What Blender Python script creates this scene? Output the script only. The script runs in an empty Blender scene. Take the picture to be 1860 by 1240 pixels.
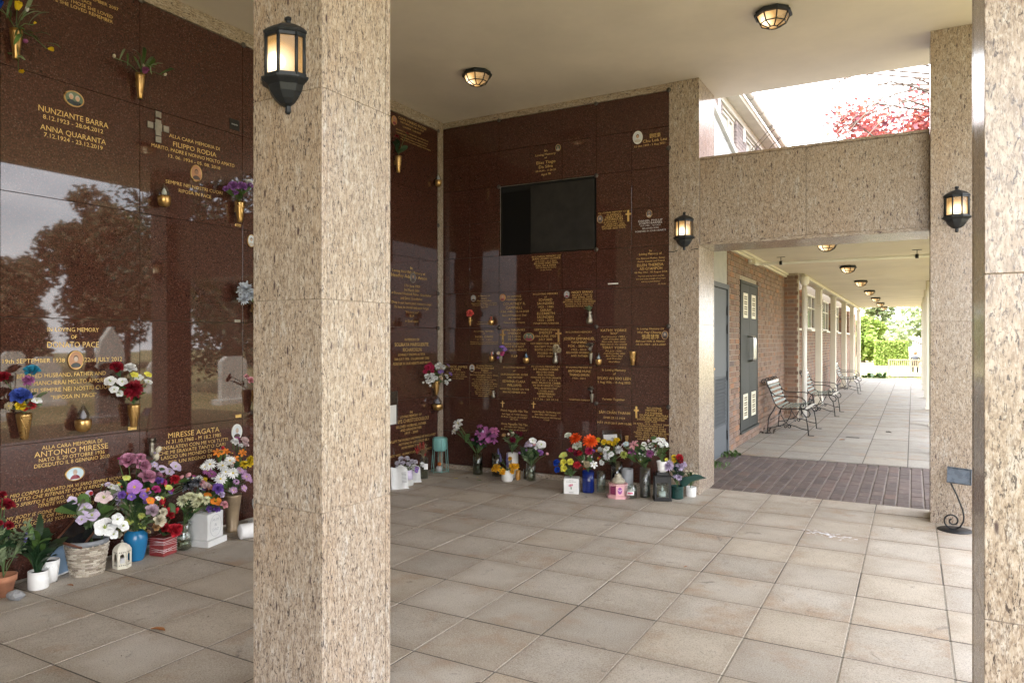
import bpy, math, random
from mathutils import Vector, Matrix, Quaternion
random.seed(7)
PI = math.pi
sc = bpy.context.scene
COL = sc.collection
# ------------------------------------------------------------------ camera
cam_d = bpy.data.cameras.new('camera'); cam = bpy.data.objects.new('camera', cam_d); COL.objects.link(cam)
cam.location = (0, 0, 1.48); cam.rotation_euler = (PI/2, 0, math.radians(29.2))
cam_d.sensor_width = 36; cam_d.lens = 25.22; cam_d.shift_y = -0.0014
cam_d.clip_start = 0.05; cam_d.clip_end = 900
sc.camera = cam
# ------------------------------------------------------------------ sky, sun, exposure
SUN_TO = Vector((-0.42, -0.50, 0.76)).normalized()
w = bpy.data.worlds.new('World'); sc.world = w; w.use_nodes = True
nt = w.node_tree; nt.nodes.clear()
N = nt.nodes.new; Lk = nt.links.new
out = N('ShaderNodeOutputWorld'); bg = N('ShaderNodeBackground'); sky = N('ShaderNodeTexSky')
sky.sky_type = 'NISHITA'; sky.sun_disc = False
sky.sun_elevation = math.asin(SUN_TO.z); sky.sun_rotation = math.atan2(SUN_TO.x, SUN_TO.y) % (2*PI)
sky.air_density = 1.0; sky.dust_density = 2.0
tc = N('ShaderNodeTexCoord'); mp = N('ShaderNodeMapping'); mp.inputs['Scale'].default_value = (1.0, 1.0, 2.2)
nz = N('ShaderNodeTexNoise'); nz.inputs['Scale'].default_value = 2.3; nz.inputs['Detail'].default_value = 8; nz.inputs['Roughness'].default_value = 0.55
cr = N('ShaderNodeValToRGB'); cr.color_ramp.elements[0].position = 0.36; cr.color_ramp.elements[1].position = 0.60
cr.color_ramp.elements[0].color = (0.28, 0.28, 0.28, 1); cr.color_ramp.elements[1].color = (1, 1, 1, 1)
nz2 = N('ShaderNodeTexNoise'); nz2.inputs['Scale'].default_value = 5.5; nz2.inputs['Detail'].default_value = 6
cc = N('ShaderNodeValToRGB'); cc.color_ramp.elements[0].position = 0.3; cc.color_ramp.elements[1].position = 0.75
cc.color_ramp.elements[0].color = (9.3, 9.4, 9.7, 1); cc.color_ramp.elements[1].color = (14.0, 13.9, 13.9, 1)
mx = N('ShaderNodeMix'); mx.data_type = 'RGBA'
Lk(tc.outputs['Generated'], mp.inputs['Vector']); Lk(mp.outputs['Vector'], nz.inputs['Vector']); Lk(mp.outputs['Vector'], nz2.inputs['Vector'])
Lk(nz.outputs['Fac'], cr.inputs['Fac']); Lk(cr.outputs['Color'], mx.inputs[0]); Lk(nz2.outputs['Fac'], cc.inputs['Fac'])
Lk(sky.outputs['Color'], mx.inputs[6]); Lk(cc.outputs['Color'], mx.inputs[7])
Lk(mx.outputs[2], bg.inputs['Color']); bg.inputs['Strength'].default_value = 0.11
Lk(bg.outputs['Background'], out.inputs['Surface'])
sd = bpy.data.lights.new('sun', 'SUN'); sd.energy = 3.0; sd.angle = math.radians(0.6); sd.color = (1.0, 0.95, 0.87)
so = bpy.data.objects.new('sun', sd); COL.objects.link(so); so.location = (-20, -10, 40)
so.rotation_mode = 'QUATERNION'; so.rotation_quaternion = (-SUN_TO).to_track_quat('-Z', 'Y')
sc.view_settings.view_transform = 'Standard'; sc.view_settings.look = 'None'; sc.view_settings.gamma = 1
sc.view_settings.use_curve_mapping = False
sc.view_settings.exposure = 2.98
sc.render.engine = 'CYCLES'
sc.cycles.use_denoising = True
sc.cycles.max_bounces = 10; sc.cycles.diffuse_bounces = 6; sc.cycles.glossy_bounces = 4; sc.cycles.transparent_max_bounces = 16
sc.cycles.transmission_bounces = 6
sc.cycles.sample_clamp_indirect = 6.0
sc.cycles.caustics_reflective = False; sc.cycles.caustics_refractive = False

# ------------------------------------------------------------------ object helpers
WL = {}
class MB:
    def __init__(s): s.v = []; s.f = []; s.m = []; s.sm = []
    def add(s, vs, fs, mi=0, smooth=False):
        b = len(s.v); s.v.extend([tuple(p) for p in vs])
        for f in fs: s.f.append([b+i for i in f]); s.m.append(mi); s.sm.append(smooth)
    def box(s, x0, x1, y0, y1, z0, z1, mi=0, skip=''):
        vs = [(x0,y0,z0),(x1,y0,z0),(x1,y1,z0),(x0,y1,z0),(x0,y0,z1),(x1,y0,z1),(x1,y1,z1),(x0,y1,z1)]
        F = {'b':[0,3,2,1],'t':[4,5,6,7],'f':[0,1,5,4],'r':[1,2,6,5],'k':[2,3,7,6],'l':[3,0,4,7]}
        s.add(vs, [F[k] for k in F if k not in skip], mi)
    def cbox(s, x0, x1, y0, y1, z0, z1, c=0.003, mi=0):
        X=(x0,x1);Y=(y0,y1);Z=(z0,z1); vs=[]; idx={}
        for i in (0,1):
            for j in (0,1):
                for k in (0,1):
                    sx=1-2*i; sy=1-2*j; sz=1-2*k
                    idx[i,j,k]=len(vs)
                    vs += [(X[i],Y[j]+sy*c,Z[k]+sz*c),(X[i]+sx*c,Y[j],Z[k]+sz*c),(X[i]+sx*c,Y[j]+sy*c,Z[k])]
        def q(a,b,cc,d,o): return [idx[a]+o, idx[b]+o, idx[cc]+o, idx[d]+o]
        fs=[q((0,0,0),(0,0,1),(0,1,1),(0,1,0),0),q((1,0,0),(1,1,0),(1,1,1),(1,0,1),0),
            q((0,0,0),(1,0,0),(1,0,1),(0,0,1),1),q((0,1,0),(0,1,1),(1,1,1),(1,1,0),1),
            q((0,0,0),(0,1,0),(1,1,0),(1,0,0),2),q((0,0,1),(1,0,1),(1,1,1),(0,1,1),2)]
        for i in (0,1):
            for j in (0,1): fs.append([idx[i,j,0]+0,idx[i,j,0]+1,idx[i,j,1]+1,idx[i,j,1]+0])
            for k in (0,1): fs.append([idx[i,0,k]+0,idx[i,0,k]+2,idx[i,1,k]+2,idx[i,1,k]+0])
        for j in (0,1):
            for k in (0,1): fs.append([idx[0,j,k]+1,idx[0,j,k]+2,idx[1,j,k]+2,idx[1,j,k]+1])
        for t in idx.values(): fs.append([t,t+1,t+2])
        s.add(vs, fs, mi)
    def tube(s, pts, r, n=6, mi=0, caps=True, smooth=True, flat=None):
        pts=[Vector(p) for p in pts]; rr = r if isinstance(r,(list,tuple)) else [r]*len(pts)
        vs=[]; fs=[]; up=None
        for i,p in enumerate(pts):
            t=(pts[min(i+1,len(pts)-1)]-pts[max(i-1,0)])
            if t.length<1e-9: t=Vector((0,0,1))
            t.normalize()
            if up is None:
                a=Vector((0,0,1)) if abs(t.z)<.9 else Vector((1,0,0)); up=(a-t*a.dot(t)).normalized()
            else:
                up=up-t*up.dot(t)
                if up.length<1e-6: up=t.orthogonal()
                up.normalize()
            sd=t.cross(up)
            for k in range(n):
                an=2*PI*k/n; a=math.cos(an)*rr[i]; b=math.sin(an)*rr[i]
                if flat: b*=flat
                vs.append(p+sd*a+up*b)
        for i in range(len(pts)-1):
            for k in range(n):
                fs.append([i*n+k,i*n+(k+1)%n,(i+1)*n+(k+1)%n,(i+1)*n+k])
        s.add(vs,fs,mi,smooth)
        if caps:
            b=len(s.v)-len(vs)
            s.f.append([b+k for k in range(n)][::-1]); s.m.append(mi); s.sm.append(False)
            e=b+(len(pts)-1)*n; s.f.append([e+k for k in range(n)]); s.m.append(mi); s.sm.append(False)
    def lathe(s, prof, n=16, c=(0,0,0), mi=0, smooth=True, a0=0, a1=2*PI, ph=0, sx=1, sy=1):
        full = abs(a1-a0-2*PI)<1e-6; m=n if full else n+1; vs=[]; fs=[]
        for r,z in prof:
            for k in range(m):
                a=ph+a0+(a1-a0)*k/n; vs.append((c[0]+r*math.cos(a)*sx,c[1]+r*math.sin(a)*sy,c[2]+z))
        for i in range(len(prof)-1):
            for k in range(n):
                k2=(k+1)%m if full else k+1
                fs.append([i*m+k,i*m+k2,(i+1)*m+k2,(i+1)*m+k])
        s.add(vs,fs,mi,smooth)
    def prism(s, poly, z0, z1, mi=0, ax='z'):
        n=len(poly); vs=[]
        for z in (z0,z1):
            for a,b in poly: vs.append({'z':(a,b,z),'y':(a,z,b),'x':(z,a,b)}[ax])
        fs=[list(range(n))[::-1],list(range(n,2*n))]+[[i,(i+1)%n,n+(i+1)%n,n+i] for i in range(n)]
        s.add(vs,fs,mi)
    def sphere(s, c, r, n=8, m=6, mi=0, sc3=(1,1,1), smooth=True):
        pr=[(max(1e-4,r*math.sin(PI*i/m)),-r*math.cos(PI*i/m)) for i in range(m+1)]
        vs=[];fs=[]
        for rr,z in pr:
            for k in range(n): vs.append((c[0]+rr*math.cos(2*PI*k/n)*sc3[0],c[1]+rr*math.sin(2*PI*k/n)*sc3[1],c[2]+z*sc3[2]))
        for i in range(m):
            for k in range(n): fs.append([i*n+k,i*n+(k+1)%n,(i+1)*n+(k+1)%n,(i+1)*n+k])
        s.add(vs,fs,mi,smooth)
    def xf(s, M, start=0):
        for i in range(start,len(s.v)): s.v[i]=tuple(M@Vector(s.v[i]))
    def mesh(s, name, mats, origin=(0,0,0)):
        me=bpy.data.meshes.new(name); o=origin
        me.from_pydata([(p[0]-o[0],p[1]-o[1],p[2]-o[2]) for p in s.v],[],s.f)
        if not isinstance(mats,(list,tuple)): mats=[mats]
        for m in mats: me.materials.append(m)
        me.polygons.foreach_set('material_index',s.m); me.polygons.foreach_set('use_smooth',s.sm); me.update()
        return me

def link(name, me, parent=None, origin=(0,0,0)):
    o=bpy.data.objects.new(name,me); COL.objects.link(o)
    pw=WL.get(parent.name,Vector((0,0,0))) if parent else Vector((0,0,0))
    WL[o.name]=Vector(origin); o.location=Vector(origin)-pw
    if parent: o.parent=parent
    return o
def obj(name, mb, mats, parent=None, origin=None):
    """mb holds world coordinates; the object's origin is `origin` (or its parent's origin)."""
    if origin is None: origin=WL[parent.name] if parent else Vector((0,0,0))
    return link(name, mb.mesh(name,mats,origin), parent, origin)
def tag(o,label=None,cat=None,group=None,kind=None):
    if label: o['label']=label
    if cat: o['category']=cat
    if group: o['group']=group
    if kind: o['kind']=kind
    return o
def thing(name,label,cat,loc=(0,0,0),group=None):
    o=link(name,None,None,loc); o.empty_display_size=0.1
    return tag(o,label,cat,group)
def dup(root,loc,label=None,rotz=None,scale=None):
    r=root.copy(); COL.objects.link(r); r.location=loc
    if rotz is not None: r.rotation_euler=(0,0,rotz)
    if scale: r.scale=(scale,)*3
    if label: r['label']=label
    def rec(a,b):
        for ch in a.children:
            c=ch.copy(); COL.objects.link(c); c.parent=b; rec(ch,c)
    rec(root,r); WL[r.name]=Vector(loc)
    return r

# ------------------------------------------------------------------ materials
def newmat(name):
    m=bpy.data.materials.new(name); m.use_nodes=True; t=m.node_tree; t.nodes.clear()
    o=t.nodes.new('ShaderNodeOutputMaterial'); p=t.nodes.new('ShaderNodeBsdfPrincipled'); t.links.new(p.outputs[0],o.inputs[0])
    return m,t,p,o
def nd(t,kind,**kw):
    n=t.nodes.new(kind)
    for k,v in kw.items():
        if hasattr(n,k): setattr(n,k,v)
        else: n.inputs[k.replace('_',' ')].default_value=v
    return n
def coords(t,rand=True,scale=(1,1,1)):
    tc=t.nodes.new('ShaderNodeTexCoord'); mp=t.nodes.new('ShaderNodeMapping'); mp.inputs['Scale'].default_value=scale
    if rand:
        oi=t.nodes.new('ShaderNodeObjectInfo'); ma=nd(t,'ShaderNodeMath',operation='MULTIPLY'); ma.inputs[1].default_value=37.0
        t.links.new(oi.outputs['Random'],ma.inputs[0])
        va=t.nodes.new('ShaderNodeVectorMath'); va.operation='ADD'
        t.links.new(tc.outputs['Object'],va.inputs[0]); t.links.new(ma.outputs[0],va.inputs[1]); t.links.new(va.outputs[0],mp.inputs['Vector'])
    else: t.links.new(tc.outputs['Object'],mp.inputs['Vector'])
    return mp.outputs['Vector']
def noise(t,vec,scale,detail=4,rough=.5,dist=0):
    n=nd(t,'ShaderNodeTexNoise'); n.inputs['Scale'].default_value=scale; n.inputs['Detail'].default_value=detail
    n.inputs['Roughness'].default_value=rough; n.inputs['Distortion'].default_value=dist
    t.links.new(vec,n.inputs['Vector']); return n.outputs['Fac']
def ramp(t,fac,stops):
    r=t.nodes.new('ShaderNodeValToRGB'); e=r.color_ramp.elements
    while len(e)<len(stops): e.new(0.5)
    for i,(p,c) in enumerate(stops):
        e[i].position=p; e[i].color=(c,c,c,1) if isinstance(c,(int,float)) else tuple(c)+(1,)
    t.links.new(fac,r.inputs['Fac']); return r.outputs['Color']
def mix(t,a,b,fac,mode='MIX'):
    m=t.nodes.new('ShaderNodeMix'); m.data_type='RGBA'; m.blend_type=mode
    for s,i in ((fac,0),(a,6),(b,7)):
        if isinstance(s,(int,float)): m.inputs[i].default_value=s if i==0 else (s,s,s,1)
        elif isinstance(s,(tuple,list)): m.inputs[i].default_value=tuple(s)+(1,)
        else: t.links.new(s,m.inputs[i])
    return m.outputs[2]
def bump(t,p,fac,strength=.3,dist=.01):
    b=t.nodes.new('ShaderNodeBump'); b.inputs['Strength'].default_value=strength; b.inputs['Distance'].default_value=dist
    t.links.new(fac,b.inputs['Height']); t.links.new(b.outputs[0],p.inputs['Normal'])
def simple(name,col,rough=.5,metal=0.,var=.15,scale=8,bs=0,bscale=80,spec=.5,rand=.0,sss=0):
    m,t,p,o=newmat(name); v=coords(t)
    f=noise(t,v,scale,5,.6)
    c=ramp(t,f,[(.3,[x*(1-var) for x in col]),(.7,[min(1,x*(1+var)) for x in col])])
    if rand:
        oi=t.nodes.new('ShaderNodeObjectInfo'); hs=t.nodes.new('ShaderNodeHueSaturation')
        mr=nd(t,'ShaderNodeMapRange'); mr.inputs['To Min'].default_value=1-rand; mr.inputs['To Max'].default_value=1+rand
        t.links.new(oi.outputs['Random'],mr.inputs['Value']); t.links.new(mr.outputs[0],hs.inputs['Value']); t.links.new(c,hs.inputs['Color']); c=hs.outputs[0]
    t.links.new(c,p.inputs['Base Color']); p.inputs['Metallic'].default_value=metal
    r=ramp(t,f,[(.2,max(0,rough-.08)),(.8,min(1,rough+.08))]); t.links.new(r,p.inputs['Roughness'])
    p.inputs['Specular IOR Level'].default_value=spec
    if bs: bump(t,p,noise(t,v,bscale,4,.6),bs,.004)
    return m
def granite(name,scale=(1,1,.38)):
    m,t,p,o=newmat(name); v=coords(t,True,scale); 
    big=noise(t,v,2.6,4,.6,.4); mid=noise(t,v,60,6,.78,.4); fine=noise(t,v,260,3,.65); fl=noise(t,v,125,5,.76,.8); fl2=noise(t,v,105,4,.66,.9); fl3=noise(t,v,190,3,.6,.3)
    base=ramp(t,mid,[(.27,(.235,.17,.125)),(.42,(.37,.29,.22)),(.55,(.485,.40,.32)),(.70,(.60,.54,.475))])
    base=mix(t,base,(.60,.58,.55),ramp(t,noise(t,v,22,5,.7,.5),[(.56,0.),(.68,.6)]))
    base=mix(t,base,(.42,.25,.13),ramp(t,big,[(.48,0.),(.72,.30)]))
    base=mix(t,base,(.21,.155,.115),ramp(t,fl,[(.49,0.),(.57,.75)]))
    base=mix(t,base,(.11,.08,.065),ramp(t,fl3,[(.57,0.),(.64,.8)]))
    base=mix(t,base,(.05,.036,.034),ramp(t,fl2,[(.585,0.),(.63,.9)]))
    base=mix(t,base,(.66,.63,.58),ramp(t,fine,[(.30,.5),(.44,0.)]))
    vg=nd(t,'ShaderNodeTexVoronoi'); vg.inputs['Scale'].default_value=40; t.links.new(v,vg.inputs['Vector'])
    sg=t.nodes.new('ShaderNodeSeparateColor'); t.links.new(vg.outputs['Color'],sg.inputs[0])
    gate=nd(t,'ShaderNodeMath',operation='GREATER_THAN'); gate.inputs[1].default_value=.86; t.links.new(sg.outputs[0],gate.inputs[0])
    gm=nd(t,'ShaderNodeMath',operation='MULTIPLY'); t.links.new(gate.outputs[0],gm.inputs[0]); t.links.new(ramp(t,vg.outputs['Distance'],[(.14,.9),(.26,0.)]),gm.inputs[1])
    base=mix(t,base,(.06,.035,.04),gm.outputs[0])
    t.links.new(base,p.inputs['Base Color'])
    t.links.new(ramp(t,fine,[(.3,.17),(.7,.30)]),p.inputs['Roughness'])
    bump(t,p,fine,.05,.002)
    return m
G_V=granite('granite_beige_upright',(1,1,.30)); G_HX=granite('granite_beige_along_x',(.30,1,1)); G_HY=granite('granite_beige_along_y',(1,.30,1))
def dark_granite():
    m,t,p,o=newmat('granite_red_brown'); v=coords(t)
    vo=nd(t,'ShaderNodeTexVoronoi'); vo.inputs['Scale'].default_value=150; t.links.new(v,vo.inputs['Vector'])
    sp=t.nodes.new('ShaderNodeSeparateColor'); t.links.new(vo.outputs['Color'],sp.inputs[0])
    c=ramp(t,sp.outputs[0],[(.0,(.024,.012,.010)),(.35,(.056,.023,.017)),(.7,(.080,.030,.021)),(.93,(.105,.040,.028)),(1.,(.14,.085,.07))])
    c=mix(t,c,(.018,.012,.011),ramp(t,noise(t,v,110,3,.6),[(.6,0.),(.7,.85)]))
    c=mix(t,c,(.070,.027,.019),ramp(t,noise(t,v,2.5,3,.5),[(.35,0.),(.8,.35)]))
    t.links.new(c,p.inputs['Base Color'])
    t.links.new(ramp(t,noise(t,v,140,2,.5),[(.3,.012),(.75,.035)]),p.inputs['Roughness'])
    p.inputs['IOR'].default_value=1.55
    return m
G_D=dark_granite()
def tile_mat(name,c0,c1,edge,half=.22,joint=(.1,.09,.08)):
    m,t,p,o=newmat(name); v=coords(t); 
    tc=t.nodes.new('ShaderNodeTexCoord'); sx=t.nodes.new('ShaderNodeSeparateXYZ'); t.links.new(tc.outputs['Object'],sx.inputs[0])
    ab=[]
    for k in (0,1):
        a=nd(t,'ShaderNodeMath',operation='ABSOLUTE'); t.links.new(sx.outputs[k],a.inputs[0]); ab.append(a.outputs[0])
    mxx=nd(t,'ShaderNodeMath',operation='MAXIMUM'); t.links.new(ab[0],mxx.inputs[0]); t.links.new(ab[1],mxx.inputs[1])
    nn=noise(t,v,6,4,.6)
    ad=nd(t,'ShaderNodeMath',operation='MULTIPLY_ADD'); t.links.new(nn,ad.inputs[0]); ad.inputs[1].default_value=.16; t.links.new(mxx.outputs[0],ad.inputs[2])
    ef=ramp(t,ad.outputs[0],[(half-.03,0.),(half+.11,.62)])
    spk=noise(t,v,150,5,.8); 
    c=ramp(t,noise(t,v,3.5,5,.6),[(.3,c0),(.7,c1)])
    oi=t.nodes.new('ShaderNodeObjectInfo')
    tint=ramp(t,oi.outputs['Random'],[(0.,(.86,.845,.83)),(.3,(1.,.97,.93)),(.55,(1.08,1.07,1.06)),(.8,(.93,.89,.84)),(1.,(1.08,1.03,.95))])
    c=mix(t,c,tint,1.0,'MULTIPLY')
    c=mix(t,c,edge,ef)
    c=mix(t,c,(.33,.19,.09),ramp(t,noise(t,v,1.9,5,.65),[(.55,0.),(.72,.6)]))
    c=mix(t,c,(.07,.06,.055),ramp(t,noise(t,v,7,7,.72,1.),[(.61,0.),(.72,.65)]))
    c=mix(t,c,(.12,.10,.09),ramp(t,spk,[(.53,0.),(.64,.8)])); c=mix(t,c,(.62,.58,.52),ramp(t,spk,[(.36,.7),(.45,0.)]))
    t.links.new(c,p.inputs['Base Color']); t.links.new(ramp(t,nn,[(.3,.55),(.7,.8)]),p.inputs['Roughness'])
    bump(t,p,spk,.25,.002)
    return m
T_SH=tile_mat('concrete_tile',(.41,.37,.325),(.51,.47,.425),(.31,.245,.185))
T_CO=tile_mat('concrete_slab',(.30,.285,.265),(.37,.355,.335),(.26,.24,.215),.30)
M_BED=simple('joint_grime',(.10,.088,.075),.9,bs=.4)
M_MORT=simple('pale_mortar',(.27,.24,.20),.9,var=.3,scale=20,bs=.4)
M_GREYM=simple('grey_mortar',(.41,.355,.285),.9,var=.2,scale=20,bs=.4)
def brick_mat(name,stops,bumpy=.5):
    m,t,p,o=newmat(name); v=coords(t)
    oi=t.nodes.new('ShaderNodeObjectInfo'); g=t.nodes.new('ShaderNodeNewGeometry')
    ad=nd(t,'ShaderNodeMath',operation='ADD'); t.links.new(oi.outputs['Random'],ad.inputs[0]); t.links.new(g.outputs['Random Per Island'],ad.inputs[1])
    fr=nd(t,'ShaderNodeMath',operation='FRACT'); t.links.new(ad.outputs[0],fr.inputs[0])
    c=ramp(t,fr.outputs[0],stops)
    c=mix(t,c,(.30,.25,.22),ramp(t,noise(t,v,14,5,.7),[(.5,0.),(.75,.55)])); c=mix(t,c,(.05,.04,.04),ramp(t,noise(t,v,45,4,.6),[(.6,0.),(.75,.6)]))
    t.links.new(c,p.inputs['Base Color']); p.inputs['Roughness'].default_value=.85
    bump(t,p,noise(t,v,70,4,.7),bumpy,.004)
    return m
M_BRICK=brick_mat('brick_brown_red',[(0.,(.15,.09,.065)),(.22,(.23,.135,.09)),(.45,(.27,.18,.13)),(.65,(.20,.14,.115)),(.82,(.25,.155,.11)),(.93,(.34,.165,.085)),(1.,(.13,.095,.085))])
M_PAVER=brick_mat('paver_purple_brown',[(0.,(.085,.066,.062)),(.3,(.115,.084,.077)),(.6,(.14,.10,.09)),(.85,(.105,.082,.08)),(1.,(.155,.10,.085))],.35)
M_CEIL=simple('cream_ceiling_paint',(.76,.695,.62),.75,var=.09,scale=1.1,bs=.08,bscale=30)
M_CREAM=simple('cream_gloss_paint',(.72,.68,.58),.45,var=.05,scale=3)
M_WHITE=simple('white_paint',(.78,.77,.74),.45,var=.05,scale=3)
M_GDOOR=simple('grey_door_paint',(.095,.105,.118),.6,var=.08,scale=2,spec=.25)
M_SDOOR=simple('charcoal_door_paint',(.045,.047,.043),.65,var=.1,scale=2,spec=.2)
M_IRON=simple('black_iron',(.018,.019,.022),.5,metal=.3,var=.3,scale=20,bs=.15)
M_LAMPB=simple('weathered_black_aluminium',(.022,.025,.03),.5,metal=.2,var=.4,scale=15,bs=.2)
M_STEEL=simple('brushed_steel',(.62,.62,.60),.3,metal=1)
M_GOLD=simple('gold_leaf',(.70,.46,.15),.42,metal=.25,var=.3,scale=45)
M_SILV=simple('silver_leaf',(.70,.70,.70),.4,metal=.2,var=.08,scale=30)
M_BRONZE=simple('gilt_bronze',(.55,.34,.13),.3,metal=.85,var=.25,scale=9)
M_PEWTER=simple('dull_pewter',(.30,.27,.22),.38,metal=.8,var=.3,scale=14,bs=.2)
M_BLACK=simple('flat_black_board',(.024,.022,.020),.7,var=.35,scale=6,spec=.25)
M_NICHE=simple('niche_black',(.004,.004,.004),.9)
def glass(name,tint=(.9,.95,.93),alpha=.82,rough=.03):
    m=bpy.data.materials.new(name); m.use_nodes=True; t=m.node_tree; t.nodes.clear()
    o=t.nodes.new('ShaderNodeOutputMaterial'); tr=t.nodes.new('ShaderNodeBsdfTransparent'); tr.inputs[0].default_value=tuple(tint)+(1,)
    gl=t.nodes.new('ShaderNodeBsdfGlossy'); gl.inputs['Roughness'].default_value=rough
    lw=t.nodes.new('ShaderNodeLayerWeight'); lw.inputs[0].default_value=.25
    mr=nd(t,'ShaderNodeMapRange'); mr.inputs['To Min'].default_value=1-alpha-.1 if alpha<.9 else .03; mr.inputs['To Max'].default_value=.75
    t.links.new(lw.outputs['Facing'],mr.inputs['Value'])
    ms=t.nodes.new('ShaderNodeMixShader'); t.links.new(mr.outputs[0],ms.inputs[0]); t.links.new(tr.outputs[0],ms.inputs[1]); t.links.new(gl.outputs[0],ms.inputs[2])
    t.links.new(ms.outputs[0],o.inputs[0]); return m
M_GLASS=glass('clear_glass'); M_GLASSD=glass('smoky_glass',(.55,.56,.56),.8); M_GLASSG=glass('greenish_glass',(.62,.68,.62),.8); M_FROST=glass('frosted_grey_glass',(.5,.53,.52),.75,.35)
M_GBLUE=glass('bluish_glass',(.6,.72,.86),.7)
M_WINDOW=simple('window_pane_sky',(.10,.11,.12),.06,var=.2,scale=1.5,spec=.8)
def lamp_glass(name,bulb,core=.75,base=.7,rad=.034):
    """frosted pane with a painted glow around bulb point `bulb` (local)"""
    m=bpy.data.materials.new(name); m.use_nodes=True; t=m.node_tree; t.nodes.clear()
    o=t.nodes.new('ShaderNodeOutputMaterial'); tc=t.nodes.new('ShaderNodeTexCoord')
    vd=t.nodes.new('ShaderNodeVectorMath'); vd.operation='DISTANCE'; t.links.new(tc.outputs['Object'],vd.inputs[0]); vd.inputs[1].default_value=bulb
    c=ramp(t,vd.outputs['Value'],[(rad*.8,(1.,.84,.55)),(rad*2.4,(1.,.54,.17)),(min(1,rad*5),(.95,.58,.28))])
    s=ramp(t,vd.outputs['Value'],[(rad*.7,1.),(rad*1.5,.26),(rad*2.6,.085),(min(1,rad*5),.035)])  # bulb's hot spot painted into the pane's emission, no bulb inside
    ml=nd(t,'ShaderNodeMath',operation='MULTIPLY'); ml.inputs[1].default_value=core; t.links.new(s,ml.inputs[0])
    em=t.nodes.new('ShaderNodeEmission'); t.links.new(c,em.inputs[0]); t.links.new(ml.outputs[0],em.inputs[1])
    tr=t.nodes.new('ShaderNodeBsdfTransparent'); tr.inputs[0].default_value=(.38,.36,.32,1)
    gl=t.nodes.new('ShaderNodeBsdfGlossy'); gl.inputs[0].default_value=(.06,.06,.06,1); gl.inputs['Roughness'].default_value=.35
    a=t.nodes.new('ShaderNodeAddShader'); t.links.new(tr.outputs[0],a.inputs[0]); t.links.new(em.outputs[0],a.inputs[1])
    a2=t.nodes.new('ShaderNodeAddShader'); t.links.new(a.outputs[0],a2.inputs[0]); t.links.new(gl.outputs[0],a2.inputs[1]); t.links.new(a2.outputs[0],o.inputs[0])
    return m
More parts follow.
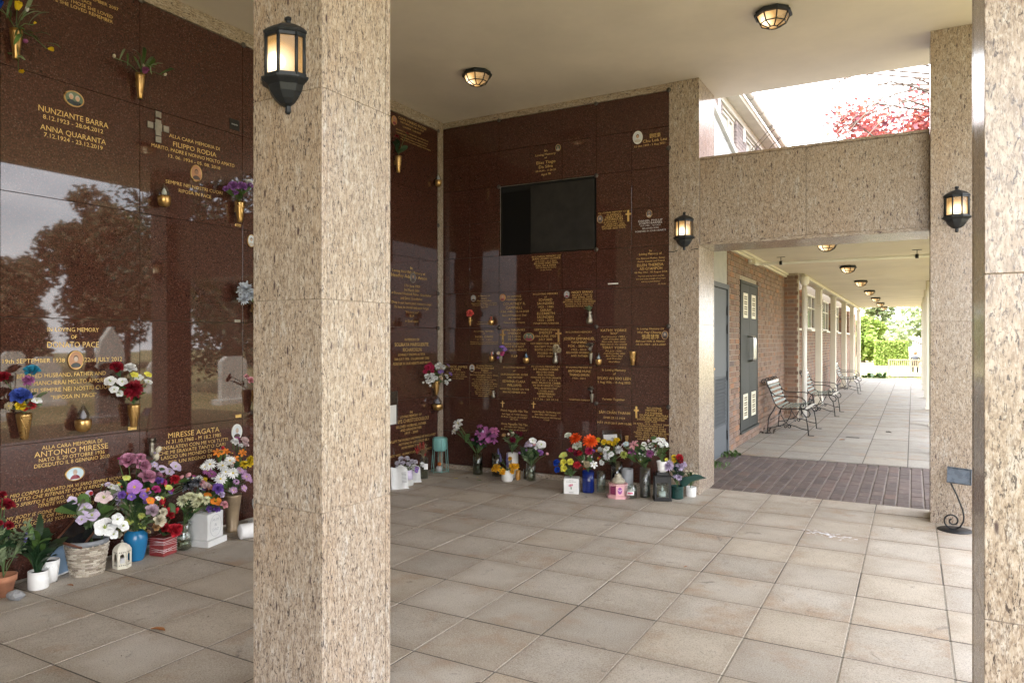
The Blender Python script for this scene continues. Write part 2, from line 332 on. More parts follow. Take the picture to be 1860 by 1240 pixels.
# ------------------------------------------------------------------ measured tables (metres)
# inscriptions: wall, [(text, position along wall, height, width, cap height)]
TEXT=[
('L',[('NUNZIANTE BARRA', 2.68, 2.923, 0.444, 0.0363),
('8.12.1923 - 28.04.2012', 2.676, 2.876, 0.382, 0.0266),
('ANNA QUARANTA', 2.677, 2.808, 0.417, 0.0339),
('7.12.1924 - 23.12.2019', 2.677, 2.765, 0.373, 0.0266)]),
('L',[('SEPTEMBER 2007', 2.85, 3.738, 0.246, 0.02),
('IN PEACE', 2.731, 3.702, 0.115, 0.0195),
('OF THOSE SHE LOVED', 2.765, 3.669, 0.334, 0.0221),
('LOVE SHE LOVED REMEMBER', 2.715, 3.637, 0.438, 0.0219)]),
('L',[('ALLA CARA MEMORIA DI', 3.576, 2.975, 0.438, 0.0254),
('FILIPPO RODIA', 3.577, 2.92, 0.375, 0.0353),
('MARITO, PADRE E NONNO MOLTO AMATO', 3.576, 2.872, 0.718, 0.0254),
('13. 06. 1934 - 05. 08. 2018', 3.576, 2.825, 0.449, 0.024),
('SEMPRE NEI NOSTRI CUORI', 3.575, 2.634, 0.493, 0.0254),
('RIPOSA IN PACE', 3.576, 2.586, 0.281, 0.0254)]),
('L',[('IN LOVING MEMORY', 2.674, 1.546, 0.328, 0.0266),
('OF', 2.675, 1.499, 0.038, 0.0242),
('DONATO PACE', 2.674, 1.448, 0.328, 0.0363),
('19th SEPTEMBER 1938', 2.437, 1.35, 0.361, 0.0254),
('22nd JULY 2012', 2.871, 1.349, 0.257, 0.0276),
('BELOVED HUSBAND, FATHER AND', 2.61, 1.257, 0.55, 0.0263),
('CI MANCHERAI MOLTO AMORE', 2.636, 1.21, 0.497, 0.0264),
('SEI SEMPRE NEI NOSTRI CUORI', 2.671, 1.164, 0.513, 0.0266),
('"RIPOSA IN PACE"', 2.677, 1.116, 0.291, 0.0242)]),
('L',[('ALLA CARA MEMORIA DI', 2.669, 0.805, 0.38, 0.024),
('ANTONIO MIRESSE', 2.667, 0.766, 0.466, 0.035),
('NATO IL 29 OTTOBRE 1936', 2.669, 0.729, 0.416, 0.024),
('DECEDUTO IL 8 GENNAIO 2010', 2.672, 0.696, 0.476, 0.0241),
('/IL MIO CORPO E ANDATO MA VI SARO SEMPRE VICINO', 2.636, 0.537, 0.739, 0.0217),
('/TUTTO CHE RITENIATE CHE VI RENDE SENTITE', 2.656, 0.508, 0.697, 0.0218),
('/IL MIO SPIRITO E LIBERO, MA NON', 2.508, 0.476, 0.512, 0.0212),
('/TENETE VIVO', 2.543, 0.448, 0.176, 0.0213),
('/MY BODY IS GONE BUT I AM ALWAYS', 2.542, 0.403, 0.533, 0.0213),
('/IF YOU FEEL, SEE OR HEAR MY', 2.478, 0.376, 0.451, 0.0211),
('/HEART AS LONG AS YOU KEEP', 2.48, 0.347, 0.437, 0.0211)]),
('L',[('MIRESSE AGATA', 3.571, 0.779, 0.442, 0.0383),
('N 31.10.1968 - M 18.2.1985', 3.571, 0.734, 0.474, 0.0281),
('CONSALATEVI CON ME VOI TUTTI', 3.562, 0.693, 0.618, 0.0255),
('CHE MI ERAVATE TANTO CARI', 3.56, 0.658, 0.574, 0.0255),
('LASCIO UN MONDO DI', 3.508, 0.623, 0.429, 0.0253),
('PER UN REGNO DI', 3.538, 0.583, 0.369, 0.0254)]),
('L',[('GIAN MARIO ROSSI', 6.28, 3.831, 0.494, 0.0293),
('VENTIMIGLIA 18-01-1937', 6.275, 3.794, 0.424, 0.0185),
('LONDRA 12-08-2007', 6.272, 3.755, 0.323, 0.0185),
('HAI DATO TUTTO PER AMORE, UN PADRE E UN', 6.282, 3.702, 0.57, 0.0139),
('MARITO UNICO, ECCEZIONE. GRANDE AMICO', 6.281, 3.67, 0.558, 0.0139),
('TI RICORDEREMO SEMPRE CON IMMENSO AFFETTO', 6.307, 3.639, 0.465, 0.0124),
('PER TUTTI NOI. IMMUTABILE E PROFONDA', 6.345, 3.613, 0.54, 0.0124)]),
('L',[('In', 6.262, 2.258, 0.041, 0.0289),
('Loving Heartfelt Memory of', 6.221, 2.211, 0.578, 0.0288),
('Headley Adolson Anson', 6.229, 2.163, 0.629, 0.0346),
('17th June 1929', 6.278, 2.064, 0.279, 0.027),
('3rd March 2001', 6.267, 2.018, 0.269, 0.027),
('A Devoted Husband, Father, Grandfather', 6.273, 1.976, 0.711, 0.027),
('and Great Grandfather', 6.266, 1.928, 0.389, 0.027),
('Deep in our hearts your memory is kept', 6.276, 1.878, 0.705, 0.027),
('To love, to cherish and never forget', 6.272, 1.831, 0.61, 0.027),
('"We love you"', 6.273, 1.781, 0.237, 0.0251),
('R.I.P.', 6.273, 1.739, 0.076, 0.0251),
("In God's care", 6.269, 1.683, 0.231, 0.0251)]),
('L',[('IN MEMORY OF', 6.271, 1.483, 0.259, 0.027),
('SOURAYA MARGUERITE', 6.273, 1.429, 0.601, 0.0386),
('RICHARDSON', 6.276, 1.373, 0.329, 0.0386),
('LOVINGLY KNOWN AS TETA', 6.27, 1.322, 0.474, 0.0251),
('30th JULY 1926 - 21st JANUARY 2002', 6.277, 1.277, 0.62, 0.0251),
('/FOREVER IN OUR HEARTS AND MINDS', 6.281, 1.227, 0.674, 0.027)]),
('L',[('IN', 6.257, 0.698, 0.044, 0.027),
('LOVING MEMORY OF', 6.255, 0.659, 0.378, 0.027),
('DENYS CHRISTODOULOU', 6.257, 0.611, 0.64, 0.0385),
('BELOVED HUSBAND, FATHER', 6.262, 0.557, 0.53, 0.027),
('AND GRANDFATHER', 6.258, 0.517, 0.372, 0.027),
('1917 - 2009', 6.263, 0.478, 0.231, 0.027),
('/HE LEFT THE WORLD KNOWING HE WAS LOVED', 6.292, 0.412, 0.825, 0.0251),
('/NOTHING IN LIFE COULD BE A', 6.313, 0.37, 0.542, 0.0252),
('/MORE PERFECT GIFT', 6.26, 0.328, 0.347, 0.025),
('/YOU WILL ALWAYS BE IN OUR HEARTS', 6.268, 0.263, 0.748, 0.0251)]),
('B',[('In', -3.424, 3.502, 0.032, 0.0209),
('Loving Memory', -3.428, 3.462, 0.238, 0.0228),
('of', -3.426, 3.427, 0.029, 0.019),
('Elias Tiago', -3.424, 3.378, 0.225, 0.0304),
('Da Silva', -3.425, 3.332, 0.165, 0.0304),
('08.04.44 - 11.06.22', -3.427, 3.29, 0.241, 0.019),
('Aged 78', -3.424, 3.25, 0.112, 0.0209)]),
('B',[('劉旺樂', -2.222, 3.494, 0.113, 0.0333),
('Chu Lok Lau', -2.225, 3.451, 0.244, 0.0281),
('12 Oct 1949 - 5 Aug 2021', -2.277, 3.411, 0.312, 0.0194)]),
('B',[('IN LOVING MEMORY OF', -3.42, 2.374, 0.344, 0.0167),
('JEAN LILIAN CLARKE', -3.421, 2.35, 0.339, 0.0213),
('10.9.1930 - 21.5.2022', -3.425, 2.322, 0.254, 0.0152),
('BELOVED WIFE, MUM,', -3.422, 2.299, 0.288, 0.0182),
('NAN, GG & SISTER', -3.423, 2.274, 0.242, 0.0182),
('You will always be forever', -3.421, 2.253, 0.246, 0.0137),
('in our hearts', -3.423, 2.23, 0.129, 0.0137)]),
('B',[('IN LOVING MEMORY OF', -2.669, 2.778, 0.305, 0.0163),
('FLEMINO', -2.652, 2.752, 0.153, 0.0199),
('SEBASTIAO', -2.652, 2.729, 0.186, 0.0199),
('RODRIGUES', -2.654, 2.705, 0.198, 0.0217),
('14 JANUARY 1951 -', -2.653, 2.68, 0.239, 0.0162),
('30 JANUARY 2020', -2.65, 2.658, 0.219, 0.0162),
('BELOVED HUSBAND,', -2.651, 2.637, 0.265, 0.0171),
('FATHER AND PAPA', -2.653, 2.615, 0.249, 0.0171)]),
('W',[('DANIEL PHILLIP', -2.269, 2.662, 0.247, 0.0193),
('JOSEPH BARNES', -2.269, 2.638, 0.238, 0.0193),
('25.5.1982 - 16.5.2021', -2.269, 2.614, 0.205, 0.0132),
('BELOVED SON', -2.269, 2.587, 0.164, 0.0149),
('FOREVER IN OUR HEARTS', -2.268, 2.56, 0.314, 0.0149)]),
('B',[('In', -2.267, 2.363, 0.023, 0.0211),
('Loving Memory of', -2.269, 2.333, 0.23, 0.0211),
('Our Beloved Mother, Sister,', -2.267, 2.29, 0.293, 0.0158),
('Aunty, Cousin and Friend', -2.265, 2.261, 0.277, 0.0158),
('ELLEN THERESA', -2.272, 2.223, 0.27, 0.0264),
('ASI GYAMPOH', -2.265, 2.186, 0.232, 0.0264),
('06 May 1961 - 05 August 2024', -2.266, 2.152, 0.332, 0.0158),
('"My flesh and my heart may fail,', -2.262, 2.114, 0.271, 0.0123),
('but God is the strength of my heart', -2.264, 2.087, 0.299, 0.0123),
('and my portion forever"', -2.264, 2.06, 0.198, 0.0123),
('PS 73:26', -2.152, 2.032, 0.075, 0.0122)]),
('B',[('In Memory of', -4.198, 1.974, 0.154, 0.0159),
('Nora', -4.197, 1.945, 0.065, 0.0179),
('Marcovecchio', -4.196, 1.92, 0.189, 0.0179),
('Beloved Wife, Mother and Nonna', -4.195, 1.891, 0.332, 0.0129),
('Who passed on 16th May 2023', -4.194, 1.871, 0.311, 0.0129),
('Aged 89', -4.194, 1.848, 0.087, 0.0129),
('Always in our hearts', -4.201, 1.682, 0.16, 0.012),
('Loved in our thoughts', -4.21, 1.661, 0.16, 0.012)]),
('B',[('IN LOVING', -3.811, 1.958, 0.169, 0.0194),
('MEMORY OF', -3.811, 1.92, 0.191, 0.0194),
('COURTNEY R.', -3.811, 1.876, 0.282, 0.0272),
('CAMPBELL', -3.813, 1.832, 0.21, 0.0272),
('17.04.1945 - 15.10.2020', -3.811, 1.791, 0.361, 0.0204),
('Beloved Husband, Dad', -3.811, 1.75, 0.296, 0.0194),
('& Grandad', -3.809, 1.711, 0.142, 0.0194),
('Forever in our Hearts', -3.81, 1.672, 0.261, 0.0194)]),
('B',[('IN LOVING MEMORY', -3.429, 1.972, 0.298, 0.0173),
('of', -3.427, 1.939, 0.03, 0.0173),
('EDWARD', -3.427, 1.908, 0.159, 0.0266),
('SAUNDERS', -3.429, 1.87, 0.2, 0.0266),
('1925 - 1985', -3.425, 1.833, 0.184, 0.0213),
('SARAH', -3.427, 1.798, 0.129, 0.0266),
('ELIZABETH', -3.425, 1.763, 0.208, 0.0266),
('SAUNDERS', -3.429, 1.725, 0.2, 0.0266),
('1922 - 2004', -3.425, 1.692, 0.193, 0.0213),
('/TOGETHER FOREVER', -3.424, 1.658, 0.3, 0.0173)]),
('B',[('NICKY SPANO', -3.003, 1.977, 0.236, 0.024),
('5th JULY 1941 to', -3.003, 1.949, 0.226, 0.0175),
('15th APRIL 2018', -3.003, 1.924, 0.221, 0.0176),
('DEARLY LOVED HUSBAND,', -3.039, 1.901, 0.317, 0.0157),
('BROTHER, UNCLE AND FRIEND', -3.037, 1.879, 0.369, 0.0157),
('/ALWAYS IN OUR THOUGHTS', -3.038, 1.855, 0.331, 0.0148),
('/FOREVER IN OUR HEARTS', -3.04, 1.833, 0.309, 0.0148)]),
('B',[('IN LOVING MEMORY', -4.201, 1.576, 0.262, 0.0169),
('OF', -4.199, 1.55, 0.029, 0.0159),
('NOEL DAVIS', -4.196, 1.516, 0.231, 0.0249),
('21.1.39 - 1.8.21', -4.197, 1.483, 0.187, 0.0149),
('FOREVER IN OUR THOUGHTS AND NEVER FAR AWAY', -4.197, 1.456, 0.364, 0.01),
('GONE FROM OUR SIGHT BUT NEVER OUR HEARTS', -4.2, 1.436, 0.358, 0.01)]),
('B',[('WALTER JAMES', -3.811, 1.59, 0.267, 0.0224),
('SMEDLEY', -3.81, 1.553, 0.162, 0.0224),
('22.5.1926', -3.81, 1.518, 0.156, 0.0214),
('20.1.2004', -3.811, 1.486, 0.158, 0.0214),
('GONE FROM OUR', -3.801, 1.438, 0.263, 0.0204),
('LIVES BUT NOT', -3.808, 1.405, 0.239, 0.0204),
('OUR HEARTS', -3.76, 1.371, 0.21, 0.0204),
('R.I.P', -3.808, 1.302, 0.076, 0.0204)]),
('B',[('GERTRUDE JOAN', -3.429, 1.589, 0.275, 0.0226),
('SMEDLEY', -3.427, 1.557, 0.159, 0.0226),
('18th JUNE 1920', -3.427, 1.521, 0.248, 0.0226),
('JULY 2005', -3.429, 1.486, 0.163, 0.0226),
('NO NEED FOR WORDS', -3.432, 1.442, 0.353, 0.0199),
('EXCEPT TO SAY', -3.417, 1.408, 0.279, 0.0199),
('BOTH LOVED &', -3.424, 1.374, 0.264, 0.0199),
('MISSED IN', -3.434, 1.339, 0.183, 0.0199),
('EVERY WAY', -3.432, 1.306, 0.178, 0.0199)]),
('B',[('IN LOVING MEMORY', -3.04, 1.562, 0.3, 0.0176),
('of', -3.037, 1.526, 0.025, 0.0176),
('JOSEPH EMMANUEL', -3.038, 1.493, 0.356, 0.0278),
('YANNING', -3.04, 1.455, 0.181, 0.025),
('FOK - SEANG', -3.039, 1.416, 0.245, 0.025),
('1922 - 2010', -3.041, 1.379, 0.169, 0.0185),
('BELOVED HUSBAND', -3.036, 1.348, 0.292, 0.0194),
('AND FATHER', -3.035, 1.314, 0.191, 0.0194)]),
('B',[('KATHY YORKE', -2.656, 1.577, 0.278, 0.0253),
('/"BOO"', -2.652, 1.546, 0.086, 0.0217),
('/2nd January 1952 -', -2.653, 1.514, 0.278, 0.0162),
('/12th October 2012', -2.648, 1.489, 0.249, 0.0162),
('/Best wife, best mum', -2.657, 1.462, 0.257, 0.0162),
('/best nan in the world', -2.656, 1.437, 0.287, 0.0162),
('TERRY YORKE', -2.649, 1.402, 0.261, 0.0253),
('/9th July 1950 -', -2.649, 1.368, 0.191, 0.0162),
('/21st December 2022', -2.649, 1.343, 0.236, 0.0162),
('/Best Dear Dad', -2.649, 1.318, 0.185, 0.0162),
('/and Grandad', -2.65, 1.291, 0.158, 0.0162),
('/God Bless.', -2.646, 1.259, 0.127, 0.0162)]),
('B',[('/In Loving Memory Of', -2.268, 1.591, 0.282, 0.0185),
('/Wai Ping Cheung', -2.279, 1.556, 0.246, 0.022),
('張周慧萍', -2.269, 1.509, 0.175, 0.0352),
('/Beloved Wife & Mother', -2.269, 1.468, 0.303, 0.0185),
('/14.12.1964 - 23.6.2020', -2.267, 1.436, 0.304, 0.0185)]),
('B',[('PATRICK JAMES', -4.586, 1.173, 0.33, 0.0255),
('FLYNN', -4.58, 1.141, 0.132, 0.0255),
('17.3.1931 - 21.11.2015', -4.579, 1.113, 0.256, 0.0132),
('BELOVED HUSBAND, DAD,', -4.592, 1.087, 0.281, 0.0122),
('GRANDAD AND GREAT GRANDAD', -4.578, 1.063, 0.308, 0.0122),
('REST IN PEACE', -4.551, 1.04, 0.164, 0.0122)]),
('B',[('In Loving Memory', -4.192, 1.193, 0.207, 0.0167),
('Maria Libertad', -4.189, 1.167, 0.232, 0.0223),
('Thaler', -4.188, 1.139, 0.101, 0.0209),
('1947 A.D - 2019 A.D', -4.216, 1.113, 0.237, 0.0154),
('Beloved Daughter, Mum, Sister,', -4.196, 1.087, 0.369, 0.0153),
('Auntie and Nana', -4.195, 1.063, 0.196, 0.0153),
('We brought hand out your', -4.197, 1.038, 0.318, 0.0153),
("soul into the Lord's city,", -4.205, 1.014, 0.258, 0.0153),
('May he open the doors of his', -4.192, 0.991, 0.334, 0.0153),
('Kingdom to you so that you', -4.194, 0.967, 0.323, 0.0153),
('might enjoy the peace', -4.195, 0.944, 0.261, 0.0153),
('of life everlasting.', -4.199, 0.92, 0.204, 0.0153),
('Do not mourn, wait', -4.207, 0.897, 0.221, 0.0153),
('for us all until we', -4.203, 0.875, 0.212, 0.0153),
('meet again.', -4.205, 0.853, 0.136, 0.0153)]),
('B',[('IN LOVING MEMORY', -3.811, 1.179, 0.277, 0.0177),
('of', -3.812, 1.143, 0.031, 0.0177),
('/OUR DAUGHTER, SISTER', -3.812, 1.102, 0.339, 0.0191),
('/AND MOTHER', -3.807, 1.07, 0.191, 0.0191),
('EDWINA CLARA', -3.814, 1.026, 0.283, 0.0272),
('WILLIAMS', -3.812, 0.985, 0.181, 0.0272),
('WHO FELL ASLEEP ON THE', -3.81, 0.943, 0.366, 0.0177),
('30th NOVEMBER 2016', -3.811, 0.908, 0.291, 0.0191)]),
('B',[('IN LOVING MEMORY OF', -3.428, 1.195, 0.337, 0.0173),
('IVY NORAH CRIBB', -3.426, 1.166, 0.297, 0.0213),
('BELOVED WIFE', -3.431, 1.135, 0.211, 0.0186),
('AND MOTHER', -3.425, 1.106, 0.199, 0.0186),
('FOREVER IN OUR HEARTS', -3.425, 1.077, 0.359, 0.0159),
('26.7.21 - 9.7.11', -3.421, 1.05, 0.252, 0.0159),
('ERIC FRANCIS CRIBB', -3.422, 1.021, 0.339, 0.0199),
('IN OUR HEARTS YOU', -3.415, 0.992, 0.318, 0.0186),
('WILL ALWAYS STAY', -3.425, 0.963, 0.274, 0.0186),
('LOVED AND', -3.422, 0.933, 0.173, 0.0186),
('REMEMBERED', -3.421, 0.904, 0.215, 0.0186),
('EVERY DAY', -3.423, 0.876, 0.166, 0.0186),
('17.7.26 - 23.10.16', -3.424, 0.846, 0.294, 0.0173)]),
('B',[('IN LOVING MEMORY OF', -3.039, 1.194, 0.296, 0.0169),
('ANTOINE HUNE', -3.036, 1.155, 0.257, 0.0246),
('THANG-SHIUN', -3.036, 1.116, 0.223, 0.0246),
('1930 - 2014', -3.038, 1.08, 0.148, 0.0181),
('/TOGETHER FOREVER', -3.035, 0.856, 0.24, 0.0155)]),
('B',[('In Loving Memory', -2.653, 1.174, 0.255, 0.0215),
('of', -2.647, 1.137, 0.029, 0.0215),
('SYLVIO AH SOO LEEN', -2.652, 1.089, 0.359, 0.0265),
('5 Aug 1936 - 15 Aug 2022', -2.653, 1.049, 0.353, 0.0215),
('Forever Together', -2.655, 0.877, 0.239, 0.0215)]),
('B',[('Phêrô Nguyễn Văn Tân', -3.811, 0.704, 0.338, 0.0231),
('/Sinh Ngày 15.7.1930 Vietnam', -3.809, 0.665, 0.319, 0.0163),
('/Đã Được Chúa gọi về 13.8.2007', -3.812, 0.635, 0.33, 0.0163),
('/80 Tuổi', -3.812, 0.611, 0.093, 0.0163),
('Anna Nguyễn Thị Tân', -3.812, 0.558, 0.33, 0.0231),
('/Sinh Năm 1937 Vietnam', -3.809, 0.527, 0.257, 0.0163),
('/Đã Được Chúa gọi về 12.4.2017', -3.813, 0.498, 0.327, 0.0163)]),
('B',[('Cecilia Nguyễn Thị Phương Linh', -3.422, 0.71, 0.334, 0.0173),
('/Sinh Năm 1969 Vietnam', -3.429, 0.681, 0.26, 0.0146),
('/Đã Được Chúa gọi về 1978 Vietnam', -3.421, 0.651, 0.336, 0.0146),
('/9 Tuổi', -3.417, 0.626, 0.068, 0.0146)]),
('B',[('SÂM CHẤN THANH', -2.648, 0.741, 0.335, 0.0278),
('SINH 23.12.1934', -2.65, 0.689, 0.233, 0.0202),
('MẤT 29.09.2017 (AM 10.08)', -2.648, 0.635, 0.368, 0.0202)]),
('B',[('IN LOVING', -2.233, 0.806, 0.145, 0.0175),
('MEMORY OF', -2.234, 0.783, 0.167, 0.0175),
('CATHERINE', -2.236, 0.757, 0.175, 0.0184),
('DUMAPIT MATIAS', -2.234, 0.733, 0.29, 0.0193),
('OUR BELOVED SISTER,', -2.237, 0.71, 0.283, 0.0167),
('DAUGHTER, MOTHER', -2.265, 0.69, 0.284, 0.0167),
('AND WIFE', -2.265, 0.67, 0.127, 0.0158),
('28 APRIL 1973 - 18 MAY 2009', -2.265, 0.646, 0.363, 0.0158),
('THESSALONIANS 4:14', -2.266, 0.626, 0.264, 0.0141),
('"FOR WE BELIEVE THAT', -2.261, 0.603, 0.3, 0.0158),
('JESUS DIED AND ROSE', -2.261, 0.582, 0.298, 0.0158),
('AGAIN, AND SO WE BELIEVE', -2.263, 0.559, 0.362, 0.0158),
('THAT GOD WILL BRING', -2.266, 0.539, 0.314, 0.0158),
('WITH JESUS THOSE WHO', -2.265, 0.516, 0.33, 0.0158),
('HAVE FALLEN ASLEEP', -2.261, 0.493, 0.282, 0.0158)]),
]
# oval portraits: wall, along, height, width, height
OVALS=[
('L',2.673,3.041,0.130,0.103),
('L',3.581,2.742,0.101,0.130),
('L',2.684,1.349,0.101,0.127),
('L',2.679,0.614,0.127,0.093),
('L',3.956,0.743,0.102,0.125),
('L',6.282,2.159,0.102,0.123),
('L',5.961,3.777,0.088,0.104),
('L',4.099,2.295,0.076,0.107),
('B',-3.278,3.513,0.062,0.075),
('B',-2.399,3.500,0.102,0.131),
('B',-2.800,2.719,0.068,0.087),
('B',-2.280,2.729,0.062,0.079),
('B',-4.335,1.952,0.069,0.078),
('B',-3.955,1.948,0.074,0.086),
('B',-3.177,1.959,0.064,0.077),
('B',-3.628,1.514,0.136,0.096),
('B',-2.121,1.528,0.067,0.087),
('B',-4.354,1.164,0.075,0.087),
]
